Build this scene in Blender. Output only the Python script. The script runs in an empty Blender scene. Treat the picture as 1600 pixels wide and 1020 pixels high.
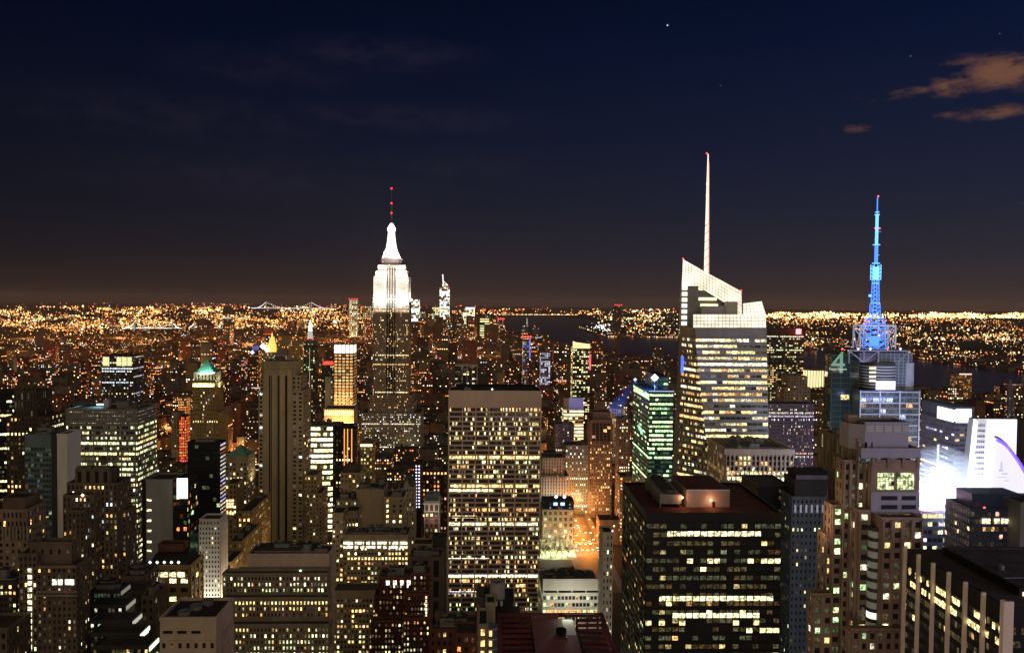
import bpy, math, random
import numpy as np
from mathutils import Vector, Matrix
sc = bpy.context.scene
PI = math.pi
# ------------------------------------------------------------------ camera
F = 1240.0                      # focal length in photo pixels (photo 1600 x 1020)
CAMZ = 259.0
YAW = math.atan(40.0 / F); PITCH = math.atan(38.0 / F); ROLL = math.radians(0.55)
cd = bpy.data.cameras.new('camera'); cam = bpy.data.objects.new('camera', cd); sc.collection.objects.link(cam)
cd.sensor_width = 36; cd.lens = 36 * F / 1600; cd.clip_start = 1; cd.clip_end = 200000
R3 = Matrix.Rotation(-YAW, 3, 'Z') @ Matrix.Rotation(PI / 2 - PITCH, 3, 'X') @ Matrix.Rotation(ROLL, 3, 'Z')
cam.matrix_world = Matrix.Translation((0, 0, CAMZ)) @ R3.to_4x4()
sc.camera = cam
sc.view_settings.view_transform = 'Standard'; sc.view_settings.look = 'None'
sc.view_settings.exposure = 0; sc.view_settings.gamma = 1
sc.render.resolution_x = 1024; sc.render.resolution_y = 652

def lin(r, g, b):
    f = lambda c: (c / 255 / 12.92) if c <= 10 else ((c / 255 + 0.055) / 1.055) ** 2.4
    return (f(r), f(g), f(b), 1)
def ray(px, py): return R3 @ Vector(((px - 800) / F, (510 - py) / F, -1))
def P(px, py, Y):               # point of the plane at depth Y seen at a photo pixel
    d = ray(px, py); t = Y / d.y
    return d.x * t, CAMZ + d.z * t
def G(px, py, z=0):             # point of the ground seen at a photo pixel
    d = ray(px, py); t = (z - CAMZ) / d.z
    return d.x * t, d.y * t
RT = R3.transposed()
def proj(X, Y, Z):
    v = RT @ Vector((X, Y, Z - CAMZ)); return 800 + F * v.x / -v.z, 510 - F * v.y / -v.z

# ------------------------------------------------------------------ world : night sky with a little city glow and thin clouds
w = bpy.data.worlds.new('World'); sc.world = w; w.use_nodes = True
nt = w.node_tree; nt.nodes.clear()
def N(t, **k):
    n = nt.nodes.new(t)
    for a, v in k.items(): setattr(n, a, v)
    return n
def M(op, a, b=None, c=None, clamp=False):
    n = nt.nodes.new('ShaderNodeMath'); n.operation = op; n.use_clamp = clamp
    for i, v in enumerate((a, b, c)):
        if v is None: continue
        if isinstance(v, (int, float)): n.inputs[i].default_value = v
        else: nt.links.new(v, n.inputs[i])
    return n.outputs[0]
tc = N('ShaderNodeTexCoord'); sp = N('ShaderNodeSeparateXYZ'); nt.links.new(tc.outputs['Generated'], sp.inputs[0])
X_, Y_, Z_ = sp.outputs
az = M('ARCTAN2', X_, Y_); el = M('ARCSINE', Z_)
rp = N('ShaderNodeValToRGB'); nt.links.new(M('MULTIPLY', Z_, 2.5, clamp=True), rp.inputs[0])
stops = [(0.0, (50, 39, 40)), (0.03, (44, 37, 41)), (0.12, (37, 35, 43)), (0.28, (27, 30, 45)), (0.5, (16, 23, 44)), (0.75, (6, 16, 41)), (1.0, (1, 9, 31))]
while len(rp.color_ramp.elements) < len(stops): rp.color_ramp.elements.new(0.5)
for e, (p, c) in zip(rp.color_ramp.elements, stops): e.position = p; e.color = lin(*c)
# darker towards the left (east), glow low on the right (west)
azf = M('MULTIPLY_ADD', az, 0.65, 0.90, clamp=False)
glow = M('MULTIPLY', M('POWER', M('SUBTRACT', 1, M('MULTIPLY', Z_, 9, clamp=True)), 3), M('MULTIPLY_ADD', az, 0.9, 0.35, clamp=True))
mixg = N('ShaderNodeMix', data_type='RGBA', blend_type='ADD'); nt.links.new(M('MULTIPLY', glow, 1.0), mixg.inputs[0])
vm = N('ShaderNodeVectorMath', operation='SCALE'); nt.links.new(rp.outputs[0], vm.inputs[0]); nt.links.new(azf, vm.inputs['Scale'])
nt.links.new(vm.outputs[0], mixg.inputs[6]); mixg.inputs[7].default_value = (0.020, 0.008, 0.002, 1)
nz = N('ShaderNodeTexNoise'); nz.inputs['Scale'].default_value = 1; nz.inputs['Detail'].default_value = 7; nz.inputs['Roughness'].default_value = 0.7
mp = N('ShaderNodeMapping'); mp.inputs['Scale'].default_value = (26, 26, 70); mp.inputs['Rotation'].default_value = (0, 0.10, 0)
nt.links.new(tc.outputs['Generated'], mp.inputs[0]); nt.links.new(mp.outputs[0], nz.inputs[0])
def blob(px, py, rx, ry, s):
    d = ray(px, py).normalized(); a0 = math.atan2(d.x, d.y); e0 = math.asin(d.z)
    u = M('DIVIDE', M('SUBTRACT', az, a0), rx / F); v = M('DIVIDE', M('SUBTRACT', el, e0), ry / F)
    r = M('SQRT', M('ADD', M('MULTIPLY', u, u), M('MULTIPLY', v, v)))
    return M('MULTIPLY', M('SUBTRACT', 1.25, r, clamp=True), s)
acc = None
for bl in [(1568, 112, 62, 27, 1.1), (1487, 133, 40, 17, .95), (1530, 95, 70, 12, .5), (1440, 141, 55, 8, .62), (1390, 152, 50, 8, .42), (1560, 176, 55, 11, .75),
           (1470, 180, 32, 6, .6), (1335, 202, 30, 8, .6), (1280, 203, 16, 8, .35), (1590, 316, 28, 9, .55)]:
    b_ = blob(*bl); acc = b_ if acc is None else M('MAXIMUM', acc, b_)
cl = M('MULTIPLY', M('SUBTRACT', M('ADD', M('MULTIPLY', acc, 0.8), M('MULTIPLY_ADD', nz.outputs[0], 2.9, -1.45)), 0.17), 1.5, clamp=True)
cl = M('MULTIPLY', cl, M('MULTIPLY', acc, 1.0, clamp=True))
mixc = N('ShaderNodeMix', data_type='RGBA'); nt.links.new(M('MULTIPLY', cl, .9), mixc.inputs[0]); nt.links.new(mixg.outputs[2], mixc.inputs[6]); mixc.inputs[7].default_value = lin(112, 76, 60)
ac2 = None
for bl in [(600, 85, 150, 26, .6), (640, 185, 210, 22, .5), (430, 110, 160, 30, .35), (250, 180, 260, 40, .35), (720, 255, 160, 25, .3), (380, 275, 260, 40, .3)]:
    b_ = blob(*bl); ac2 = b_ if ac2 is None else M('MAXIMUM', ac2, b_)
c2 = M('MULTIPLY', M('MULTIPLY', ac2, M('MULTIPLY_ADD', nz.outputs[0], 2.2, -0.7, clamp=True)), .22, clamp=True)
mixd = N('ShaderNodeMix', data_type='RGBA'); nt.links.new(c2, mixd.inputs[0]); nt.links.new(mixc.outputs[2], mixd.inputs[6]); mixd.inputs[7].default_value = lin(92, 74, 84)
out = mixd.outputs[2]
for px, py, r, s in [(1043, 40, .0009, .9), (1126, 134, .0005, .5), (1423, 88, .0005, .5), (1562, 53, .0004, .5)]:      # stars
    d = ray(px, py).normalized(); dp = N('ShaderNodeVectorMath', operation='DISTANCE'); nt.links.new(tc.outputs['Generated'], dp.inputs[0]); dp.inputs[1].default_value = d
    mk = M('MULTIPLY', M('LESS_THAN', dp.outputs['Value'], r), s)
    mx = N('ShaderNodeMix', data_type='RGBA', blend_type='ADD'); nt.links.new(mk, mx.inputs[0]); nt.links.new(out, mx.inputs[6]); mx.inputs[7].default_value = (.8, .85, 1, 1); out = mx.outputs[2]
bg = N('ShaderNodeBackground'); nt.links.new(out, bg.inputs[0]); bg.inputs[1].default_value = 1
ow = N('ShaderNodeOutputWorld'); nt.links.new(bg.outputs[0], ow.inputs[0])

# one broad, low, warm source: the glow of the lit avenues behind the viewer
sd = bpy.data.lights.new('city_glow', 'SUN'); so = bpy.data.objects.new('city_glow', sd); sc.collection.objects.link(so)
sd.energy = 0.95; sd.angle = math.radians(125); sd.color = (1, .76, .47)
so.rotation_euler = Vector((-0.06, 1, -0.10)).to_track_quat('-Z', 'Y').to_euler()

C = sc.collection
# ------------------------------------------------------------------ materials
MATS = {}
def mat(name, col, rough=.8, var=.25, scale=.15, metal=0, spec=.3):
    if name in MATS: return MATS[name]
    m = bpy.data.materials.new(name); m.use_nodes = True; t = m.node_tree; b = t.nodes['Principled BSDF']
    b.inputs['Roughness'].default_value = rough; b.inputs['Metallic'].default_value = metal; b.inputs['Specular IOR Level'].default_value = spec
    tcn = t.nodes.new('ShaderNodeTexCoord'); mpn = t.nodes.new('ShaderNodeMapping'); mpn.inputs['Scale'].default_value = (1, 1, .35)
    n1 = t.nodes.new('ShaderNodeTexNoise'); n1.inputs['Scale'].default_value = scale; n1.inputs['Detail'].default_value = 6; n1.inputs['Roughness'].default_value = .65
    t.links.new(tcn.outputs['Object'], mpn.inputs[0]); t.links.new(mpn.outputs[0], n1.inputs[0])
    n2 = t.nodes.new('ShaderNodeTexNoise'); n2.inputs['Scale'].default_value = 1.7; n2.inputs['Detail'].default_value = 3; t.links.new(tcn.outputs['Object'], n2.inputs[0])
    mxx = t.nodes.new('ShaderNodeMath'); mxx.operation = 'MULTIPLY_ADD'; t.links.new(n2.outputs[0], mxx.inputs[0]); mxx.inputs[1].default_value = .5; ad = t.nodes.new('ShaderNodeMath'); ad.operation = 'ADD'; t.links.new(n1.outputs[0], ad.inputs[0]); ad.inputs[1].default_value = -.25; t.links.new(ad.outputs[0], mxx.inputs[2])
    r = t.nodes.new('ShaderNodeValToRGB'); t.links.new(mxx.outputs[0], r.inputs[0])
    r.color_ramp.elements[0].position = .3; r.color_ramp.elements[1].position = .72
    r.color_ramp.elements[0].color = tuple(c * (1 - var) for c in col) + (1,); r.color_ramp.elements[1].color = tuple(min(1, c * (1 + var)) for c in col) + (1,)
    t.links.new(r.outputs[0], b.inputs['Base Color']); MATS[name] = m; return m
def emis(name, col, s, base=(.3, .3, .3)):
    if name in MATS: return MATS[name]
    m = bpy.data.materials.new(name); m.use_nodes = True; b = m.node_tree.nodes['Principled BSDF']
    b.inputs['Base Color'].default_value = (*base, 1); b.inputs['Emission Color'].default_value = (*col, 1); b.inputs['Emission Strength'].default_value = s
    m.cycles.emission_sampling = 'NONE'; MATS[name] = m; return m
def glassmat(name, base, rough, pat):
    m = bpy.data.materials.new(name); m.use_nodes = True; t = m.node_tree; b = t.nodes['Principled BSDF']
    b.inputs['Base Color'].default_value = (*base, 1); b.inputs['Roughness'].default_value = rough; b.inputs['Specular IOR Level'].default_value = .6
    at = t.nodes.new('ShaderNodeAttribute'); at.attribute_name = 'lit'
    tcn = t.nodes.new('ShaderNodeTexCoord'); n1 = t.nodes.new('ShaderNodeTexNoise'); n1.inputs['Scale'].default_value = .9; n1.inputs['Detail'].default_value = 4
    mr = t.nodes.new('ShaderNodeMapRange'); mr.inputs['From Min'].default_value = .38; mr.inputs['From Max'].default_value = .62
    mr.inputs['To Min'].default_value = 1 - pat; mr.inputs['To Max'].default_value = 1 + pat
    t.links.new(tcn.outputs['Object'], n1.inputs[0]); t.links.new(n1.outputs[0], mr.inputs[0])
    t.links.new(at.outputs['Color'], b.inputs['Emission Color']); t.links.new(mr.outputs[0], b.inputs['Emission Strength'])
    m.cycles.emission_sampling = 'NONE'; MATS[name] = m; return m
GL = glassmat('window_glass', (.02, .025, .03), .18, .8)
LM = glassmat('lamp_glow', (.2, .2, .2), .6, .0)
def lattice_mat():
    m = glassmat('lattice_glass', (.3, .3, .28), .3, .22); m.node_tree.nodes['Noise Texture'].inputs['Scale'].default_value = .12; return m
GL2 = lattice_mat()
ROOF = mat('roof_felt', (.035, .034, .038), .9, .5, .08)
STEEL = mat('steel', (.30, .31, .33), .5, .2, .5, .4)
DUCT = mat('duct_metal', (.20, .20, .20), .6, .3, .4, .2)
WALL = {k: mat('wall_' + k, c, r, v) for k, c, r, v in [
    ('tan', (.30, .24, .16), .85, .22), ('limestone', (.34, .30, .23), .85, .2), ('concrete', (.52, .41, .34), .85, .12), ('brown', (.15, .11, .085), .85, .3),
    ('darkbrown', (.075, .055, .045), .85, .3), ('redbrick', (.16, .062, .045), .85, .3), ('black', (.006, .0065, .0075), .6, .3), ('charcoal', (.04, .042, .045), .5, .3),
    ('white', (.62, .60, .56), .8, .1), ('grey', (.22, .22, .21), .8, .2), ('bluegrey', (.12, .16, .20), .4, .25), ('navy', (.035, .06, .11), .4, .2), ('sandstone', (.42, .34, .22), .85, .18), ('warmgrey', (.25, .20, .155), .85, .2), ('teal', (.02, .10, .07), .35, .25),
    ('purplegrey', (.22, .20, .30), .6, .2), ('ochre', (.34, .25, .11), .85, .2), ('pinkstone', (.27, .195, .16), .75, .25), ('greenglass', (.01, .07, .045), .3, .3),
    ('cityblock', (.12, .075, .05), .9, .5), ('copper', (.10, .30, .22), .7, .35), ('redsteel', (.11, .03, .03), .6, .45), ('silver', (.5, .5, .55), .5, .15)]}
PAL = {'warm': (1, .52, .17), 'yel': (1, .76, .30), 'white': (1, .90, .62), 'cool': (.72, .88, 1), 'green': (.60, 1, .45), 'orange': (1, .26, .045), 'pink': (1, .52, .38),
       'lilac': (.75, .7, 1), 'blue': (.15, .3, 1), 'red': (1, .08, .06), 'pale': (.90, 1, .50)}
MIXW = ['yel', 'yel', 'white', 'warm', 'pale']

# ------------------------------------------------------------------ mesh builder
class MB:
    def __init__(s): s.q = []; s.c = []; s.m = []; s.poly = []; s.mats = []
    def mi(s, m):
        if m not in s.mats: s.mats.append(m)
        return s.mats.index(m)
    def quads(s, V, m, col=None):
        V = np.asarray(V, float).reshape(-1, 4, 3); n = len(V)
        if not n: return
        s.q.append(V); s.m.append(np.full(n, s.mi(m)))
        s.c.append(np.zeros((n, 3)) if col is None else np.broadcast_to(np.asarray(col, float), (n, 3)))
    def poly_(s, pts, m): s.poly.append((pts, s.mi(m)))
    def prism(s, foot, z0, z1, m, foot2=None, cap=True, capm=None, bottom=False):
        f2 = foot2 or foot; n = len(foot)
        s.quads([[(*foot[i], z0), (*foot[(i + 1) % n], z0), (*f2[(i + 1) % n], z1), (*f2[i], z1)] for i in range(n)], m)
        if cap:
            if n == 4: s.quads([[(*p, z1) for p in f2]], capm or m)
            else: s.poly_([(*p, z1) for p in f2], capm or m)
        if bottom: s.poly_([(*p, z0) for p in reversed(foot)], m)
    def box(s, x0, x1, y0, y1, z0, z1, m, **k): s.prism([(x0, y0), (x1, y0), (x1, y1), (x0, y1)], z0, z1, m, **k)
    def cyl(s, x, y, r, z0, z1, m, r2=None, n=12, **k):
        r2 = r if r2 is None else r2
        a = [(x + r * math.cos(2 * PI * i / n), y + r * math.sin(2 * PI * i / n)) for i in range(n)]
        b = [(x + r2 * math.cos(2 * PI * i / n), y + r2 * math.sin(2 * PI * i / n)) for i in range(n)]
        s.prism(a, z0, z1, m, foot2=b, **k)
    def bar(s, p, q, r, m):
        p = Vector(p); q = Vector(q); d = (q - p).normalized(); a = d.orthogonal().normalized(); b = d.cross(a)
        o = [(a * x + b * y) * r for x, y in ((1, 1), (-1, 1), (-1, -1), (1, -1))]
        s.quads([[p + o[i], p + o[(i + 1) % 4], q + o[(i + 1) % 4], q + o[i]] for i in range(4)] + [[q + k for k in o], [p + k for k in reversed(o)]], m)
    def octa(s, pts, rad, col, m, zs=1.0):            # small faceted lamps
        pts = np.asarray(pts, float); rad = np.asarray(rad, float)[:, None]; col = np.asarray(col, float)
        ex = np.array([1, 0, 0]); ey = np.array([0, 1, 0]); ez = np.array([0, 0, zs])
        t = pts + rad * ez; b = pts - rad * ez; c = [pts + rad * ex, pts + rad * ey, pts - rad * ex, pts - rad * ey]
        for i in range(4):
            s.quads(np.stack([b, c[(i + 1) % 4], t, c[i]], 1)[:, ::1], m, col)
    def build(s, name, parent=None, origin=(0, 0, 0)):
        me = bpy.data.meshes.new(name); o = np.array(origin, float)
        V = np.concatenate(s.q).reshape(-1, 3) if s.q else np.zeros((0, 3)); nq = len(V) // 4
        pv = [p for ps, _ in s.poly for p in ps]
        if pv: V = np.concatenate([V, np.array(pv, float)])
        V = V - o; me.vertices.add(len(V)); me.vertices.foreach_set('co', V.ravel())
        tot = np.concatenate([np.full(nq, 4), np.array([len(p) for p, _ in s.poly], int)]).astype(int)
        me.loops.add(len(V)); me.loops.foreach_set('vertex_index', np.arange(len(V)))
        me.polygons.add(len(tot)); me.polygons.foreach_set('loop_start', np.concatenate([[0], np.cumsum(tot)[:-1]]).astype(int)); me.polygons.foreach_set('loop_total', tot)
        for m in s.mats: me.materials.append(m)
        mi = np.concatenate(s.m + [np.array([i for _, i in s.poly], int)]).astype(int) if (s.m or s.poly) else []
        me.polygons.foreach_set('material_index', mi)
        if any(m in (GL, LM, GL2) for m in s.mats):
            ca = me.color_attributes.new('lit', 'FLOAT_COLOR', 'CORNER')
            col = np.ones((len(V), 4)); col[:, :3] = 0
            if s.c: col[:nq * 4, :3] = np.repeat(np.concatenate(s.c), 4, 0)
            ca.data.foreach_set('color', col.ravel())
        me.update(calc_edges=True); me.validate()
        ob = bpy.data.objects.new(name, me); C.objects.link(ob)
        if parent: ob.parent = parent
        else: ob.location = origin
        return ob
def tag(o, label=None, cat=None, group=None, kind=None):
    for k, v in (('label', label), ('category', cat), ('group', group), ('kind', kind)):
        if v: o[k] = v
    return o
def point(name, loc, e, col=(1, .55, .2), r=2.0, parent=None):
    l = bpy.data.lights.new(name, 'POINT'); l.energy = e; l.color = col; l.shadow_soft_size = r
    o = bpy.data.objects.new(name, l); C.objects.link(o); o.location = loc; return o
def area(name, loc, target, sx, sy, e, col):
    l = bpy.data.lights.new(name, 'AREA'); l.shape = 'RECTANGLE'; l.size = sx; l.size_y = sy; l.energy = e; l.color = col
    o = bpy.data.objects.new(name, l); C.objects.link(o); o.location = loc
    o.rotation_euler = (Vector(target) - Vector(loc)).to_track_quat('-Z', 'Y').to_euler(); return o

# ------------------------------------------------------------------ facades
ST = dict(fh=3.8, bw=3.4, ww=.46, wh=.52, lit=.2, rowp=.02, pal=MIXW, bri=1.0, rel=.3, hrel=.22, big=0, dim=.25, glass=.0, top=0, bot=0, colp=0)
def style(**k): d = dict(ST); d.update(k); return d
def facade(mb, panes, A, B, Cc, D, st, wm, rng, front=True):
    A, B, Cc, D = [np.array(p, float) for p in (A, B, Cc, D)]
    n = np.cross(B - A, D - A); n /= np.linalg.norm(n)
    Wd = np.linalg.norm(B - A); H = np.linalg.norm(D - A)
    nb = max(1, int(round(Wd / st['bw']))); nf = max(1, int(round((H - st['top'] - st['bot']) / st['fh'])))
    v0 = st['bot'] / H; v1 = 1 - st['top'] / H
    def at(u, v, off):
        u = np.asarray(u)[..., None]; v = np.asarray(v)[..., None]
        return (A * (1 - u) + B * u) * (1 - v) + (D * (1 - u) + Cc * u) * v + n * off
    uu = np.arange(nb); vv = np.arange(nf)
    u0 = (uu + (1 - st['ww']) / 2) / nb; u1 = (uu + (1 + st['ww']) / 2) / nb
    w0 = v0 + (v1 - v0) * (vv + (1 - st['wh']) * .55) / nf; w1 = w0 + (v1 - v0) * st['wh'] / nf
    U0, W0 = np.meshgrid(u0, w0); U1, W1 = np.meshgrid(u1, w1)
    off = .05
    Q = np.stack([at(U0, W0, off), at(U1, W0, off), at(U1, W1, off), at(U0, W1, off)], 2).reshape(-1, 4, 3)
    # which windows are lit
    full = rng.random(nf) < st['rowp']
    p = np.where(full, .93, st['lit'] * rng.uniform(.3, 1.7, nf))[:, None] * np.ones(nb)
    sm = rng.random((nf, nb + 4)); sm = (sm[:, :-4] + sm[:, 1:-3] + sm[:, 2:-2] + sm[:, 3:-1]) / 4
    p = np.where(full[:, None], p, p * np.clip((sm - .2) * 3.3, 0, 2.2))
    if st['colp']:
        p = np.where((rng.random(nb) < st['colp'])[None, :], .9, p)
    on = rng.random((nf, nb)) < p
    br = st['bri'] * np.exp(rng.normal(0, .5, (nf, nb))) * rng.uniform(.7, 1.3, (nf, 1)); br = np.where(full[:, None], br * .35 + st['bri'] * 1.1, br)
    dimm = (rng.random((nf, nb)) < st['dim']) & ~on
    br = np.where(on, br, np.where(dimm, .03 + .07 * rng.random((nf, nb)), st['glass']))  # 'glass' is emission painted into unlit panes in place of reflections
    pal = np.array([PAL[k] for k in st['pal']])
    rowc = rng.integers(0, len(pal), nf)[:, None] * np.ones((1, nb), int); oth = rng.integers(0, len(pal), (nf, nb))
    cix = np.where(rng.random((nf, nb)) < .7, rowc, oth).astype(int)
    col = (pal[cix] * br[..., None]).reshape(-1, 3)
    panes.append((Q, col, (on.ravel() * 1.0 + (1.0 if front else 0) + W0.ravel() * .5)))
    if st['rel'] > 0:
        # piers and spandrels stand proud of the glass line
        def slab(ua, ub, va, vb, pr):
            ua, ub, va, vb = [np.asarray(k, float) for k in (ua, ub, va, vb)]
            a, b, c, d = at(ua, va, pr), at(ub, va, pr), at(ub, vb, pr), at(ua, vb, pr)
            a0, b0, c0, d0 = at(ua, va, 0), at(ub, va, 0), at(ub, vb, 0), at(ua, vb, 0)
            mb.quads(np.concatenate([np.stack([a, b, c, d], 1), np.stack([a0, a, d, d0], 1), np.stack([b, b0, c0, c], 1), np.stack([d, c, c0, d0], 1), np.stack([a0, b0, b, a], 1)]), wm)
        e = (1 - st['ww']) / 2 / nb
        xs = np.arange(nb + 1) / nb; z = np.zeros(nb + 1); ee = np.full(nb + 1, e)
        if st['big']:                     # heavier pier every few bays
            k = np.arange(nb + 1) % st['big'] == 0; ee = np.where(k, st['bigw'] / Wd / 2, e)
        slab(np.clip(xs - ee, 0, 1), np.clip(xs + ee, 0, 1), z, z + 1, st['rel'])
        lo = np.concatenate([[0], w1]); hi = np.concatenate([w0, [1]])
        if st['hrel'] > 0: slab(np.zeros(nf + 1), np.ones(nf + 1), lo, hi, st['hrel'])

HEROES = []; OCC = []
PX = ('bright_windows', 'lit_row', 'lit_rows', 'lit_floor', 'bright_rows', 'window_column', 'stair_lights')
class Proxy:                      # extra bright windows join the building's own windows
    def __init__(s, b): s.b = b
    def quads(s, V, m, col=None):
        V = np.asarray(V, float).reshape(-1, 4, 3); s.b.panes.append((V, np.broadcast_to(np.asarray(col, float), (len(V), 3)), np.full(len(V), 5.0)))
    def box(s, x0, x1, y0, y1, z0, z1, m): s.quads([[(x0, y0, z0), (x1, y0, z0), (x1, y0, z1), (x0, y0, z1)]], m, [(1.9, 1.6, .85)])
class Bld:
    def __init__(s, name, label, short=None, cat='building', group=None, indiv=True, seed=None):
        s.name = name; s.label = label; s.cat = cat; s.group = group; s.indiv = indiv; s.short = short
        s.parts = {}; s.panes = []; s.order = []; s.foot = []; s.rects = []
        s.rng = np.random.default_rng(seed if seed is not None else sum(ord(c) * (i + 3) for i, c in enumerate(label)) % 99991)
        HEROES.append(s)
    def mb(s, k='wall'):
        if k not in s.parts: s.parts[k] = MB(); s.order.append(k)
        return s.parts[k]
    def tier(s, xl, xr, yt, Y, D, st=None, wall='tan', yb=None, zb=0, part='wall', sides='auto', roof=True, par=1.0, side_st=None, roofm=None):
        X0, z1 = P(xl, yt, Y); X1, z1b = P(xr, yt, Y); z1 = (z1 + z1b) / 2
        z0 = zb if yb is None else P((xl + xr) / 2, yb, Y)[1]
        return s.tierm(X0, X1, Y, Y + D, z0, z1, st, wall, part, sides, roof, par, side_st, roofm)
    def tierm(s, X0, X1, Y0, Y1, z0, z1, st=None, wall='tan', part='wall', sides='auto', roof=True, par=1.0, side_st=None, roofm=None):
        wm = WALL[wall] if isinstance(wall, str) else wall
        m = s.mb(part); m.box(X0, X1, Y0, Y1, z0, z1, wm)
        s.foot.append((X0, X1, Y0, Y1, z1)); a = proj(X0, Y0, z1); b = proj(X1, Y0, z1); s.rects.append((a[0], b[0], min(a[1], b[1]), Y0))
        if X0 > 0: a2 = proj(X0, Y1, z1); s.rects.append((a2[0], a[0], a[1], Y1 - 1))
        if X1 < 0: b2 = proj(X1, Y1, z1); s.rects.append((b[0], b2[0], b[1], Y1 - 1))
        if st:
            facade(m, s.panes, (X0, Y0, z0), (X1, Y0, z0), (X1, Y0, z1), (X0, Y0, z1), st, wm, s.rng)
        if sides == 'auto': sides = ('l' if X0 > -30 else '') + ('r' if X1 < 30 else '')
        ss = side_st or st
        if ss and ss != 'none':
            if 'l' in sides: facade(m, s.panes, (X0, Y1, z0), (X0, Y0, z0), (X0, Y0, z1), (X0, Y1, z1), ss, wm, s.rng, False)
            if 'r' in sides: facade(m, s.panes, (X1, Y0, z0), (X1, Y1, z0), (X1, Y1, z1), (X1, Y0, z1), ss, wm, s.rng, False)
        if roof:
            t = .45; r = s.custom('roof'); r.box(X0 + t + .05, X1 - t - .05, Y0 + t + .05, Y1 - t - .05, z1 + .01, z1 + .15, roofm or ROOF)
            if par:
                q = s.custom('parapet')
                for bx in ((X0 - .2, X1 + .2, Y0 - .2, Y0 + t), (X0 - .2, X1 + .2, Y1 - t, Y1 + .2), (X0 - .2, X0 + t, Y0 + t, Y1 - t), (X1 - t, X1 + .2, Y0 + t, Y1 - t)):
                    q.box(*bx, z1 + .004, z1 + par, wm)
        return X0, X1, Y0, Y1, z0, z1
    def clutter(s, X0, X1, Y0, Y1, z, n=4, tank=False):
        r = s.rng
        for i in range(n):
            w_, d_, h = r.uniform(2, 7), r.uniform(2, 6), r.uniform(1.5, 4.5)
            if X1 - X0 < w_ + 3 or Y1 - Y0 < d_ + 3: continue
            x = r.uniform(X0 + 1.2, X1 - w_ - 1.2); y = r.uniform(Y0 + 1.2, Y1 - d_ - 1.2)
            m = MB(); m.box(x, x + w_, y, y + d_, z, z + h, DUCT); m.box(x - .15, x + w_ + .15, y - .15, y + d_ + .15, z + h, z + h + .25, ROOF)
            m.box(x + w_ * .2, x + w_ * .5, y + d_ * .3, y + d_ * .7, z + h + .25, z + h + 1.0, DUCT)
            s.parts['rooftop_unit#%d' % len(s.parts)] = m
        if X1 - X0 > 12 and Y1 - Y0 > 8:           # a bent duct and a run of railing
            m = MB(); x = r.uniform(X0 + 2, X0 + 5); y = r.uniform(Y0 + 2, Y0 + 4); x2 = X1 - r.uniform(2, 6); y2 = Y1 - 2
            m.bar((x, y, z + .8), (x2, y, z + .8), .3, DUCT); m.bar((x2, y - .3, z + .8), (x2, y2, z + .8), .3, DUCT); m.bar((x, y, z), (x, y, z + 1.1), .3, DUCT); m.bar((x2, y2, z), (x2, y2, z + 1.1), .32, DUCT); s.parts['duct_run#%d' % len(s.parts)] = m
            m = MB(); m.bar((X0 + .6, Y0 + .8, z + 1.9), (X1 - .6, Y0 + .8, z + 1.9), .05, STEEL)
            for xx in np.arange(X0 + .8, X1 - .5, 2.2): m.bar((xx, Y0 + .8, z + .2), (xx, Y0 + .8, z + 1.9), .05, STEEL)
            s.parts['roof_rail#%d' % len(s.parts)] = m
        if tank:
            x = r.uniform(X0 + 3, X1 - 3); y = r.uniform(Y0 + 3, Y1 - 3); s.tank(x, y, z)
    def tank(s, x, y, z, r=2.0, h=4, leg=3):
        m = MB(); wood = mat('tank_wood', (.13, .085, .055), .9, .3, 1)
        for a in range(4): m.bar((x + r * .7 * math.cos(a * PI / 2 + .78), y + r * .7 * math.sin(a * PI / 2 + .78), z), (x + r * .6 * math.cos(a * PI / 2 + .78), y + r * .6 * math.sin(a * PI / 2 + .78), z + leg), .15, STEEL)
        m.cyl(x, y, r, z + leg, z + leg + h, wood, n=14, bottom=True); m.cyl(x, y, r * 1.08, z + leg + h, z + leg + h + r * .7, ROOF, r2=.1, n=14)
        s.parts['water_tank#%d' % len(s.parts)] = m
    def custom(s, k):
        if k in PX: return Proxy(s)
        m = MB(); s.parts[k + '#%d' % len(s.parts)] = m; return m
    def finish(s):
        X0 = min(f[0] for f in s.foot); X1 = max(f[1] for f in s.foot); Y0 = min(f[2] for f in s.foot); Y1 = max(f[3] for f in s.foot)
        org = ((X0 + X1) / 2, (Y0 + Y1) / 2, 0)
        root = bpy.data.objects.new(s.name, None); C.objects.link(root); root.location = org; root.empty_display_size = 5
        tag(root, s.label, s.cat, s.group); s.root = root
        for r in s.rects: OCC.append(r)
        s.px = proj((X0 + X1) / 2, Y0, max(f[4] for f in s.foot))
        if s.panes:
            Q = np.concatenate([p[0] for p in s.panes]); col = np.concatenate([p[1] for p in s.panes]); sc_ = np.concatenate([p[2] for p in s.panes])
            if s.indiv:
                o = np.argsort(-sc_, kind='stable'); k = o[:100]; rest = o[100:]
                for i in k:
                    m = MB(); m.quads(Q[i:i + 1], GL, col[i:i + 1]); m.build('window', root, org)
                if len(rest):
                    m = MB(); m.quads(Q[rest], GL, col[rest]); tag(m.build('windows', root, org), kind='stuff')
            else: s.mb().quads(Q, GL, col)
        rf = None
        for k, m in s.parts.items():
            k = k.split('#')[0]
            if not m.q and not m.poly: continue
            on_roof = rf is not None and k in ('rooftop_unit', 'water_tank', 'roof_fan', 'roof_lamp', 'roof_drum', 'vent', 'duct_run', 'rooftop_frame', 'roof_rail')
            o = m.build(k, rf if on_roof else root, org)
            if k == 'roof' and rf is None: rf = o
        return root
def lum(p, *args): return tuple(c * args[0] for c in PAL[p])
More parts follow.
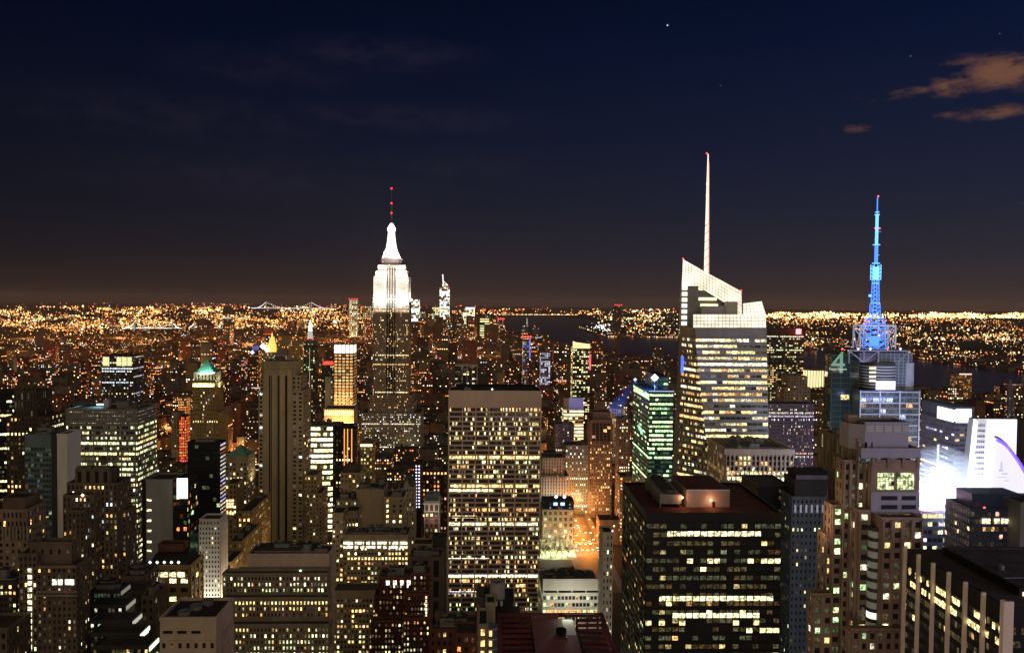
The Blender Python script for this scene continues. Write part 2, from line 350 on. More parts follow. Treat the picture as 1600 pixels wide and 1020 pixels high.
# ================================================================== THE NEAR TOWERS, LEFT
OFF = style(fh=3.9, bw=1.75, ww=.82, wh=.55, lit=.35, rowp=.15, bri=1.1)
b = Bld('gothic_tower', 'dark brown gothic-topped tower at the left edge, behind the blue glass slab', 'dark gothic tower')
b.tier(10, 68, 652, 640, 30, style(bw=3, lit=.10, rowp=.08, bri=1.6, pal=['yel', 'warm', 'white']), 'darkbrown')
b.tier(22, 57, 612, 645, 22, style(bw=2.6, fh=7, ww=.4, wh=.7, lit=.02, bri=.4), 'darkbrown')
X0, X1, Y0, Y1, z1 = b.foot[-1]
m = b.custom('spire_row')
for i in range(6):
    x = X0 + (X1 - X0) * (i + .5) / 6; m.prism([(x - .9, Y0), (x + .9, Y0), (x + .9, Y0 + 2), (x - .9, Y0 + 2)], z1, z1 + 5, WALL['darkbrown'], foot2=[(x - .1, Y0 + 1), (x + .1, Y0 + 1), (x + .1, Y0 + 1.1), (x - .1, Y0 + 1.1)])
b = Bld('office_slab', 'black slab with broad bright floors cut by the left edge of the picture', 'black edge slab')
b.tier(-60, 19, 616, 655, 30, style(bw=2.2, ww=.9, wh=.45, lit=.12, rowp=.3, bri=1.8, pal=['yel', 'white', 'pale']), 'black')
b = Bld('arcaded_building', 'low warm-lit stone building with arched cornice and colonnade at left edge', 'arcaded building')
b.tier(-40, 44, 826, 430, 22, style(bw=3.2, fh=3.5, lit=.08, bri=1.6, pal=['yel', 'warm'], colp=.12), 'pinkstone')
b.tier(-40, 42, 798, 432, 20, style(bw=2.2, fh=4.6, ww=.5, wh=.6, lit=.25, bri=.8, pal=['warm', 'orange']), 'pinkstone')
b.tier(4, 40, 780, 436, 14, None, 'brown')
x0, z0 = P(-40, 834, 429.2); x1, _ = P(43, 834, 429.2)
m = b.custom('colonnade')
for i in range(16):
    x = x0 + (x1 - x0) * i / 15; m.cyl(x, 429.2, .45, z0 - 3, z0 + 4.2, WALL['limestone'], n=8)
b = Bld('glass_slab', 'blue-green glass slab with a blank cream strip and tan side wall', 'blue glass slab')
b.tier(39, 80, 681, 450, 15, style(fh=3.0, bw=1.6, ww=.9, wh=.62, lit=.04, rowp=.02, bri=.8, dim=.3, glass=.006, rel=.12, hrel=.2, pal=['yel', 'green', 'cool'], top=6), 'bluegrey', sides='')
b.tier(80, 89, 680.6, 450.6, 14.4, None, 'charcoal'); b.tier(89, 105, 680.2, 450, 15, None, 'white')
b.clutter(*b.foot[0][:4], b.foot[0][4], 3)
b = Bld('lit_office_block', 'big glass office block with bright floors and cyan-lit roof, behind the blue slab', 'big lit glass block')
b.tier(103, 215, 664, 600, 34, style(fh=3.95, bw=1.7, ww=.88, wh=.5, lit=.5, rowp=.22, bri=1.15, pal=['yel', 'pale', 'white', 'pale'], big=6, bigw=.9, rel=.25, dim=.5), 'grey')
b.tierm(*b.foot[-1][:4], b.foot[-1][4] + .01, P(160, 641, 600)[1], style(fh=3, bw=1.6, ww=.5, wh=.2, lit=.6, bri=.35, pal=['pink', 'white'], rel=.1), 'grey', roof=True)
X0, X1, Y0, Y1, z1 = b.foot[-1]
m = b.custom('rooftop_unit'); m.box(X0 + 32, X0 + 41, Y0 + 12, Y0 + 20, z1, z1 + 5, DUCT); m.box(X0 + 20, X0 + 24, Y0 + 16, Y0 + 20, z1, z1 + 6, WALL['silver'])
m = b.custom('floodlight'); m.box(X0 + 12, X0 + 20, Y0 + 22, Y0 + 22.6, z1 + 1, z1 + 2, emis('cyan_lamp', (.5, .95, 1), 4))
area('roof_light', (X0 + 16, Y0 + 21, z1 + 4), (X0 + 14, Y0 + 8, z1), 12, 2, 3500, (.45, .9, 1))
b.clutter(X0 + 40, X1, Y0, Y1, z1, 4)
b = Bld('art_deco_tower', 'brown art deco tower with scalloped crown and stepped shoulders', 'scalloped deco tower')
dec = style(fh=2.7, bw=1.9, ww=.5, wh=.55, lit=.16, rowp=.03, bri=1.1, rel=.45, hrel=.15, pal=['yel', 'warm', 'white', 'cool'], dim=.3)
b.tier(105, 184, 757, 380, 13, dec, 'brown'); b.tier(99, 148, 776, 375, 5, dec, 'brown'); b.tier(184, 198, 800, 383, 10, dec, 'brown'); b.tier(107, 132, 800, 371, 4, dec, 'brown')
b.tier(118, 172, 733, 382, 9, style(fh=8, bw=4.2, ww=.45, wh=.75, lit=0, rowp=0, rel=.5, dim=0), 'brown', roof=True, par=0)
X0, X1, Y0, Y1, z1 = b.foot[-1]; m = b.custom('crown')
for i in range(4):
    a = X0 + (X1 - X0) * i / 4; w_ = (X1 - X0) / 4
    pts = [(a + w_ * k / 8, z1 + .01 + 1.6 * math.sin(PI * k / 8) ** .7 + .3) for k in range(9)]
    for (p, q) in zip(pts[:-1], pts[1:]): m.quads([[(p[0], Y0 - .4, z1), (q[0], Y0 - .4, z1), (q[0], Y0 - .4, q[1]), (p[0], Y0 - .4, p[1])], [(p[0], Y0 - .4, p[1]), (q[0], Y0 - .4, q[1]), (q[0], Y0 + 1, q[1]), (p[0], Y0 + 1, p[1])], [(q[0], Y0 + 1, z1), (p[0], Y0 + 1, z1), (p[0], Y0 + 1, p[1]), (q[0], Y0 + 1, q[1])]], WALL['brown'])
m = b.custom('wall_lamp'); xx, zz = P(129, 773.5, 374); m.octa([(xx, 374, zz)], [.85], [(2.5, 1.8, 1.1)], LM)
b.clutter(X0, X1, Y0 + 1, Y1, z1, 2); b.tank((X0 + X1) / 2 + 3, (Y0 + Y1) / 2, z1, 1.4, 3, 1.5)
b = Bld('brick_hotel', 'brown brick building in the bottom left with a column of lit stair windows', 'brick hotel')
hs = style(fh=2.45, bw=1.75, ww=.45, wh=.52, lit=.10, rowp=.02, bri=1.2, pal=['yel', 'warm', 'white'], dim=.35)
b.tier(58, 120, 886, 300, 9, hs, 'brown', roof=True); b.tier(30, 58, 868, 302, 8, style(fh=2.45, bw=1.8, ww=.5, wh=.6, lit=.05, bri=1.5, pal=['pale', 'yel']), 'brown')
b.tier(47, 113, 850, 304, 5, style(fh=6, bw=3, ww=.3, wh=.3, lit=0, rowp=0), 'brown')
x0, z0 = P(57, 886, 299.4); x1, _ = P(121, 886, 299.4); m = b.custom('cornice')
for dz, o in ((0, .9), (-9.5, .5), (-11, .4)): m.box(x0, x1, 299.4 - o, 299.7, z0 + dz, z0 + dz + .7, WALL['pinkstone'])
x0, z0 = P(80, 921, 299.5); m = b.custom('bright_windows')
for i, pxx in enumerate((85, 94, 105, 112)): xx, zz = P(pxx, 909, 299.5); m.quads([[(xx - .8, 299.5, zz - 1), (xx + .8, 299.5, zz - 1), (xx + .8, 299.5, zz + 1), (xx - .8, 299.5, zz + 1)]], GL, [(2.6, 2.4, 2.0)])
m = b.custom('window_column')
for k in range(13): xx, zz = P(46.5, 891 + k * 9.9, 301.4); m.quads([[(xx - .75, 301.4, zz - .75), (xx + .75, 301.4, zz - .75), (xx + .75, 301.4, zz + .75), (xx - .75, 301.4, zz + .75)]], GL, [(2.2, 2.0, 1.2)])
b.tank(P(60, 846, 306)[0], 306.5, b.foot[2][4] + .2, 1.2, 2, .6)
b = Bld('stepped_block', 'yellow-lit dark block at the bottom left corner, left of the brick hotel', 'yellow-lit corner block')
b.tier(-60, 26, 912, 335, 14, style(fh=2.6, bw=1.8, ww=.6, wh=.5, lit=.3, rowp=.15, bri=1.2, pal=['yel', 'pale', 'warm']), 'darkbrown')
b.tier(-60, 12, 985, 285, 14, style(bw=2.5, lit=.1), 'brown'); b.clutter(*b.foot[0][:4], b.foot[0][4], 3)
b = Bld('blank_slab', 'grey windowless slab joined to dark glass with a glowing white screen at its corner', 'blank grey slab')
b.tier(228, 270, 751, 480, 18, None, 'grey', sides=''); b.tier(270.3, 292, 752, 480, 18, style(fh=3.8, bw=2, ww=.85, wh=.6, lit=.12, bri=1.1, pal=['yel', 'green', 'orange']), 'black')
b.tier(222, 228, 753, 481, 16, None, 'black')
m = b.custom('window_column')
for yy in (781, 797, 813, 829, 846, 860): xx, zz = P(233, yy, 479.8); m.quads([[(xx - 1.3, 479.8, zz - .6), (xx + 1.3, 479.8, zz - .6), (xx + 1.3, 479.8, zz + .6), (xx - 1.3, 479.8, zz + .6)]], GL, [(2, 1.6, .9)])
xa, za = P(277, 747, 479); xb, zb_ = P(293, 778, 479)
m = b.custom('screen'); m.box(xa, xb, 478.4, 479.2, zb_, za, emis('white_screen', (.95, .97, 1), 3.2))
b = Bld('black_slab', 'black glass slab with white lit stripes down its narrow right side', 'black striped slab')
b.tier(293, 344, 693, 520, 11, style(fh=3.8, bw=2.4, ww=.92, wh=.6, lit=.006, rowp=0, bri=.8, dim=.03, pal=['pale'], rel=.1, hrel=.15), 'black', side_st=style(fh=2.6, bw=11, ww=.97, wh=.42, lit=.9, rowp=.9, bri=.45, pal=['pink', 'white', 'lilac'], rel=0, dim=1))
m = b.custom('rooftop_unit'); X0, X1, Y0, Y1, z1 = b.foot[0]; m.box(X0 + 4, X1 - 5, Y0 + 3, Y1 - 2, z1, z1 + 2, DUCT)
b = Bld('white_tower', 'slim white stone building lit brightly from the street at its foot', 'slim white building')
b.tier(311, 344, 822, 430, 12, style(fh=2.6, bw=1.7, ww=.5, wh=.5, lit=.12, bri=1.0, dim=.3, pal=['yel', 'white']), 'white'); b.tier(312, 343.5, 813, 430.5, 11, style(fh=6, bw=1.9, ww=.45, wh=.8, lit=.0, dim=.2, rel=.5), 'white')
X0, X1, Y0, Y1, z1 = b.foot[0]
zz = P(330, 935, 430)[1]
area('street_flood', ((X0 + X1) / 2 - 2, Y0 - 9, zz - 10), ((X0 + X1) / 2, Y0, zz + 6), 12, 4, 9000, (1, .95, .78)); area('street_flood', (X1 + 8, Y0 + 4, zz - 6), (X1, Y0 + 6, zz + 20), 10, 6, 9000, (1, .72, .45))
b = Bld('glass_annex', 'narrow mirror-glass building pressed against the slim white one', 'mirror-glass annex')
b.tier(297, 310, 836, 436, 12, style(fh=3.6, bw=1.8, ww=.85, wh=.7, lit=.15, bri=.5, dim=.6, pal=['green', 'pale', 'yel']), 'teal')
b = Bld('lamp_roof_building', 'brown building with five round lamps along its flat dark roof edge', 'five-lamp building')
b.tier(226, 297, 886, 400, 18, style(fh=4.6, bw=5.4, ww=.62, wh=.5, lit=.25, rowp=.0, bri=1.7, pal=['yel', 'white'], rel=.5), 'ochre'); X0, X1, Y0, Y1, z1 = b.foot[0]
m = b.custom('attic'); m.prism([(X0 + 1, Y0 + 2), (X1 - 1, Y0 + 2), (X1 - 1, Y1 - 1), (X0 + 1, Y1 - 1)], z1 + .2, z1 + 5, WALL['black'], foot2=[(X0 + 3, Y0 + 6), (X1 - 3, Y0 + 6), (X1 - 3, Y1 - 3), (X0 + 3, Y1 - 3)])
for i in range(5):
    m = b.custom('roof_lamp'); x = X0 + 2.5 + i * (X1 - X0 - 7) / 4.4; m.cyl(x, Y0 + .6, .12, z1, z1 + 2.0, STEEL, n=6); m.octa([(x, Y0 + .5, z1 + 2.4)], [.8], [(2.6, 2.4, 2.1)], LM)
m = b.custom('lit_row'); 
for i in range(4):
    x = X0 + 4 + i * 4.2; m.box(x, x + 3.4, Y0 - .75, Y0 - .55, z1 - 4.6, z1 - 2.2, emis('warm_row', (1, .85, .45), 2.4))
b.tierm(X0 + 3, X1 - 7, Y0 + 9, Y1 - 2, z1 + 5.01, z1 + 8, None, 'redbrick')
b = Bld('brown_annex', 'small brown building with a blank front tucked below the scalloped deco tower', 'brown annex')
b.tier(190, 225, 903, 372, 16, style(lit=.05, bw=3), 'brown'); b.tier(176, 224, 925, 356, 12, style(lit=.05, bw=3), 'darkbrown')
b.clutter(*b.foot[0][:4], b.foot[0][4], 3)
b = Bld('stone_annex', 'pale stone side wing right of the terraced dark glass building', 'pale side wing')
b.tier(221, 241, 934, 345, 14, style(fh=3.5, bw=2.2, lit=.12), 'brown', side_st=style(fh=3.5, bw=2.2, ww=.5, lit=.05, rel=.5)); b.clutter(*b.foot[0][:4], b.foot[0][4], 1)
b = Bld('terraced_building', 'dark glass building stepping down in terraces with white-lit right ends', 'terraced dark building')
gs = style(fh=2.5, bw=1.3, ww=.85, wh=.6, lit=.10, rowp=.06, bri=.8, dim=.45, pal=['green', 'white', 'yel'], rel=.3)
for i, (xl, xr, yt, Y) in enumerate([(142, 188, 925, 322), (142, 196, 948, 314), (142, 206, 972, 306), (142, 218, 992, 297), (146, 232, 1012, 288)]):
    b.tier(xl, xr, yt, Y, 8.01 + i * .02, gs, 'charcoal', side_st=style(fh=3.3, bw=8, ww=.9, wh=.3, lit=.6 if i > 1 else .2, bri=.8, pal=['white', 'pale'], rel=.2))
    X0, X1, Y0, Y1, z1 = b.foot[-1]
    m = b.custom('terrace_rail'); m.box(X1 + .22, X1 + .5, Y0, Y1, z1 - 1.2, z1 + .3, emis('rail_glow', (.9, .95, .75), [.18, .3, .5, 1.6, 1.8][i]) if i in (0,) else emis('rail_glow%s' % 'abcde'[i], (.95, .97, .8), [.18, .25, .5, 1.5, 1.8][i]))
b.clutter(*b.foot[0][:4], b.foot[0][4], 4)
b = Bld('vented_building', 'plain grey building with three big roof fans in the bottom foreground', 'roof-fan building')
b.tier(250, 338, 969, 270, 18, None, 'concrete', sides='', par=1.2); X0, X1, Y0, Y1, z1 = b.foot[0]
vm_ = []
for i in range(3):
    m = b.custom('roof_fan'); x = X0 + 7.5 + i * 2.2 - .8; y = Y0 + 3.8 + i * 5; m.cyl(x, y, 2.1, z1 + .2, z1 + 1.9, DUCT, n=20, cap=False); m.cyl(x, y, 1.9, z1 + .3, z1 + 1.0, WALL['black'], n=20)
    for k in range(4): m.bar((x, y, z1 + 1.3), (x + 1.9 * math.cos(k * PI / 2), y + 1.9 * math.sin(k * PI / 2), z1 + 1.4), .14, DUCT)
m = b.custom('rooftop_unit'); m.box(X0 + 5, X0 + 11.5, Y0 + 1.4, Y1 - 1.5, z1 + .16, z1 + .6, WALL['charcoal'])
for i in range(3):
    m = b.custom('vent_slot'); xa, zz = P(255 + i * 22, 985, 269.9); m.box(xa, xa + 3.1, 269.8, 270.2, zz - .9, zz, WALL['black'])
facade(b.mb(), b.panes, (X0, Y0, 0), (X1, Y0, 0), (X1, Y0, P(300, 1000, 270)[1]), (X0, Y0, P(300, 1000, 270)[1]), style(fh=3.6, bw=2.9, ww=.42, wh=.5, lit=.35, bri=1.0, pal=['yel', 'warm', 'white'], rel=.25), WALL['concrete'], b.rng)
facade(b.mb(), b.panes, (X1, Y0 + 6, 0), (X1, Y1, 0), (X1, Y1, z1 - 7), (X1, Y0 + 6, z1 - 7), style(fh=3.6, bw=2.2, ww=.4, lit=.08), WALL['concrete'], b.rng, False)

b = Bld('pyramid_tower', 'stone tower crowned by a glowing green copper pyramid', 'green-roofed tower')
ps = style(fh=3.8, bw=2.6, ww=.4, wh=.5, lit=.12, rowp=.03, bri=1.3, pal=['yel', 'white', 'cool'], rel=.4, hrel=.1)
b.tier(301, 336, 600, 880, 26, ps, 'ochre'); b.tier(297, 341, 645, 877, 32, ps, 'ochre'); b.tier(303, 335, 583, 883, 20, style(fh=10, bw=4, ww=.4, wh=.6, lit=0, rel=.5), 'limestone')
X0, X1, Y0, Y1, z1 = b.foot[-1]; cx, cy = (X0 + X1) / 2, (Y0 + Y1) / 2; za = P(319, 561, cy)[1]
m = b.custom('pyramid_roof'); m.prism([(X0 + 1.5, Y0 + 1.5), (X1 - 1.5, Y0 + 1.5), (X1 - 1.5, Y1 - 1.5), (X0 + 1.5, Y1 - 1.5)], z1 + .2, za, WALL['copper'], foot2=[(cx - 1, cy - 1), (cx + 1, cy - 1), (cx + 1, cy + 1), (cx - 1, cy + 1)])
area('crown_flood', (cx, Y0 - 5, z1 - 14), (cx, Y0 + 1, z1 - 3), 22, 2, 9000, (.9, 1, .6)); area('crown_flood', (X1 + 6, cy, z1 - 14), (X1, cy, z1 - 3), 2, 16, 4500, (.95, 1, .6)); area('roof_flood', (cx + 4, Y0 - 3, z1 + 1), (cx + 1, cy, z1 + 9), 18, 1, 4200, (.6, 1, .85))
b = Bld('pyramid_building', 'stone building with a small dark green pyramid roof, left of the striped stone tower', 'small pyramid building')
b.tier(352, 386, 714, 640, 22, style(fh=3.8, bw=2.9, ww=.5, wh=.5, lit=.3, bri=1.3, pal=['yel', 'warm', 'white'], top=4), 'tan'); X0, X1, Y0, Y1, z1 = b.foot[0]; cx, cy = (X0 + X1) / 2, (Y0 + Y1) / 2
m = b.custom('pyramid_roof'); m.prism([(X0 + 1, Y0 + 1), (X1 - 1, Y0 + 1), (X1 - 1, Y1 - 1), (X0 + 1, Y1 - 1)], z1 + .2, P(369, 694, cy)[1], WALL['copper'], foot2=[(cx - .5, cy - .5), (cx + .5, cy - .5), (cx + .5, cy + .5), (cx - .5, cy + .5)])
area('wall_flood', (X1 + 5, cy, z1 - 20), (X1, cy, z1 - 2), 2, 18, 2800, (1, .85, .5))
b = Bld('corner_block', 'small brown block with a square of nine bright orange windows', 'orange-window block')
b.tier(352, 370, 757, 600, 18, style(fh=3.8, bw=2.8, ww=.5, wh=.5, lit=.05, bri=1.2), 'ochre'); m = b.custom('bright_windows')
for r_ in range(4):
    for c_ in range(3): xx, zz = P(355.2 + c_ * 4.2, 782 + r_ * 4.6 + (6 if r_ == 3 else 0), 599.4); m.quads([[(xx - .75, 599.4, zz - .9), (xx + .75, 599.4, zz - .9), (xx + .75, 599.4, zz + .9), (xx - .75, 599.4, zz + .9)]], GL, [(2.4, 1.4, .7)])
for nm, lab, sh, a in [('stone_building', 'ochre-lit stone building running down the avenue right of the slim white one', 'ochre avenue building', (357, 378, 848, 470, 40)), ('stone_building', 'narrow ochre building between the slim white one and the brown ledged block', 'narrow ochre building', (346, 362, 880, 445, 22)),
                       ('stone_building', 'stone building with warm-lit right wall beside the small pyramid building', 'warm-walled building', (372, 392, 800, 560, 50))]:
    b = Bld(nm, lab, sh); b.tier(*a, style(fh=3.7, bw=2.8, lit=.2, bri=1.3, pal=['yel', 'warm']), 'ochre', side_st=style(fh=3.7, bw=2.8, ww=.4, lit=.25, bri=1.2, pal=['yel', 'warm', 'orange'])); X0, X1, Y0, Y1, z1 = b.foot[0]
    b.clutter(X0, X1, Y0, Y1, z1, 2); area('avenue_glow', (X1 + 14, (Y0 + Y1) / 2, z1 - 45), (X1, (Y0 + Y1) / 2, z1 - 15), 4, 34, 6000, (1, .62, .3))
b = Bld('capped_tower', 'dark tower with pale yellow lit panels at its top, far left', 'yellow-capped tower')
b.tier(159, 208, 556, 1150, 34, style(fh=4, bw=2.2, ww=.7, wh=.5, lit=.12, rowp=.12, bri=1.0, pal=['yel', 'cool', 'lilac'], rel=.4), 'darkbrown'); X0, X1, Y0, Y1, z1 = b.foot[0]; yf = Y0 - .8
for a0, a1 in ((.04, .24), (.48, .63), (.65, .80), (.82, .96)):
    m = b.custom('lit_panel'); m.box(X0 + (X1 - X0) * a0, X0 + (X1 - X0) * a1, yf, yf + .3, z1 - 14, z1 - 1.5, emis('cap_panel', (.95, .95, .45), .95))

# striped stone tower (centre left)
b = Bld('striped_stone_tower', 'tall tan stone tower with three black vertical stripes and fluted crown', 'striped stone tower')
ws = style(fh=3.85, bw=4.6, ww=.5, wh=.5, lit=.06, rowp=0, bri=1.8, pal=['white', 'yel', 'cool'], rel=.25, hrel=.2, dim=.15)
Y = 720
b.tier(412, 456, 566, Y, 26, None, 'sandstone', sides=''); b.tier(404, 412, 612, Y + 1, 30, ws, 'sandstone'); b.tier(406, 411.8, 592, Y + 3, 24, ws, 'sandstone', sides=''); b.tier(456, 474, 612, Y + 1, 30, ws, 'sandstone'); b.tier(456.3, 470, 588, Y + 3, 24, ws, 'sandstone'); b.tier(456.4, 463, 566, Y + 4, 20, None, 'sandstone')
for i, pxx in enumerate((422.5, 434.7, 446.8)):
    m = b.custom('window_strip'); xx, zz = P(pxx, 587, Y); m.box(xx - 1.25, xx + 1.25, Y - .12, Y - .02, 0, zz, WALL['black'])
    m = b.custom('ornament'); m.prism([(xx - 1.2, Y - .8), (xx + 1.2, Y - .8), (xx + 1.2, Y - .03), (xx - 1.2, Y - .03)], zz + .5, zz + 6, WALL['limestone'], foot2=[(xx - .3, Y - .6), (xx + .3, Y - .6), (xx + .3, Y - .03), (xx - .3, Y - .03)])
x0, z0 = P(412, 566, Y); x1, _ = P(456, 566, Y); m = b.custom('fluted_crown')
for i in range(26): x = x0 + (x1 - x0) * (i + .3) / 26; m.box(x, x + .55, Y - .5, Y - .02, z0 - 7.5 + (i % 2) * 1.2, z0 + .9, WALL['sandstone'])
for i in range(1, 8): xx = x0 + (x1 - x0) * i / 8; m.box(xx - .25, xx + .25, Y - .25, Y - .02, 0, z0 - 8, WALL['sandstone']) if i % 2 == 0 else None
m = b.custom('rooftop_frame'); xa, za = P(426, 555, Y + 6); xb, _ = P(449, 555, Y + 6)
for x in (xa, (xa + xb) / 2, xb):
    for y in (Y + 6, Y + 14): m.bar((x, y, z0), (x, y, za), .25, STEEL)
m.box(xa, xb, Y + 5.6, Y + 14.4, za, za + .6, STEEL); m.box(xa + 4, xb - 1, Y + 8, Y + 14, za + .6, P(440, 546, Y + 10)[1], DUCT); m.box(xa, xa + 8, Y + 14.5, Y + 18, z0, z0 + 4, DUCT)
b.tier(476, 495, 744, Y - 6, 24, style(fh=3.8, bw=3, lit=.10, bri=1.2), 'sandstone'); b.tier(479, 503, 772, Y - 12, 26, style(fh=3.8, bw=3, lit=.10, bri=1.2), 'sandstone')
b = Bld('ribbon_window_building', 'curved building of glaring white ribbon floors right of the striped stone tower', 'white ribbon building')
xl, zt = P(472, 664, 800); xr, _ = P(530, 668, 800)
foot = [(xl, 802), (xl + (xr - xl) * .4, 800), (xl + (xr - xl) * .75, 801.5), (xr, 806), (xr, 826), (xl, 826)]
m = b.mb(); m.prism(foot, 0, zt, WALL['limestone']); b.foot.append((xl, xr, 800, 826, zt)); b.rects.append((472, 530, 664, 800))
rs = style(fh=5.6, bw=3, ww=.985, wh=.58, lit=.9, rowp=.7, bri=1.8, pal=['white', 'yel', 'white', 'pale'], rel=.2, hrel=.5, dim=.8)
for i in range(4):
    p, q = foot[i], foot[i + 1]; facade(m, b.panes, (*p, 0), (*q, 0), (*q, zt - 1), (*p, zt - 1), rs, WALL['limestone'], b.rng)
m = b.custom('roof'); m.poly_([(*p, zt + .02) for p in foot], ROOF); b.clutter(xl, xr, 804, 824, zt, 4)

# grid-fronted white office tower in the centre
GC = mat('grid_concrete', (.62, .46, .38), .8, .1)
b = Bld('grid_office_tower', 'broad pinkish concrete tower with a dark-glass grid front, centre of the picture', 'concrete grid tower')
b.tier(701, 846, 612, 650, 32, None, GC, sides='', roofm=mat('roof_green', (.012, .02, .018), .9)); X0, X1, Y0, Y1, z1 = b.foot[0]; zt = P(770, 636, 650)[1]
gsx = style(fh=3.92, bw=(X1 - X0) / 56, ww=.94, wh=.66, lit=.25, rowp=.03, bri=.95, pal=['yel', 'yel', 'white', 'pale', 'warm'], rel=.35, hrel=.55, big=8, bigw=1.0, dim=.08)
facade(b.mb(), b.panes, (X0 + .6, Y0, 3), (X1 - .6, Y0, 3), (X1 - .6, Y0, zt), (X0 + .6, Y0, zt), gsx, GC, b.rng)
m = b.custom('corner_pier')
for x in (X0, X1 - .9): m.box(x - .1, x + 1.0, Y0 - 1.1, Y0 - .01, 0, z1 - .1, GC)
m = b.custom('lit_floor'); 
for yy, a0, a1, cc in ((765.5, .0, .45, (2.2, 1.9, 1.1)), (898, .0, .98, (2.3, 2.1, 1.7)), (873, 0, .42, (1.9, 1.7, 1.2)), (807, .02, .3, (1.8, 1.4, .8)), (925, .0, .55, (1.5, 1.4, 1.5))):
    zz = P(770, yy, 650)[1]
    for k in range(29):
        if a0 <= k / 29 < a1:
            xx = X0 + 1.0 + k * (X1 - X0 - 1.2) / 29; m.quads([[(xx, Y0 - .2, zz - 1.1), (xx + 2.3, Y0 - .2, zz - 1.1), (xx + 2.3, Y0 - .2, zz + 1.1), (xx, Y0 - .2, zz + 1.1)]], GL, [cc])
m = b.custom('penthouse'); m.box(X0 + 5, X1 - 4, Y0 + 7, Y1 - 4, z1 + .1, z1 + 3.4, WALL['black']); b.clutter(X0 + 4, X1 - 8, Y0 + 1, Y0 + 7, z1, 5)
m = b.custom('roof_lamp'); xx, zz = P(769, 608, 655); m.octa([(xx, 655, zz)], [.9], [(2.4, 2.3, 2.2)], LM)

# the great floodlit tower
ES = Bld('skyscraper', 'tallest stepped skyscraper with dazzling white floodlit top and red-lit mast', 'floodlit skyscraper')
b = ES; Y = 1290
es = style(fh=3.75, bw=1.9, ww=.55, wh=.5, lit=.13, rowp=.11, bri=1.3, pal=['white', 'yel', 'warm', 'warm'], rel=.5, hrel=.1, dim=.25); EW = WALL['limestone'] if False else mat('skyscraper_stone', (.30, .25, .20), .85, .12)
b.tier(583, 639, 466, Y, 40, es, EW); b.tier(584, 638, 433, Y + 1, 38, style(fh=3.75, bw=1.9, ww=.5, wh=.5, lit=.0, rel=.5, hrel=.1, dim=.3), EW, sides='lr'); b.tier(588, 635, 424, Y + 2, 34, style(fh=3.75, bw=1.9, ww=.4, wh=.5, lit=0, rel=.4, dim=.1), EW, sides='lr'); b.tier(591, 633, 415, Y + 4, 30, style(fh=3.75, bw=1.9, ww=.4, wh=.5, lit=0, rel=.4, dim=.1), EW, sides='lr')
b.tier(578, 643, 618, Y - 4, 48, es, EW); b.tier(575, 646, 631, Y - 8, 56, es, EW); b.tier(565, 657, 646, Y - 14, 66, style(fh=3.75, bw=2.4, ww=.5, wh=.5, lit=.28, rowp=.18, bri=1.2, pal=['white', 'cool', 'white', 'yel'], rel=.5), EW)
b.tier(596, 626, 404.5, Y + 7, 22, style(fh=4, bw=2, ww=.7, wh=.4, lit=.06, bri=.8, pal=['cool', 'red'], rel=.3), 'darkbrown', sides='lr')
# pale vertical mullions of the recessed centre bay
m = b.custom('centre_bay'); xa, z0 = P(603, 466, Y - .7); xb, _ = P(619, 466, Y - .7); ztop = P(611, 418, Y)[1]
for i in range(9): x = xa + (xb - xa) * i / 8; m.box(x - .3, x + .3, Y - 1.1, Y - .6, 100, ztop, EW)
for i in range(4): x = xa + (xb - xa) * (i + .5) / 4; m.box(x - .8, x + .8, Y - 1.3, Y - 1.12, 100, ztop, WALL['black'])
for pxx in (590.5, 594.5, 598.5, 623.5, 627.5, 631.5):
    for k in range(6): mm = b.custom('dark_window'); xx, zz = P(pxx, 434 + k * 3.6, Y); mm.box(xx - 1.25, xx + 1.25, Y - .2, Y + .3, zz - .9, zz + .9, WALL['brown'])
cy = Y + 18; cx, zb_ = P(611.5, 403, cy); ms = (b.foot[-1][1] - b.foot[-1][0]) / 2
m = b.custom('mooring_mast'); white = mat('mast_metal', (.75, .75, .75), .5, .05)
zs = [P(611, v, cy)[1] for v in (403, 396, 388, 376, 361)]; rr = [15.5, 11.5, 8.8, 7.0, 6.0]
for i in range(4): m.cyl(cx, cy, rr[i], zs[i], zs[i + 1], white, r2=rr[i + 1], n=16)
for k in range(4):
    a = PI / 4 + k * PI / 2; m.prism([(cx + math.cos(a) * 15 - 1, cy + math.sin(a) * 15 - 1), (cx + math.cos(a) * 15 + 1, cy + math.sin(a) * 15 - 1), (cx + math.cos(a) * 15 + 1, cy + math.sin(a) * 15 + 1), (cx + math.cos(a) * 15 - 1, cy + math.sin(a) * 15 + 1)], zs[0], zs[0] + 14, white, foot2=[(cx + math.cos(a) * 9 - .3, cy + math.sin(a) * 9 - .3), (cx + math.cos(a) * 9 + .3, cy + math.sin(a) * 9 - .3), (cx + math.cos(a) * 9 + .3, cy + math.sin(a) * 9 + .3), (cx + math.cos(a) * 9 - .3, cy + math.sin(a) * 9 + .3)])
    for s_ in range(3): m.bar((cx + math.cos(a) * (15 - s_ * 4), cy + math.sin(a) * 15, zs[0]), (cx + math.cos(a) * (15 - s_ * 4), cy + math.sin(a) * 15, zs[0] + 9), .4, white)
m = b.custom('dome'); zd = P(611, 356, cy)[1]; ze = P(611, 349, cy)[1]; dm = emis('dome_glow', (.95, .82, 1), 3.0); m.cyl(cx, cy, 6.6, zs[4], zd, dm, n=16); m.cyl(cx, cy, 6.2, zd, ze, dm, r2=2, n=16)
m = b.custom('antenna'); zz = [P(611, v, cy)[1] for v in (349, 333, 318, 295)]
for i, r_ in enumerate((2.2, 1.5, .8)): m.cyl(cx, cy, r_, zz[i], zz[i + 1], mat('antenna_metal', (.05, .05, .05), .6), r2=r_ * .7, n=8)
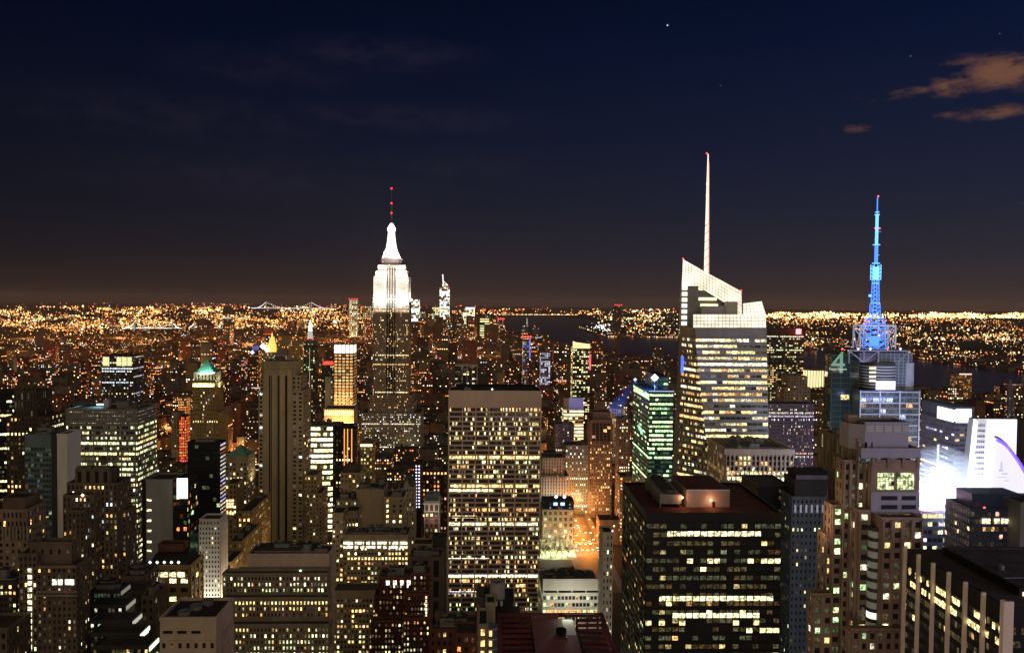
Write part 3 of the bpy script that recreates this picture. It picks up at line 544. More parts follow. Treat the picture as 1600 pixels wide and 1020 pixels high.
for z_ in zz[1:]: m = b.custom('red_beacon'); m.octa([(cx, cy - 2.4, z_)], [1.9], [(3, .08, .06)], LM)
m = b.custom('red_beacon'); m.octa([(cx - 12, Y + 5, zs[0] - 7), (cx + 12, Y + 5, zs[0] - 7)], [1.2, 1.2], [(1.6, .1, .1)] * 2, LM)
f0 = b.foot[1]; EC = (1, .98, .94)
for x, w_ in ((f0[0] + 11, 17), (f0[1] - 11, 17), ((f0[0] + f0[1]) / 2, 10)):
    for yy, e in ((470, 26000), (436, 11000)): zz = P(611, yy, Y)[1]; area('facade_flood', (x, Y - 22, zz - 2), (x, Y + 1, zz + 24), w_, 3, e * (1 if w_ > 12 else .12) * 2.6, EC)
for sgn, x in ((-1, f0[0] - 8), (1, f0[1] + 8)): area('side_flood', (x, Y + 20, P(611, 470, Y)[1]), (x - sgn * 8, Y + 20, P(611, 440, Y)[1]), 30, 3, 40000, EC)
for k in range(4): a = k * PI / 2 - PI / 2 + .3; area('mast_flood', (cx + math.cos(a) * 24, cy + math.sin(a) * 24, zs[0] + 3), (cx, cy, zs[2]), 6, 6, 34000, EC)
area('shoulder_flood', (f0[0] + 5, Y - 3, P(611, 430, Y)[1]), (f0[0] + 10, Y + 4, P(611, 415, Y)[1]), 12, 3, 60000, EC); area('shoulder_flood', (f0[1] - 5, Y - 3, P(611, 430, Y)[1]), (f0[1] - 10, Y + 4, P(611, 415, Y)[1]), 12, 3, 60000, EC)
area('base_flood', ((f0[0] + f0[1]) / 2 + 26, Y - 30, P(611, 690, Y)[1]), ((f0[0] + f0[1]) / 2 + 22, Y - 13, P(611, 660, Y)[1]), 40, 3, 1500, (1, .85, .5))

b = Bld('golden_grid_tower', 'slender tower glowing amber through its window grid under a white finned crown', 'amber grid tower'); Y = 1000
b.tier(522, 552, 553, Y, 24, style(fh=3.9, bw=4.9, ww=.66, wh=.5, lit=.97, rowp=.9, bri=.80, pal=['warm', 'warm', 'yel', 'orange'], rel=.4, hrel=.4, dim=1), 'tan'); X0, X1, Y0, Y1, z1 = b.foot[0]; zt = P(537, 539, Y)[1]
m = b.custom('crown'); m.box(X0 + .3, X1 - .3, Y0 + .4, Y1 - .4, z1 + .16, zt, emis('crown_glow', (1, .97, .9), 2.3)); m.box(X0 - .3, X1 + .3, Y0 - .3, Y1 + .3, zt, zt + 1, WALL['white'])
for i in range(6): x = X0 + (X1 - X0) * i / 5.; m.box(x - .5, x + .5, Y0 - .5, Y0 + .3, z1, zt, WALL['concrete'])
area('amber_flood', ((X0 + X1) / 2, Y0 - 16, P(537, 640, Y)[1]), ((X0 + X1) / 2, Y0, P(537, 590, Y)[1]), 24, 4, 30000, (1, .62, .25))
b = Bld('classical_building', 'low classical building with its whole top floor blazing gold', 'blazing gold building'); Y = 950
b.tier(507, 552, 650, Y, 26, None, 'limestone', roof=False); b.tier(506, 553, 639, Y - 1, 28, None, 'limestone'); X0, X1, Y0, Y1, z1 = b.foot[-1]; m = b.custom('colonnade'); zz = P(530, 650, Y)[1]
for i in range(15): x = X0 + 1 + (X1 - X0 - 2) * i / 14; m.cyl(x, Y0 - 1.2, .5, zz, z1 - 1, WALL['limestone'], n=8)
m.box(X0 - .6, X1 + .6, Y0 - 2.2, Y0 - .1, z1 - 1, z1 + .5, WALL['limestone'])
m = b.custom('lit_loggia'); m.box(X0 + .4, X1 - .4, Y0 - .5, Y0 - .1, zz + 1, z1 - 1.2, emis('gold_glow', (1, .72, .25), 3))
area('gold_flood', ((X0 + X1) / 2, Y0 - 9, zz - 8), ((X0 + X1) / 2, Y0, zz), 32, 2, 12000, (1, .6, .2)); area('gold_flood', (X1 - 8, Y0 - 6, zz - 16), (X1 - 8, Y0, zz - 9), 18, 2, 16000, (1, .5, .12))
b = Bld('blank_tower', 'thin blank grey tower left of the amber grid tower', 'thin grey tower')
b.tier(508, 520, 590, 1020, 20, None, 'grey', sides=''); facade(b.mb(), b.panes, (b.foot[0][1] - 3, 1020, 0), (b.foot[0][1], 1020, 0), (b.foot[0][1], 1020, b.foot[0][4]), (b.foot[0][1] - 3, 1020, b.foot[0][4]), style(bw=3, lit=.2), WALL['grey'], b.rng)
b = Bld('red_roof_tower', 'slim dark tower topped by a glowing red hood', 'red-hooded tower', indiv=False)
b.tier(503, 519, 571, 1110, 18, style(bw=3, lit=.15, bri=1.2, rel=0), 'charcoal'); X0, X1, Y0, Y1, z1 = b.foot[0]; m = b.custom('red_hood'); m.prism([(X0, Y0), (X1, Y0), (X1, Y1), (X0, Y1)], z1, z1 + 5, emis('red_glow', (1, .04, .03), 1.4), foot2=[(X0 + 2, Y0 + 2), (X1 - 2, Y0 + 2), (X1 - 2, Y1 - 2), (X0 + 2, Y1 - 2)])
b = Bld('amber_edged_building', 'dark building edged with vertical strings of amber light', 'amber-edged building')
b.tier(520, 552, 668, 790, 22, style(fh=3.8, bw=3, lit=.05, bri=1), 'black'); X0, X1, Y0, Y1, z1 = b.foot[0]
for pxx in (538, 543, 549.5): m = b.custom('light_strip'); xx = P(pxx, 690, 789)[0]; m.box(xx - .42, xx + .42, 789, 789.4, 20, z1 - 1, emis('amber_strip', (1, .38, .06), 1.5))
# ================================================================== CENTRE FOREGROUND
b = Bld('ledged_block', 'broad brown block with four stepped ledges and many small lit windows, bottom centre-left', 'brown ledged block')
ls = style(fh=2.5, bw=1.5, ww=.45, wh=.55, lit=.38, rowp=.05, bri=1.0, pal=['white', 'yel', 'pale', 'warm'], rel=.3, dim=.3)
b.tier(386, 514, 868, 350, 14, None, 'concrete'); b.tier(372, 514, 893, 346, 3.9, None, 'warmgrey')
for i, (xl, xr, yt, Y) in enumerate([(348, 512, 899, 340), (349, 513, 937, 334), (350, 514, 979, 328)]): b.tier(xl, xr, yt, Y, 5.9, ls, 'warmgrey', par=1.2)
X0, X1, Y0, Y1, z1 = b.foot[0]; b.clutter(X0, X1, Y0, Y1, z1, 7)
m = b.custom('rooftop_unit'); m.box(X0 + 3, X1 - 6, Y0 + 4, Y1 - 2, z1 + .2, z1 + 2.2, WALL['charcoal'])
m = b.custom('roof_lamp'); xx, zz = P(469, 892, 344.5); m.octa([(xx, 345, zz)], [.6], [(1.4, 2.2, 1.6)], LM)
b = Bld('tan_apartment_block', 'wide tan block with two blazing window rows under its roof, left of concrete grid tower', 'tan blazing-row block')
tsn = style(fh=3.0, bw=2.1, ww=.55, wh=.52, lit=.28, rowp=.05, bri=1.3, pal=['yel', 'warm', 'white', 'yel'], rel=.25, dim=.35, top=3.4)
b.tier(537, 638, 837, 480, 18, tsn, 'tan'); X0, X1, Y0, Y1, z1 = b.foot[0]
b.tier(519, 536.5, 803, 486, 16, tsn, 'tan'); b.tier(534, 560, 800, 499, 14, tsn, 'tan'); b.clutter(X0, X1, Y0, Y1, z1, 7)
m = b.custom('bright_rows')
for yy in (848, 854.5): 
    for k in range(34):
        if k % 6 == 5: continue
        xx, zz = P(538 + k * 2.95, yy, 479.2); 
        if b.rng.random() < .93: m.quads([[(xx - .42, 479.2, zz - .75), (xx + .42, 479.2, zz - .75), (xx + .42, 479.2, zz + .75), (xx - .42, 479.2, zz + .75)]], GL, [(2.6, 2.3, 1.7)])
m = b.custom('roof_gantry')
for i in range(6): x = X0 + 6 + i * 5; m.bar((x, Y0 + 5, z1), (x + 3, Y0 + 5, z1 + 4.5), .13, STEEL); m.bar((x + 3, Y0 + 5, z1 + 4.5), (x + 5, Y0 + 5, z1), .13, STEEL)
m.bar((X0 + 6, Y0 + 5, z1 + 4.5), (X0 + 36, Y0 + 5, z1 + 4.5), .14, STEEL)
b.tier(520, 600, 925, 462, 14, tsn, 'tan')
b = Bld('stepped_tan_building', 'tan stepped building with a large blank central wall and black rooftops', 'blank-centred tan building')
t2 = style(fh=3.1, bw=2.0, ww=.5, wh=.5, lit=.22, bri=1.1, rel=.25, pal=['yel', 'warm', 'white'])
b.tier(557, 600, 766, 565, 22, None, 'tan', sides=''); b.tier(527, 556.5, 783, 560, 24, t2, 'tan'); b.tier(600.5, 631, 778, 562, 22, style(fh=3.7, bw=4.5, ww=.35, lit=.25, bri=1.5), 'tan'); b.tank(b.foot[0][0] + 6, 575, b.foot[0][4], 2, 3.5, 2); b.clutter(*b.foot[1][:4], b.foot[1][4], 3); b.clutter(*b.foot[2][:4], b.foot[2][4], 3); b.clutter(*b.foot[0][:4], b.foot[0][4], 3)
b = Bld('domed_building', 'tan building with a low dark dome, behind the stepped tan one', 'dark-domed building')
b.tier(532, 562, 740, 640, 20, style(fh=4, bw=2.9, ww=.5, lit=.25, bri=1.1), 'tan'); X0, X1, Y0, Y1, z1 = b.foot[0]; m = b.custom('dome'); cx, cy = (X0 + X1) / 2 - 1, (Y0 + Y1) / 2
for i in range(5): m.cyl(cx, cy, 7.2 * math.cos(i * .3), z1 + .2 + 7.2 * math.sin(i * .3), z1 + .2 + 7.2 * math.sin((i + 1) * .3), WALL['darkbrown'], r2=7.2 * math.cos((i + 1) * .3), n=16)
b = Bld('gabled_building', 'cream Gothic building with a steep gable and green slate roof', 'cream gabled building')
b.tier(623, 647, 762, 640, 18, style(fh=3.8, bw=2.1, ww=.45, wh=.5, lit=.15, bri=1.1, dim=.3, rel=.35), 'limestone'); X0, X1, Y0, Y1, z1 = b.foot[0]; m = b.custom('gable'); cx = (X0 + X1) / 2
m.quads([[(cx - 3, Y0 - .3, z1), (cx + 3, Y0 - .3, z1), (cx + .1, Y0 - .3, z1 + 6.5), (cx - .1, Y0 - .3, z1 + 6.5)], [(cx + 3, Y0 + 2, z1), (cx - 3, Y0 + 2, z1), (cx - .1, Y0 + 2, z1 + 6.5), (cx + .1, Y0 + 2, z1 + 6.5)], [(cx - 3, Y0 + 2, z1), (cx - 3, Y0 - .3, z1), (cx - .1, Y0 - .3, z1 + 6.5), (cx - .1, Y0 + 2, z1 + 6.5)], [(cx + 3, Y0 - .3, z1), (cx + 3, Y0 + 2, z1), (cx + .1, Y0 + 2, z1 + 6.5), (cx + .1, Y0 - .3, z1 + 6.5)]], WALL['limestone'])
m = b.custom('slate_roof'); m.prism([(cx - 4, Y0 + 2.5), (X1 - .6, Y0 + 2.5), (X1 - .6, Y1 - .6), (cx - 4, Y1 - .6)], z1 + .2, z1 + 9, mat('slate', (.03, .05, .045), .6), foot2=[(cx - 1, Y0 + 7), (cx + 3, Y0 + 7), (cx + 3, Y1 - 5), (cx - 1, Y1 - 5)])
b = Bld('ornate_building', 'narrow ornate building, white stone above red brick, with arched top windows', 'ornate narrow building')
b.tier(663, 686, 784, 590, 16, None, 'white'); X0, X1, Y0, Y1, z1 = b.foot[0]; zz = P(674, 800, 590)[1]
b.tierm(X0 + .4, X1 - .4, Y0 - .3, Y0 - .05, 0, zz, style(fh=3.9, bw=3.0, ww=.5, wh=.55, lit=.5, bri=.7, pal=['pale', 'pink', 'yel'], rel=.2), 'redbrick', sides='', roof=False)
m = b.custom('arched_windows')
for k in range(3):
    x = X0 + (X1 - X0) * (k + .5) / 3; m.poly_([(x - 1.2, Y0 - .12, zz + 1), (x + 1.2, Y0 - .12, zz + 1), (x + 1.2, Y0 - .12, zz + 4.2), (x + .8, Y0 - .12, zz + 5.2), (x, Y0 - .12, zz + 5.7), (x - .8, Y0 - .12, zz + 5.2), (x - 1.2, Y0 - .12, zz + 4.2)], WALL['redbrick'])
m = b.custom('cornice'); m.box(X0 - 1, X1 + 1, Y0 - 1.3, Y0 - .1, z1 - 1.6, z1 - .5, WALL['white']); m = b.custom('rooftop_unit'); m.box(X0 + 1, X1 - .6, Y0 + 5, Y1 - 2, z1 + .2, z1 + 5, WALL['bluegrey']); area('front_flood', ((X0 + X1) / 2, Y0 - 9, zz - 6), ((X0 + X1) / 2, Y0, zz + 3), 9, 2, 1100, (1, .9, .7))
b = Bld('narrow_lamp_building', 'narrow dark building hung with two vertical strings of violet-white lamps', 'violet-lamped building')
b.tier(648, 659, 724, 700, 16, None, 'black'); 
for pxx in (650.5, 655):
    for k in range(14): xx, zz = P(pxx, 728 + k * 4.9, 699); m = b.custom('string_lamp'); m.octa([(xx, 699, zz)], [.78], [(1.9, 1.7, 2.6)], LM)
b = Bld('brick_building', 'dark brick building with stacks of orange-lit windows right of the violet lamps', 'orange-stack building')
b.tier(660, 699, 736, 720, 18, style(fh=3.9, bw=3.2, ww=.45, lit=.2, bri=1.3, colp=.12, pal=['orange', 'warm', 'pink']), 'darkbrown'); b.clutter(*b.foot[0][:4], b.foot[0][4], 3, True)
b = Bld('red_brick_block', 'dark red brick stepped block near the bottom centre with four bright penthouse windows', 'red brick block')
rb = style(fh=2.75, bw=1.65, ww=.45, wh=.5, lit=.22, bri=1.0, pal=['yel', 'warm', 'white', 'pale'], rel=.22, dim=.35)
b.tier(592, 640, 903, 400, 12, rb, 'redbrick'); b.tier(641, 671, 898, 402, 12, rb, 'redbrick'); b.tier(585, 591.6, 932, 401, 12, rb, 'redbrick'); b.tier(632, 671, 930, 395, 4.9, rb, 'redbrick'); b.tier(580, 632, 972, 394, 5.5, rb, 'redbrick'); b.tier(630, 671, 968, 390, 4.9, rb, 'redbrick')
m = b.custom('bright_windows')
for pxx in (606, 617, 628, 638.5): xx, zz = P(pxx, 910, 399.5); m.quads([[(xx - .85, 399.5, zz - 1.1), (xx + .85, 399.5, zz - 1.1), (xx + .85, 399.5, zz + 1.1), (xx - .85, 399.5, zz + 1.1)]], GL, [(2.6, 2.2, 1.7)])
b.clutter(*b.foot[0][:4], b.foot[0][4], 3); b.clutter(*b.foot[1][:4], b.foot[1][4], 2)
m = b.custom('stair_lights'); 
for k in range(6): xx, zz = P(666, 933 + k * 6, 394.4); m.quads([[(xx - .35, 394.4, zz - .7), (xx + .35, 394.4, zz - .7), (xx + .35, 394.4, zz + .7), (xx - .35, 394.4, zz + .7)]], GL, [(2.2, 1.5, 1)])
b = Bld('pillared_building', 'shadowed brown building with tall stone pillars, right of the red brick block', 'shadowed pillared building')
b.tier(640, 690, 872, 440, 16, style(fh=12, bw=5.5, ww=.5, wh=.8, lit=0, rel=.8, hrel=.4, dim=0), 'darkbrown' and 'brown'); b.tier(676, 697, 842, 470, 10, None, 'charcoal'); b.tier(645, 675, 852, 465, 12, style(lit=.1), 'ochre'); b.clutter(*b.foot[0][:4], b.foot[0][4], 5)
b = Bld('rooftop_cluster', 'low dark block with small rooftop sheds, bottom centre, left of the water cylinder', 'low shed-roofed block')
b.tier(672, 745, 985, 350, 16, style(lit=.12, bw=2.6), 'redbrick'); b.clutter(*b.foot[0][:4], b.foot[0][4], 8, True); b.tier(712, 745, 992, 330, 12, style(lit=.2, fh=4, bw=3.4, bri=.8, pal=['orange', 'warm']), 'redbrick')
b = Bld('round_cornered_building', 'pale round-cornered building with curved lit balconies at the very bottom centre', 'round-cornered building')
X0, z1 = P(747, 979, 262); X1, _ = P(762, 979, 262); b.tierm(X0, X1, 262, 276, 0, z1, style(fh=3.7, bw=3.0, ww=.4, wh=.6, lit=.95, rowp=.9, bri=1.1, pal=['warm', 'yel']), 'limestone')
m = b.custom('curved_bay'); cx, cy = X1 + 1.2, 265.6; gl2 = emis('balcony_glow', (1, .7, .3), 1.2)
for k in range(12):
    zz = z1 - 1 - k * 3.4; m.cyl(cx, cy, 2.6, zz - 3.3, zz, WALL['bluegrey'], n=18); m.cyl(cx, cy, 2.85, zz - .5, zz - .2, WALL['silver'], n=18); xq = cx - .2; m.box(xq - .5, xq + .5, cy - 2.9, cy - 2.55, zz - 2.5, zz - .7, gl2)
b.tier(759, 774, 945, 278, 8, None, 'limestone')
tk = MB(); tx, tz0 = P(777, 938, 290); _, tz1 = P(777, 906, 290); tk.cyl(tx, 290, 2.8, tz0, tz1, WALL['silver'] if False else mat('tank_steel', (.4, .42, .44), .5, .3, .3, .5), n=24, cap=False); tk.cyl(tx, 290, 2.5, tz1 - 1.6, tz1 - 1.5, WALL['black'], n=24); tk.cyl(tx, 290, 2.95, tz1 - .3, tz1, STEEL, n=24, cap=False); b.parts['cooling_cylinder#9'] = tk
b.tier(757, 802, 940, 287, 12, None, 'black', par=.6)
m = b.custom('vent')
for k in range(3): m.cyl(tx - 2.4 + k * 1.9, 286.6, .55, tz0 - .5, tz0 + 1.2, WALL['silver'], n=10)
for nm in ('red_roofed_building',):
    b = Bld(nm, 'roof of red-painted steel beams around a flat central box, bottom centre foreground', 'red-beamed roof')
    xa, z1 = P(777, 957, 240); xb, _ = P(942, 957, 240); ya = 196
    b.tierm(xa, xb, ya, 240, 0, z1 - 5, None, 'redbrick', roof=True, par=0); rs_ = WALL['redsteel']; m = b.custom('steel_frame')
    for x in (xa + .5, xb - .5): m.box(x - .5, x + .5, ya, 240, z1 - 1, z1, rs_); [m.bar((x, y, z1 - 5), (x, y, z1 - .9), .25, rs_) for y in np.arange(ya + 1, 240, 4)]
    m.box(xa + 1.1, xb - 1.1, 239, 240, z1 - 1, z1, rs_); [m.bar((x, 239.5, z1 - 5), (x, 239.5, z1 - .9), .25, rs_) for x in np.arange(xa + 2, xb - 1, 3.2)]
    m.bar((xb - 12, 238, z1 + .3), (xb - 3, 238, z1 + .3), .1, STEEL); m.bar((xb - 11, 238, z1), (xb - 11, 238, z1 - 4), .1, STEEL); m.bar((xb - 5, 238, z1), (xb - 5, 238, z1 - 4), .1, STEEL)
    ca, cb_ = P(829, 962, 238)[0], P(870, 962, 238)[0]
    for k in range(11):
        y = ya + 2 + k * 3.8; mm = b.custom('roof_beam'); mm.box(xa + 1.1, ca - .5, y, y + .8, z1 - 1.3, z1 - .5, rs_); mm = b.custom('roof_beam'); mm.box(cb_ + 5.6, xb - 1.1, y, y + .8, z1 - 1.3, z1 - .5, rs_)
        mm = b.custom('brace'); mm.bar((xa + 2, y + .4, z1 - 1.2), (ca - 1, y + 3.2, z1 - 3.5), .22, rs_)
    mm = b.custom('central_box'); pk = mat('dusty_pink', (.15, .065, .065), .7, .25); mm.box(ca, cb_ + 4.6, ya, 236, z1 - 4.8, z1 - .2, pk); mm.box(ca + .2, cb_ + .3, 236.3, 238, z1 - 4.8, z1 + .7, pk)
    mm = b.custom('floodlit_plate'); mm.box(cb_ + 1.2, cb_ + 4.4, 224, 235, z1 - .19, z1 - .1, WALL['white']); area('plate_flood', (cb_ + 3, 236.5, z1 + 2.5), (cb_ + 2.5, 228, z1), 2, .5, 260, (.85, 1, .75))
    mm = b.custom('roof_fan'); mm.cyl(cb_ + .1, 225, 1.5, z1 - .19, z1 + 1.2, WALL['black'], n=16, cap=False); mm.box(cb_ - 1, cb_ + 1.6, 221.4, 222.6, z1 - .19, z1 + .3, WALL['charcoal'])
    mm = b.custom('light_glow'); area('red_work_light', ((xa + xb) / 2 - 4, 214, z1 + 22), ((xa + xb) / 2, 222, z1), 6, 6, 260, (1, .45, .45))
b.parts.pop([k for k in b.parts if k.startswith('light_glow')][0])
b = Bld('low_white_building', 'low building with a white perforated roof screen beside the concrete grid tower', 'perforated-screen building')
b.tier(848, 939, 928, 470, 42, style(fh=4.2, bw=2.2, ww=.8, wh=.55, lit=.2, rowp=.2, bri=.9, pal=['green', 'pale', 'warm'], rel=.2, hrel=.4), 'white'); X0, X1, Y0, Y1, z1 = b.foot[0]
m = b.custom('perforated_screen'); zs_ = P(890, 904, 470)[1]; zl = P(890, 922, 470)[1]; m.box(X0, X1, Y0 - .1, Y0 + .3, zl, zs_, WALL['white'])
hol = [[(X0 + 1 + i * 1.02 + (j % 2) * .5, Y0 - .13, zl + .8 + j * 1.05), (X0 + 1.42 + i * 1.02 + (j % 2) * .5, Y0 - .13, zl + .8 + j * 1.05), (X0 + 1.42 + i * 1.02 + (j % 2) * .5, Y0 - .13, zl + 1.15 + j * 1.05), (X0 + 1 + i * 1.02 + (j % 2) * .5, Y0 - .13, zl + 1.15 + j * 1.05)] for i in range(32) for j in range(6)]
m.quads(hol, WALL['charcoal']); [m.bar((x, Y0 + .1, z1), (x, Y0 + .1, zl), .3, WALL['white']) for x in np.linspace(X0 + .4, X1 - .4, 5)]
b.clutter(X0 + 2, X1, Y0 + 3, Y1, z1, 14); b.clutter(X0 + 2, X1, Y0 + 22, Y1, z1, 8); m = b.custom('roof_box'); m.box(X0, X1, Y0 + 3, Y1 - 8, z1 + .2, z1 + 2.2, WALL['charcoal'])
area('screen_flood', ((X0 + X1) / 2, Y0 - 14, zl - 4), ((X0 + X1) / 2, Y0, zl), 26, 2, 2800, (1, .95, .72))
b = Bld('white_sliver_building', 'narrow white building with small windows left of the dark reflective tower', 'white sliver building')
b.tier(942, 958, 834, 400, 12, style(fh=3.7, bw=2.1, ww=.4, wh=.5, lit=.2, bri=1.0, dim=.2), 'white', roofm=mat('roof_red', (.05, .02, .02), .9)); m = b.custom('beacon'); xx, zz = P(957, 829, 400); m.octa([(xx, 400, zz)], [.6], [(2.4, .9, .8)], LM)
area('sliver_flood', (b.foot[0][0] - 14, 392, 60), (b.foot[0][0], 402, 75), 8, 8, 5200, (.95, 1, .85))
b = Bld('park_building', 'tan grid building above the bright little park, with lit signs on its roof', 'park-side building')
b.tier(848, 896, 797, 835, 34, style(fh=6.6, bw=5.6, ww=.55, wh=.6, lit=.15, bri=.7, dim=.8, pal=['warm', 'red', 'pale', 'yel'], rel=.5), 'tan'); b.tier(849, 897, 785, 842, 26, style(lit=.2, bw=3, bri=.7, pal=['blue', 'red', 'yel']), 'charcoal'); X0, X1, Y0, Y1, z1 = b.foot[1]
for pxx in (869, 882): m = b.custom('roof_floodlight'); xx, zz = P(pxx, 776, 842); m.bar((xx, 842, z1), (xx, 842, zz), .2, STEEL); m.octa([(xx, 842, zz)], [1.9], [(2.4, 3, 3.4)], LM)
area('park_flood', ((X0 + X1) / 2, 800, 6), ((X0 + X1) / 2, 836, 14), 30, 6, 26000, (.9, 1, .6))
for pxx in (868, 879): m = b.custom('lit_sign'); xx, zz = P(pxx, 787, 841.5); m.box(xx - 2.2, xx + 2.2, 841.2, 841.6, zz - 1.6, zz + 1.6, emis('sign_blue', (.55, .85, 1), 1.4))
b = Bld('ribbed_building', 'pale ribbed stone building with tapering shoulders behind the park-side one', 'pale ribbed building')
b.tier(848, 882, 716, 920, 30, style(fh=3.8, bw=3.2, ww=.35, wh=.7, lit=.06, rel=.9, hrel=0, dim=.1), 'limestone'); b.tier(846, 889, 745, 916, 36, style(fh=3.8, bw=3.2, ww=.35, wh=.7, lit=.06, rel=.9, hrel=0, dim=.1), 'limestone'); b.tier(850, 868, 708, 924, 16, None, 'charcoal')
area('pale_flood', (b.foot[0][0] + 14, 898, 20), (b.foot[0][0] + 14, 918, 70), 30, 4, 15000, (.95, 1, .85))
b = Bld('blue_windowed_tower', 'brown tower with tall blue glass upper bays and amber-lit lower floors', 'blue-bayed tower')
b.tier(922.5, 957, 657, 950, 30, None, 'brown'); X0, X1, Y0, Y1, z1 = b.foot[0]; zm = P(940, 694, 930)[1]
facade(b.mb(), b.panes, (X0, Y0, 0), (X1, Y0, 0), (X1, Y0, zm), (X0, Y0, zm), style(fh=3.9, bw=2.3, ww=.5, wh=.55, lit=.3, bri=1.2, pal=['warm', 'yel', 'warm'], rel=.4, hrel=.15), WALL['brown'], b.rng)
facade(b.mb(), b.panes, (X0 + 2, Y0, zm), (X1 - 2, Y0, zm), (X1 - 2, Y0, z1 - 3), (X0 + 2, Y0, z1 - 3), style(fh=3.9, bw=4.2, ww=.85, wh=.92, lit=.08, bri=1, dim=0, rel=.4, pal=['warm', 'pink'], hrel=.1), WALL['brown'], b.rng)
facade(b.mb(), b.panes, (X0, Y1, 0), (X0, Y0, 0), (X0, Y0, z1 - 2), (X0, Y1, z1 - 2), style(fh=3.9, bw=2.6, ww=.4, lit=.25, bri=1.1, pal=['warm']), WALL['brown'], b.rng, False)
b.tierm(X0 + 3, X1 - 2, Y0 + 3, Y1 - 3, z1 + .2, z1 + 9, None, 'brown'); area('amber_street', (X0 - 8, Y0 - 12, 12), (X0 + 8, Y0, 30), 16, 5, 22000, (1, .55, .2))
for lab, sh, a, wl, st_ in [
    ('dark blue-grey building with one bright row of windows left of the blue-bayed tower', 'one-row grey building', (884, 919, 697, 965, 30), 'bluegrey', style(lit=.18, rowp=.12, bri=1.2, pal=['white', 'cool'], bw=2.6)),
    ('violet-brown stepped tower with a small penthouse, left of the one-row grey building', 'violet-brown tower', (868, 897, 664, 1010, 26), 'purplegrey', style(lit=.08, bw=3, bri=1)),
    ('white ribbon-floored building with a blue-lit roof panel', 'blue-panelled building', (881, 912, 640, 1160, 26), 'white', style(fh=5, bw=4, ww=.95, wh=.55, lit=.5, rowp=.6, bri=1.2, pal=['white', 'yel', 'pale'])),
    ('narrow brown tower close left of the green glass tower', 'narrow brown tower', (968, 985, 655, 900, 24), 'brown', style(lit=.14, rowp=.07, bri=1.2, pal=['white', 'yel'], bw=2.4)),
    ('pale floodlit building with white panels behind the blue-bayed tower', 'white-panelled building', (956, 977, 640, 1060, 20), 'white', style(fh=4, bw=3, lit=.3, bri=.8, ww=.5, wh=.7)),
    ('stone building with a brightly lit cornice, below the amber grid tower', 'lit-cornice building', (563, 582, 693, 860, 20), 'ochre', style(lit=.3, bw=3, bri=1.1)),
    ('small square concrete tower with four white vertical fins, above the concrete grid tower', 'white-finned tower', (711, 746, 572, 1330, 30), 'charcoal', style(fh=3.9, bw=5, ww=.9, wh=.6, lit=.15, rowp=.1, bri=1.3, pal=['white', 'yel'])),
    ('dark tower with green-lit edge strip right of the old brown slab', 'green-edged dark tower', (475, 492, 536, 1330, 26), 'charcoal', style(lit=.22, bw=3, bri=1.2, pal=['warm', 'green', 'pink'])),
    ('amber-washed broad brown slab rising behind the striped stone tower', 'amber-washed slab', (432, 473, 526, 1600, 30), 'ochre', style(lit=.22, rowp=.08, bri=1.2, bw=3.4, pal=['warm', 'orange', 'yel'])),
    ('dark apartment tower with gold crown and red strip, above the blue-panelled building', 'gold-crowned tower', (895, 922, 545, 1500, 28), 'charcoal', style(fh=4.2, bw=4, ww=.7, wh=.55, lit=.5, bri=1.6, pal=['yel', 'warm', 'pale'])),
    ('blue-lit tower with a ring of red lamps on top, right of centre', 'red-ringed blue tower', (817, 829, 528, 2500, 30), 'bluegrey', style(fh=5, bw=6, ww=.8, lit=.35, bri=.8, pal=['blue', 'lilac', 'warm'])),
    ('bluish-white glazed tower at right of the concrete grid tower roof', 'bluish glazed tower', (845, 860, 551, 2000, 30), 'purplegrey', style(fh=5, bw=5, ww=.8, wh=.7, lit=.6, bri=.7, pal=['cool', 'lilac', 'lilac']))]:
    b = Bld('office_tower', lab, sh, indiv=a[3] < 1000); st_['rel'] = .3 if a[3] < 1400 else 0; b.tier(*a, st_, wl); X0, X1, Y0, Y1, z1 = b.foot[0]; b.clutter(X0, X1, Y0, Y1, z1, 3)
    if sh == 'white-finned tower':
        m = b.custom('fin'); [m.box(x - .5, x + .5, Y0 - 1, Y0 - .35, 0, z1 + 1.2, WALL['silver']) for x in np.linspace(X0 + 12, X1 - .5, 4)]; m.box(X0, X1, Y0 - 1.2, Y1, z1 + .2, z1 + 2, WALL['silver'])
    if sh == 'blue-panelled building': m = b.custom('blue_panel'); xa, za = P(889, 622, Y0 + 4); xb, zb_ = P(912, 632, Y0 + 4); m.box(xa, xb, Y0 + 4, Y0 + 10, z1, za, emis('blue_panel', (.08, .12, .4), .6)); m.box(X0, xa - .2, Y0 + 4, Y0 + 10, z1, za, WALL['limestone'])
    if sh == 'lit-cornice building': m = b.custom('cornice_glow'); m.box(X0, X1, Y0 - .6, Y0 - .35, z1 - 3, z1 - .5, emis('cornice_light', (1, .8, .45), 2))
    if sh == 'green-edged dark tower': m = b.custom('edge_strip'); m.box(X0 + 9, X0 + 9.8, Y0 - .6, Y0 - .35, z1 - 75, z1 - 8, emis('green_strip', (.6, .8, .35), .5))
    if sh == 'gold-crowned tower':
        m = b.custom('crown'); q = [(X0, z1), (X1, z1), (X1, z1 + 9), (X0 + 6, z1 + 12.5), (X0, z1 + 15)]; m.poly_([(x, Y0, z) for x, z in q], emis('gold_crown', (1, .62, .28), 1.6)); m.poly_([(x, Y0 + 8, z) for x, z in reversed(q)], WALL['tan']); [m.quads([[(*(q[i][0], Y0), q[i][1]), (q[i][0], Y0 + 8, q[i][1]), (q[(i + 1) % 5][0], Y0 + 8, q[(i + 1) % 5][1]), (q[(i + 1) % 5][0], Y0, q[(i + 1) % 5][1])]], WALL['tan']) for i in range(5)]
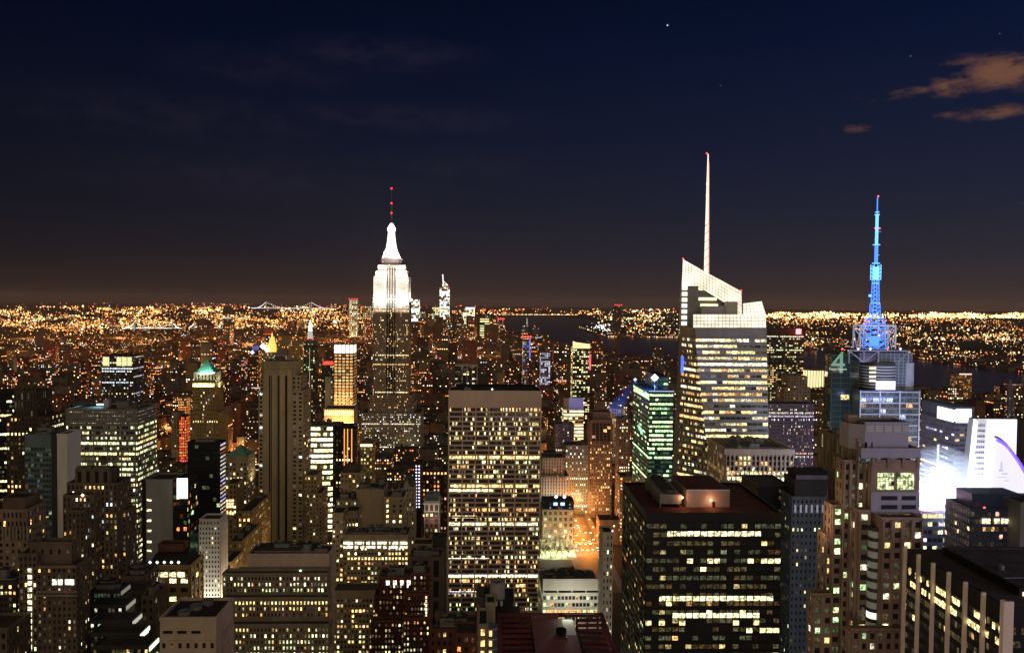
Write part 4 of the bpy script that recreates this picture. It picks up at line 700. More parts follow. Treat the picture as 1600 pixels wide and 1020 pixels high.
        m = b.custom('red_strip'); m.box(X1 - 2, X1 + 2, Y0 - .8, Y0 - .4, z1 - 40, z1 - 10, emis('red_strip', (1, .1, .12), 1.1))
    if sh == 'red-ringed blue tower':
        m = b.custom('red_ring'); m.octa([(X0 + (X1 - X0) * k / 3, Y0, z1 + 4) for k in range(4)], [4] * 4, [(2.2, .15, .12)] * 4, LM); m = b.custom('blue_edge'); m.box(X1 - 4, X1, Y0 - .8, Y0 - .2, z1 - 90, z1, emis('blue_edge', (.12, .16, .9), .9))

# ================================================================== RIGHT SIDE
b = Bld('green_glass_tower', 'green glass corner tower with pale green lit floors', 'green glass tower')
b.tier(1015, 1052, 614, 700, 78, style(fh=4.0, bw=2.6, ww=.93, wh=.5, lit=.55, rowp=.45, bri=1.2, pal=['green', 'pale', 'green'], rel=.15, hrel=.35, dim=.8), 'greenglass', side_st=style(fh=4.0, bw=5.5, ww=.93, wh=.5, lit=.22, rowp=.06, bri=1.1, pal=['green', 'pale', 'green'], rel=.15, hrel=.3, dim=.6)); X0, X1, Y0, Y1, z1 = b.foot[0]
b.tierm(X0 + 12, X1, Y0 + 20, Y1, z1 + .2, z1 + 12, style(fh=4, bw=4, ww=.9, lit=.04, dim=.4, pal=['green']), 'greenglass')
m = b.custom('round_sign'); xx, zz = P(1023, 590, Y0 + 18); m.octa([(xx, Y0 + 18, zz)], [3.6], [(2.4, 2.2, 3.2)], LM); m.bar((xx, Y0 + 18, z1), (xx, Y0 + 18, zz), .4, STEEL)
m = b.custom('roof_rim'); m.box(X0 - .3, X0 + 22, Y0 + .6, Y0 + 1, z1 + 1.1, z1 + 2, emis('rim_glow', (.5, .6, 1), .8)); m.box(X0 - .4, X0 - .22, Y0 + 1, Y1 - 5, z1 - 6.2, z1 - 3, emis('green_row', (.65, 1, .5), 1.4))
m = b.custom('cyan_panel'); ya = 725; xa = X0 - .6; zz = P(1010, 676, 705)[1]; m.quads([[(xa, ya + 22, zz - 3), (xa, ya, zz - 6), (xa, ya, zz - 1), (xa, ya + 22, zz + 2)]], emis('cyan_panel', (.5, 1, .8), .9))
m = b.custom('searchlight'); bx, bz = X0 + 1, z1 + 2; by = Y1 - 6; m.cyl(bx, by, 1.2, bz, bz + 2.4, STEEL, n=10); m.octa([(bx - .6, by - 1, bz + 3)], [1.7], [(.9, 1.6, 3)], LM)
area('search_blue', (bx - 4, by - 60, bz + 4), (150, 950, 110), 3, 3, 30000, (.08, .22, 1)); beam = MB(); vb = bpy.data.materials.new('beam_light'); vb.use_nodes = True; t_ = vb.node_tree; t_.nodes.clear(); o_ = t_.nodes.new('ShaderNodeOutputMaterial'); e_ = t_.nodes.new('ShaderNodeEmission'); e_.inputs[0].default_value = (.05, .17, 1, 1); e_.inputs[1].default_value = .012; t_.links.new(e_.outputs[0], o_.inputs['Volume'])
d0 = np.array([bx - 1, by - 2, bz + 3.]); xq, zq = P(958, 645, by - 5); d1 = np.array([xq, by - 5, zq]); ax = (d1 - d0) / np.linalg.norm(d1 - d0); u_ = np.cross(ax, (0, 1, 0)); u_ /= np.linalg.norm(u_); v_ = np.cross(ax, u_)
ra = [d0 + (u_ * math.cos(k * PI / 6) + v_ * math.sin(k * PI / 6)) * .8 for k in range(12)]; rb_ = [d1 + (u_ * math.cos(k * PI / 6) + v_ * math.sin(k * PI / 6)) * 9 for k in range(12)]
beam.quads([[ra[k], ra[(k + 1) % 12], rb_[(k + 1) % 12], rb_[k]] for k in range(12)], vb); beam.poly_([tuple(p) for p in reversed(ra)], vb); beam.poly_([tuple(p) for p in rb_], vb); tag(beam.build('light_beam', None, tuple(d0)), 'blue searchlight beam slanting down from the green glass tower roof', 'light beam')

# faceted glass tower with the lit crystal crown
b = BA = Bld('crystal_tower', 'faceted glass tower with a glowing slanted crown and tall white spire', 'crystal tower'); b.short = 'crystal tower'
Y = 560; white_gl = [('white'), ('yel'), ('white')]
def ext(p, q, Yd, z):
    a, za = P(*p, Yd); c, zc = P(*q, Yd); return a + (c - a) * (z - za) / (zc - za)
zt = (P(1090, 512, Y)[1] + P(1198, 512, Y)[1]) / 2
def fp(z): return [(ext((1086, 512), (1106, 700), Y, z), Y), (ext((1198, 512), (1201, 700), Y, z), Y), (ext((1198, 512), (1201, 700), Y, z) + 4, Y + 46), (ext((1062, 512), (1051, 740), Y + 45, z) + 2, Y + 46), (ext((1062, 512), (1051, 740), Y + 26, z), Y + 26)]
m = b.mb(); f0, f1 = fp(0), fp(zt); gw = mat('crystal_frame', (.25, .23, .21), .35, .2)
fk = [fp(zt * k / 40) for k in range(41)]
for k in range(40):
    for i in range(5):
        for j in range(6):
            L_ = lambda F_, t: (F_[i][0] * (1 - t) + F_[(i + 1) % 5][0] * t, F_[i][1] * (1 - t) + F_[(i + 1) % 5][1] * t)
            m.quads([[(*L_(fk[k], j / 6), zt * k / 40), (*L_(fk[k], (j + 1) / 6), zt * k / 40), (*L_(fk[k + 1], (j + 1) / 6), zt * (k + 1) / 40), (*L_(fk[k + 1], j / 6), zt * (k + 1) / 40)]], gw)
b.foot.append((f0[4][0], f0[2][0], Y, Y + 46, zt)); b.rects += [(1062, 1198, 512, Y), (1051, 1201, 700, Y)]
bs = style(fh=4.35, bw=2.6, ww=.93, wh=.46, lit=.62, rowp=.10, bri=1.15, pal=['yel', 'white', 'warm', 'yel'], rel=.12, hrel=.3, dim=.6)
facade(m, b.panes, (*f0[0], 0), (*f0[1], 0), (*f1[1], zt - 7), (*f1[0], zt - 7), bs, gw, b.rng)
facade(m, b.panes, (*f0[4], 0), (*f0[0], 0), (*f1[0], zt - 7), (*f1[4], zt - 7), dict(bs, lit=.42, rowp=.2, bri=1.0, dim=.5), gw, b.rng, False)
facade(m, b.panes, (*f0[3], 0), (*f0[4], 0), (*f1[4], zt - 7), (*f1[3], zt - 7), dict(bs, lit=.4), gw, b.rng, False)
m = b.custom('roof'); m.poly_([(*p, zt + .02) for p in f1], ROOF)
def lattice(mm, pts, Yd, bri=1.6, bw=2.6, fh=2.2, th=1.0):      # glowing glass screen with thin mullions, real thickness
    A, B_, C_, D_ = [(P(x, y, Yd)[0], Yd, P(x, y, Yd)[1]) for x, y in pts]; off = Vector((0, th, 0)); q = [Vector(k) for k in (A, B_, C_, D_)]
    mm.quads([q, [k + off for k in (q[1], q[0], q[3], q[2])]] + [[q[i], q[i] + off, q[(i + 1) % 4] + off, q[(i + 1) % 4]] for i in range(4)], gw)
    pn = []; facade(mm, pn, A, B_, C_, D_, style(fh=fh, bw=bw, ww=.91, wh=.88, lit=1, rowp=1, bri=bri, pal=['white'], rel=.12, hrel=.1, dim=1), gw, b.rng); Q, c_, _ = pn[0]; mm.quads(Q, GL2, np.array([[1, .91, .68]]) * bri * (.72 + .1 * np.log1p(c_[:, :1])))
m = b.custom('lit_parapet'); lattice(m, [(1083, 512), (1197, 512), (1196.5, 491), (1083, 491)], Y + .6, 1.4, th=.8)
m = b.custom('crystal_screen'); lattice(m, [(1065, 447), (1090, 447), (1090, 418), (1067, 405)], Y + 14, 1.8); lattice(m, [(1090, 447), (1159.5, 490), (1158.5, 455), (1090, 418)], Y + 14.2, 1.5); lattice(m, [(1139, 492), (1159.4, 492), (1159, 470), (1139, 465)], Y + 14.4, 1.7)
m = b.custom('small_crystal'); lattice(m, [(1161, 492), (1197, 492), (1190, 470.5), (1161, 474)], Y + 10, 1.6); 
m = b.custom('crown_core'); xa, z0_ = P(1063, 512, Y + 15); xb, z9 = P(1074, 447, Y + 15); xc = P(1090, 500, Y + 15)[0]; xd = P(1139, 490, Y + 15)[0]; zb = zt
m.box(xa, xc, Y + 15, Y + 19, zb, P(1074, 446, Y + 15)[1], WALL['silver'] if False else gw); m.box(xc, xd, Y + 17, Y + 38, zb, P(1100, 446, Y + 17)[1], gw); m.box(P(1096, 480, Y + 12)[0], P(1133, 480, Y + 12)[0], Y + 12, Y + 13.8, zb, P(1100, 478, Y + 12)[1], WALL['silver']); m.box(P(1133, 480, Y + 12)[0], P(1152, 480, Y + 12)[0], Y + 11, Y + 13.8, zb, P(1133, 471, Y + 12)[1], WALL['white'])
for k in range(7): mm = b.custom('bright_window'); zz = P(1070, 450 + k * 9.2, Y + 14)[1]; mm.box(xa + .8, xa + 4.6, Y + 14.6, Y + 14.95, zz - 1.3, zz + 1.3, emis('crown_window', (1, .96, .78), 2.0))
for k, (pa, pb_, yy) in enumerate(((1092, 1112, 451), (1092, 1120, 467), (1095, 1122, 477))): mm = b.custom('lit_band'); zz = P(1100, yy, Y + 16)[1]; mm.box(P(pa, yy, Y + 16)[0], P(pb_, yy, Y + 16)[0], Y + 16.4, Y + 16.9, zz - 1.0, zz + 1.0, emis('band_light', (1, .9, .5), [1.7, 1.0, .8][k] if k == 0 else 1.1))
m = b.custom('spire'); sx, s0 = P(1103.3, 428, Y + 20); sx2, s1 = P(1104.5, 241, Y + 20); n_ = 8; sw = emis('spire_glow', (1, .84, .66), 1.3)
cuts = [(0, 1.75), (.33, 1.4), (.66, .95), (.67, 1.25), (.68, .95), (.75, .85), (.76, 1.15), (.775, .85), (1, .4)]
for (a, r_), (c_, r2_) in zip(cuts[:-1], cuts[1:]): m.cyl(sx, Y + 20, r_, s0 - 4 + (s1 - s0 + 4) * a, s0 - 4 + (s1 - s0 + 4) * c_, sw, r2=r2_, n=8)
m.bar((sx + 1.75, Y + 19, s0), (sx + .6, Y + 19.7, s1 - 6), .22, emis('spire_red', (1, .2, .12), .9))
for k in range(6): zz = s0 + 5 + k * 6; m.bar((sx - 1.8, Y + 17.9, zz), (sx + 1.6, Y + 17.9, zz + 2.5), .16, WALL['tan'])
for (px_, py_, yd) in ((1104.5, 240, Y + 20), (1067.5, 404.5, Y + 14), (1158, 454, Y + 14)): mm = b.custom('red_beacon'); xx, zz = P(px_, py_, yd); mm.octa([(xx, yd, zz)], [.9], [(2.6, .15, .1)], LM)
m = b.custom('blue_strip'); xa, za = P(1063, 563, Y + 20); m.box(xa, xa + 2.2, Y + 18, Y + 18.4, za - 9, za + 3, emis('blue_strip', (.06, .16, 1), 1.2))

# broadcasting tower block with the blue mast
b = CN = Bld('media_tower', 'glass tower topped by a trussed frame and blue-lit broadcast mast', 'blue-masted tower'); Y = 570
b.tier(1343, 1437, 612, Y, 36, style(fh=4.1, bw=5.1, ww=.93, wh=.7, lit=.20, rowp=.0, bri=.9, pal=['warm', 'cool', 'lilac', 'cool'], glass=.06, dim=.75, rel=.2, hrel=.25), 'bluegrey', sides='')  # unlit panes emit faintly: painted reflections, not lit rooms
b.tier(1300, 1342.6, 556, Y + 12, 12, style(fh=4.1, bw=6, ww=.94, wh=.9, lit=.03, bri=1, dim=.15, rel=.3), 'teal', sides='l')
X0, X1, Y0, Y1, z1 = b.foot[0]; lil = mat('lilac_steel', (.42, .42, .50), .5, .1)
m = b.custom('mullion')
for i in range(4): x = X0 + .4 + (X1 - X0 - .8) * i / 3.; m.box(x - .4, x + .4, Y0 - 1, Y0 - .3, 0, z1 + 1, lil)
for k in range(9): m.box(X0 + .3, X1 - .3, Y0 - .95, Y0 - .35, z1 - 8.2 * k - .4, z1 - 8.2 * k + .3, lil)
xa, za = P(1355, 609, Y + 3); xb, zb_ = P(1400, 552, Y + 3)
m = b.custom('drum'); cx = P(1371, 600, Y + 16)[0]; zt_ = P(1371, 567, Y + 3)[1]; m.cyl(cx, Y + 16, 13, z1 + .2, zt_, WALL['charcoal'], n=28)
for k in range(8): m.cyl(cx, Y + 16, 13.15, z1 + 2 + k * 2.2, z1 + 2.9 + k * 2.2, WALL['silver'], n=28)
for k in range(4): mm = b.custom('lit_louvre'); zz = P(1370, 575 + k * 6.6, Y + 3)[1]; mm.box(P(1357, 580, Y + 4)[0], P(1367, 580, Y + 4)[0], Y + 2.2, Y + 2.7, zz - .7, zz + .7, emis('louvre', (1, .78, .45), 1.5))
m = b.custom('glass_crown'); m.box(P(1371, 550, Y + 6)[0], P(1425, 550, Y + 6)[0], Y + 6, Y + 26, z1 + .2, P(1400, 551, Y + 6)[1], WALL['bluegrey']); m.box(P(1343, 550, Y + 8)[0], P(1371, 550, Y + 8)[0] - .2, Y + 8, Y + 26, zt_ + .2, P(1350, 551, Y + 6)[1], WALL['purplegrey'])
xg0, xg1 = P(1371, 550, Y + 6)[0], P(1425, 550, Y + 6)[0]; zg = P(1400, 551, Y + 6)[1]
for i in range(9): x = xg0 + (xg1 - xg0) * i / 8; m.box(x - .15, x + .15, Y + 5.6, Y + 5.98, z1 + .3, zg, lil)
for k in range(12): zz = z1 + (zg - z1) * (k + .5) / 12; m.box(xg0, xg1, Y + 5.7, Y + 5.97, zz - .15, zz + .15, lil)
m = b.custom('round_corner'); xr_ = P(1419, 590, Y + 8)[0]; m.cyl(xr_, Y + 9, 4.3, z1 + .2, P(1419, 567, Y + 5)[1], lil, n=20)
m = b.custom('led_screen'); xa, za = P(1369, 595, Y + 1.5); xb, zb_ = P(1399, 609, Y + 1.5); m.box(xa, xb, Y + 1.5, Y + 2, zb_, za, emis('led_lilac', (.62, .66, 1), 1.5))
m = b.custom('roof_truss')
for pa, pb_, ya_, yb_ in ((1327, 1420, 547.5, 566),):
    xs_ = [P(v, 547.5, Y + 4)[0] for v in (1327, 1350, 1373, 1397, 1420)]; zu = P(1370, 548, Y + 4)[1]; zd_ = P(1370, 566, Y + 4)[1]
    m.box(xs_[0], xs_[-1], Y + 3.6, Y + 4.4, zu - .4, zu + .4, lil)
    for i, x in enumerate(xs_): 
        if i != 3: m.bar((x, Y + 4, zu), (x, Y + 4, zd_ if i not in (0, 4) else zd_ - 1), .35, lil)
    m.bar((xs_[0], Y + 4, zu), (xs_[1], Y + 4, zd_), .25, lil); m.bar((xs_[2], Y + 4, zu), (xs_[1], Y + 4, zd_), .25, lil); m.bar((xs_[4], Y + 4, zu), (xs_[3] + 3, Y + 4, zd_), .25, lil)
    m.box(xs_[0], xs_[-1], Y + 4.5, Y + 28, zu + .45, zu + 1.2, WALL['charcoal'])
m = b.custom('mast_frame'); wf = emis('frame_glow', (.8, .8, 1), .22, (.5, .5, .6)); fx = [P(v, 508, Y + 8)[0] for v in (1338, 1393)]; zt2 = P(1365, 508.5, Y + 8)[1]; zb2 = zu + 1.2; cyy = Y + 19; hf = (fx[1] - fx[0]) / 2; cyy = Y + 12; hd = 5.5; mx0 = P(1366.5, 508, cyy)[0]
cor = [(mx0 - hf, cyy - hd), (mx0 + hf, cyy - hd), (mx0 + hf, cyy + hd), (mx0 - hf, cyy + hd)]
for i in range(4):
    (xa, ya_), (xb, yb_) = cor[i], cor[(i + 1) % 4]; m.bar((xa, ya_, zb2), (xa, ya_, zt2), .45, wf); m.bar((xa, ya_, zt2), (xb, yb_, zt2), .45, wf); m.bar((xa, ya_, zt2), (mx0, cyy, zb2 + 3), .28, wf); xm, ym = (xa + xb) / 2, (ya_ + yb_) / 2
    m.bar((xa, ya_, zt2 - 2), (xm, ym, zb2), .24, wf); m.bar((xb, yb_, zt2 - 2), (xm, ym, zb2), .24, wf)
m = b.custom('broadcast_mast'); zz = lambda yy: P(1368, yy, cyy)[1]; bl1 = emis('mast_blue', (.035, .22, 1), 1.7); bl2 = emis('mast_pale', (.13, .46, 1), 1.9)
def lat(z0, z1_, r0, r1, nseg, mt):
    for i in range(nseg):
        a = z0 + (z1_ - z0) * i / nseg; c_ = z0 + (z1_ - z0) * (i + 1) / nseg; ra_ = r0 + (r1 - r0) * i / nseg; rb2 = r0 + (r1 - r0) * (i + 1) / nseg; ca_ = [(1, 1), (-1, 1), (-1, -1), (1, -1)]
        for k in range(4):
            p = ca_[k]; q = ca_[(k + 1) % 4]; m.bar((mx0 + p[0] * ra_, cyy + p[1] * ra_, a), (mx0 + p[0] * rb2, cyy + p[1] * rb2, c_), .2, mt)
            m.bar((mx0 + p[0] * ra_, cyy + p[1] * ra_, a), (mx0 + q[0] * rb2, cyy + q[1] * rb2, c_), .13, mt); m.bar((mx0 + p[0] * ra_, cyy + p[1] * ra_, a), (mx0 + q[0] * ra_, cyy + q[1] * ra_, a), .13, mt)
lat(zb2, zz(497), 6.0, 5.2, 6, bl1); lat(zz(497), zz(474), 2.9, 2.5, 4, bl1); lat(zz(474), zz(437), 2.1, 1.7, 6, bl1); lat(zz(437), zz(414), 2.6, 2.6, 4, bl2)
m.cyl(mx0, cyy, 3.4, zb2 + 2, zz(525), bl1, n=10); m.cyl(mx0, cyy, 2.2, zz(437), zz(417), bl2, n=10); m.cyl(mx0, cyy, 1.3, zz(412), zz(384), bl1, n=10); m.cyl(mx0, cyy, 1.1, zz(382), zz(336), bl2, n=10); m.cyl(mx0, cyy, .45, zz(336), zz(309), bl1, n=8)
for v, r_ in ((497, 6), (474, 3), (443, 2.6), (412, 2.8), (383, 2.6), (357, 1.8), (336, 1.8), (332, 1.5)): m.cyl(mx0, cyy, r_, zz(v), zz(v) + .5, bl2, n=12, bottom=True)
for k in range(14): a_ = k * 2.4; zq = zz(520) + k * (zz(350) - zz(520)) / 14; m.bar((mx0, cyy, zq), (mx0 + 3 * math.cos(a_), cyy + 3 * math.sin(a_), zq), .12, bl1)
m.cyl(mx0 - 4.0, cyy, 1.0, zz(464), zz(460), bl2, n=10)
for v, dx, c_ in ((307, 0, (2.8, .3, .2)), (357, -1.8, (2.4, .1, .2)), (357, 1.8, (2.4, .1, .2)), (474, 2.8, (2, .1, .3)), (503, -6, (1.8, .1, .4)), (503, 6, (1.8, .1, .4))): mm = b.custom('red_beacon'); mm.octa([(mx0 + dx, cyy - 1, zz(v))], [.8], [c_], LM)
for px_, c_ in ((1341, (2, 1.4, 3)), (1407, (2, 1.5, 3)), (1316, (2.4, .2, .15)), (1387, (2.6, .3, .2)), (1360, (1.8, 1.5, 2))): mm = b.custom('roof_lamp'); xx, zq = P(px_, 545, Y + 3); mm.octa([(xx, Y + 3, zq)], [1.0], [c_], LM)
area('lilac_wash', (X0 + 34, Y - 60, 20), (X0 + 34, Y, 90), 40, 8, 260000, (.55, .6, 1)); area('blue_wash', (mx0, Y - 12, z1 - 6), (mx0, Y + 6, z1 + 14), 30, 3, 3800, (.4, .45, 1))
# the green figure and lettering on its dark left wall
def text(name, body, loc, size, mt, parent, rot=(PI / 2, 0, 0), ext_=.15, org=(0, 0, 0)):
    cu = bpy.data.curves.new(name, 'FONT'); cu.body = body; cu.size = size; cu.extrude = ext_; cu.align_x = 'CENTER'; cu.align_y = 'CENTER'; ob = bpy.data.objects.new(name, cu); C.objects.link(ob)
    dg = bpy.context.evaluated_depsgraph_get(); me = bpy.data.meshes.new_from_object(ob.evaluated_get(dg)); me.materials.clear(); me.materials.append(mt); bpy.data.objects.remove(ob); o = bpy.data.objects.new(name, me); C.objects.link(o)
    o.parent = parent; o.location = Vector(loc) - Vector(org); o.rotation_euler = rot; return o
xx, zz4 = P(1308, 568, Y + 11.5)
TEXTS = [('sign_figure', '4', (xx + .8, Y + 11.3, zz4), 23, emis('sign_green', (.03, .32, .10), .55)), ('sign_lettering', 'Times Square', (xx + .3, Y + 10.9, zz4 - 4.0), 2.5, emis('sign_pale', (.6, .8, .65), .6))]

b = Bld('slab_tower', 'broad dark slab with lit rows and red rooftop lamp, right of the crystal tower', 'red-lamped slab')
b.tier(1196, 1256, 524, 1350, 40, style(fh=3.9, bw=3.2, ww=.8, wh=.5, lit=.3, rowp=.14, bri=.85, pal=['yel', 'white', 'pale', 'warm'], rel=.2, hrel=.3), 'charcoal'); X0, X1, Y0, Y1, z1 = b.foot[0]
m = b.custom('penthouse'); m.box(X0 + 1, X1 - 1, Y0 + 2, Y1 - 2, z1 + .2, z1 + 12, WALL['darkbrown']); m = b.custom('red_lamp'); xx, zq = P(1248, 518, 1349); m.box(xx - 4.5, xx + 4.5, 1349.4, 1350, zq - 4.5, zq + 4.5, emis('red_lamp', (1, .22, .25), 3.2)); point('red_glow', (xx, 1340, zq), 9000, (1, .05, .05), 2)
b = Bld('pinstriped_building', 'violet-grey building of fine vertical fins with pink reflections', 'pinstriped building')
b.tier(1201, 1272, 632, 900, 26, style(fh=3.9, bw=1.55, ww=.55, wh=.5, lit=.2, rowp=.12, bri=.9, pal=['pink', 'lilac', 'white'], rel=.7, hrel=.05, glass=.02), 'purplegrey')
b = Bld('stepped_stone_tower', 'small stepped stone tower with one lit penthouse window, beyond the pinstriped building', 'small stepped stone tower')
b.tier(1226, 1266, 606, 1000, 30, style(lit=.06, bw=3.6, bri=1), 'tan'); b.tier(1231, 1262, 589, 1004, 22, style(lit=.04, bw=3.6), 'tan'); b.clutter(*b.foot[1][:4], b.foot[1][4], 2)
b = Bld('arena_drum', 'low round arena glowing gold near the river, left of the green figure 4', 'golden round arena', cat='arena', indiv=False)
cx, z1 = P(1276, 578, 2380); R_ = 37; m = b.mb(); n_ = 28
m.cyl(cx, 2400, R_, 0, z1, WALL['tan'], n=28); b.foot.append((cx - R_, cx + R_, 2363, 2437, z1)); b.rects.append((1258, 1294, 577, 2363)); mm = b.custom('lit_drum'); mm.cyl(cx, 2400, R_ + .5, 8, z1 - 1, emis('arena_glow', (1, .78, .38), 1.5), n=28)
for k in range(28): a = 2 * PI * k / 28; mm.bar((cx + (R_ + .7) * math.cos(a), 2400 + (R_ + .7) * math.sin(a), 6), (cx + (R_ + .7) * math.cos(a), 2400 + (R_ + .7) * math.sin(a), z1), .8, WALL['tan'])
b = Bld('columned_building', 'tan building with tall narrow two-storey openings on its long left wall', 'tall-windowed tan building')
z1 = P(1318, 687, 430)[1]; X0 = P(1318, 687, 430)[0]; b.tierm(X0, X0 + 30, 430, 462, 0, z1, style(fh=9.5, bw=4, ww=.5, wh=.85, lit=.02, rel=.8, hrel=.5, dim=.1), 'tan', side_st=style(fh=9.5, bw=3.9, ww=.5, wh=.82, lit=.05, bri=.6, rel=.8, hrel=.5, dim=.15)); b.clutter(*b.foot[0][:4], z1, 5)
b = Bld('brown_stepped_tower', 'tall brown stone tower with grey louvred penthouse and big twin lit windows', 'louvred brown tower'); Y = 300
tw = WALL['pinkstone']; brs = style(fh=3.9, bw=3.1, ww=.6, wh=.55, lit=.22, bri=1.0, rel=1.0, hrel=.08, pal=['yel', 'pale', 'green', 'white'], dim=.35); lil2 = mat('penthouse_metal', (.30, .30, .37), .5, .1)
b.tier(1352, 1420, 663, 303, 12, None, lil2, yb=704); X0, X1, Y0, Y1, z1 = b.foot[-1]; z704 = P(1385, 703, 303)[1]
m = b.custom('chamfer'); m.prism([(X0 - 4.6, Y0 + 4), (X0 - .05, Y0), (X0 - .05, Y1), (X0 - 4.6, Y1)], z704, z1 - .1, lil2); m.prism([(X0 - 4.6, Y0 + 4), (X0 - .05, Y0), (X0 - .05, Y1), (X0 - 4.6, Y1)], z1 - .09, z1 + .02, ROOF)
for k in range(5):
    mm = b.custom('louvre'); xa = X0 + .4 + (X1 - X0 - .8) * k / 4.6
    for j in range(4): mm.box(xa, xa + 2.9, Y0 - .25, Y0 - .02, z1 - .9 - j * .65, z1 - .55 - j * .65, WALL['white'])
b.tier(1346, 1438, 704, 301, 16, None, lil2, yb=716); b.tier(1345, 1438, 713, 301.4, 15, style(fh=4.4, bw=2, ww=.9, wh=.8, lit=.06, bri=.5, dim=.5, pal=['green', 'cool'], rel=.2), 'bluegrey', yb=722, roof=False)
b.tier(1362, 1437, 722, Y, 18, None, tw, sides='', par=0); X0, X1, Y0, Y1, z1 = b.foot[-1]
m = b.custom('crenel'); [m.box(x - .5, x + .5, Y0 - .5, Y0 + .5, z1 - 2, z1 + 1.6, tw) for x in np.linspace(X0 + .6, X1 - .6, 4)]; [m.box(x, x + 4, Y0 - .3, Y0 + .2, z1 + .1, z1 + 1.0, tw) for x in (X0 + 1.4, X0 + 7.2, X0 + 12.6)]
for xa_, xb_ in ((1371, 1396.5), (1402, 1428)):
    mm = b.custom('picture_window'); xa, za = P(xa_, 738, Y - .3); xb, zb_ = P(xb_, 765, Y - .3); facade(mm, pn := [], (xa, Y - .3, zb_), (xb, Y - .3, zb_), (xb, Y - .3, za), (xa, Y - .3, za), style(fh=1.7, bw=1.05, ww=.88, wh=.9, lit=1, rowp=1, bri=.62, pal=['pale'], rel=.1, hrel=.1), WALL['charcoal'], b.rng); mm.quads(pn[0][0], GL, pn[0][1])
lo = P(1400, 768, Y)[1]; zl2 = P(1400, 800, Y)[1]
m = b.custom('grey_band'); m.box(X0, X1, Y0 - .5, Y0 - .02, zl2, lo, lil2)
m = b.custom('black_windows'); [m.box(P(pa, y_, Y)[0], P(pb_, y_, Y)[0], Y0 - .62, Y0 - .5, P(pa, y_ + 6.5, Y)[1], P(pa, y_, Y)[1], WALL['black']) for pa, pb_ in ((1376, 1401), (1408, 1430)) for y_ in (774, 788)]  # black strips for the windows of the grey band
m = b.custom('lit_row'); [m.box(P(pa, 801, Y)[0], P(pb_, 801, Y)[0], Y0 - .9, Y0 - .64, P(pa, 809, Y)[1], P(pa, 802.5, Y)[1], emis('lit_row2', (1, .85, .5), 1.5)) for pa, pb_ in ((1385, 1401), (1407, 1422))]
b.tier(1378, 1441, 812, 292, 7.9, style(fh=3.9, bw=3.75, ww=.66, wh=.55, lit=.28, rel=1.1, hrel=.1, bri=1.1, pal=['yel', 'white', 'pale'], dim=.5), tw, sides='')
brd = dict(brs, rel=.35, hrel=.12, ww=.5, lit=.2)
b.tier(1340, 1361.6, 690, 304, 5, brs, tw, side_st=brd); b.tier(1326, 1339.6, 652, 308, 4, None, tw); b.tier(1318, 1339, 722, 305, 6, brs, tw, side_st=brd); b.tier(1300, 1317.6, 792, 306, 7, brs, tw, side_st=brd); b.tier(1290, 1299.6, 838, 307, 7, brs, tw, side_st=brd)
m = b.custom('curved_bay'); cx, z1 = P(1369, 822, 297); 
for k in range(30): zz_ = z1 - k * 3.9; m.cyl(cx, 297.2, 2.9, zz_ - 1.4, zz_, WALL['charcoal'], n=16); m.cyl(cx, 297.2, 2.75, zz_ - 3.9, zz_ - 1.4, emis('bay_glow%d' % (k in (8, 11)), (.85, 1, .75), 1.3 if k in (8, 11) else .05), n=16)
b.tier(1330, 1445, 985, 289, 2.8, brs, tw); b.tier(1270, 1300, 930, 302, 4, brs, tw, side_st=brd)
b.clutter(*b.foot[7][:4], b.foot[7][4], 1); b.tier(1341, 1359, 800, 299, 4.5, brs, tw)
area('terrace_light', (b.foot[8][0] - 8, 305, P(1310, 800, 310)[1]), (b.foot[8][0], 315, P(1310, 790, 310)[1]), 5, 20, 1500, (1, .6, .3)); area('tower_left_wash', (20, 260, 120), (150, 320, 150), 30, 30, 4500, (1, .66, .5)); area('billboard_wash', (250, 180, 190), (168, 310, 205), 30, 30, 52000, (.62, .6, 1)); area('fin_fill', (60, 150, 120), (131, 240, 165), 20, 20, 30000, (1, .74, .6))  # last area light is an added fill that brightens the white fins
b = Bld('dark_office_block', 'large near-black office block with rows of square lit windows and a red-brown roof', 'near-black office block'); Y = 330
b.tier(1010, 1221, 806, Y, 56, None, 'black', sides='', roofm=mat('roof_rust', (.085, .026, .02), .9, .4, .2), par=1.6); X0, X1, Y0, Y1, z1 = b.foot[0]; zt = P(1115, 815, Y)[1]
dk = style(fh=3.72, bw=(X1 - X0) / 20, ww=.86, wh=.52, lit=.10, rowp=.0, bri=.7, pal=['yel', 'pale', 'warm', 'yel'], rel=.3, hrel=.35, dim=.6)
facade(b.mb(), b.panes, (X0, Y0, 20), (X1, Y0, 20), (X1, Y0, zt), (X0, Y0, zt), dk, WALL['black'], b.rng)
facade(b.mb(), b.panes, (X0, Y1, 20), (X0, Y0, 20), (X0, Y0, zt), (X0, Y1, zt), dict(dk, lit=.16, rowp=.12, dim=.6, bri=1.0), WALL['black'], b.rng, False)
m = b.custom('lit_row'); w_ = (X1 - X0) / 20
for yy, rng_, cc in ((833, range(3, 17), (1.9, 1.7, .95)), (875.5, (6, 9, 10, 15, 17, 18, 19), (1.8, 1.4, .7)), (934, range(2, 19), (1.9, 1.7, .85)), (960.5, range(4, 17), (1.9, 1.7, .9)), (984, (17, 18, 15, 19), (1.7, 1.5, .7)), (972, (0, 2, 5, 13, 16), (1.4, 1.1, .5))):
    zz = P(1115, yy, Y)[1]
    for k in rng_: jit = b.rng.uniform(.75, 1.15); m.quads([[(X0 + (k + .07) * w_, Y0 - .4, zz - 1), (X0 + (k + .93) * w_, Y0 - .4, zz - 1), (X0 + (k + .93) * w_, Y0 - .4, zz + 1), (X0 + (k + .07) * w_, Y0 - .4, zz + 1)]], GL, [tuple(c * jit for c in cc)])
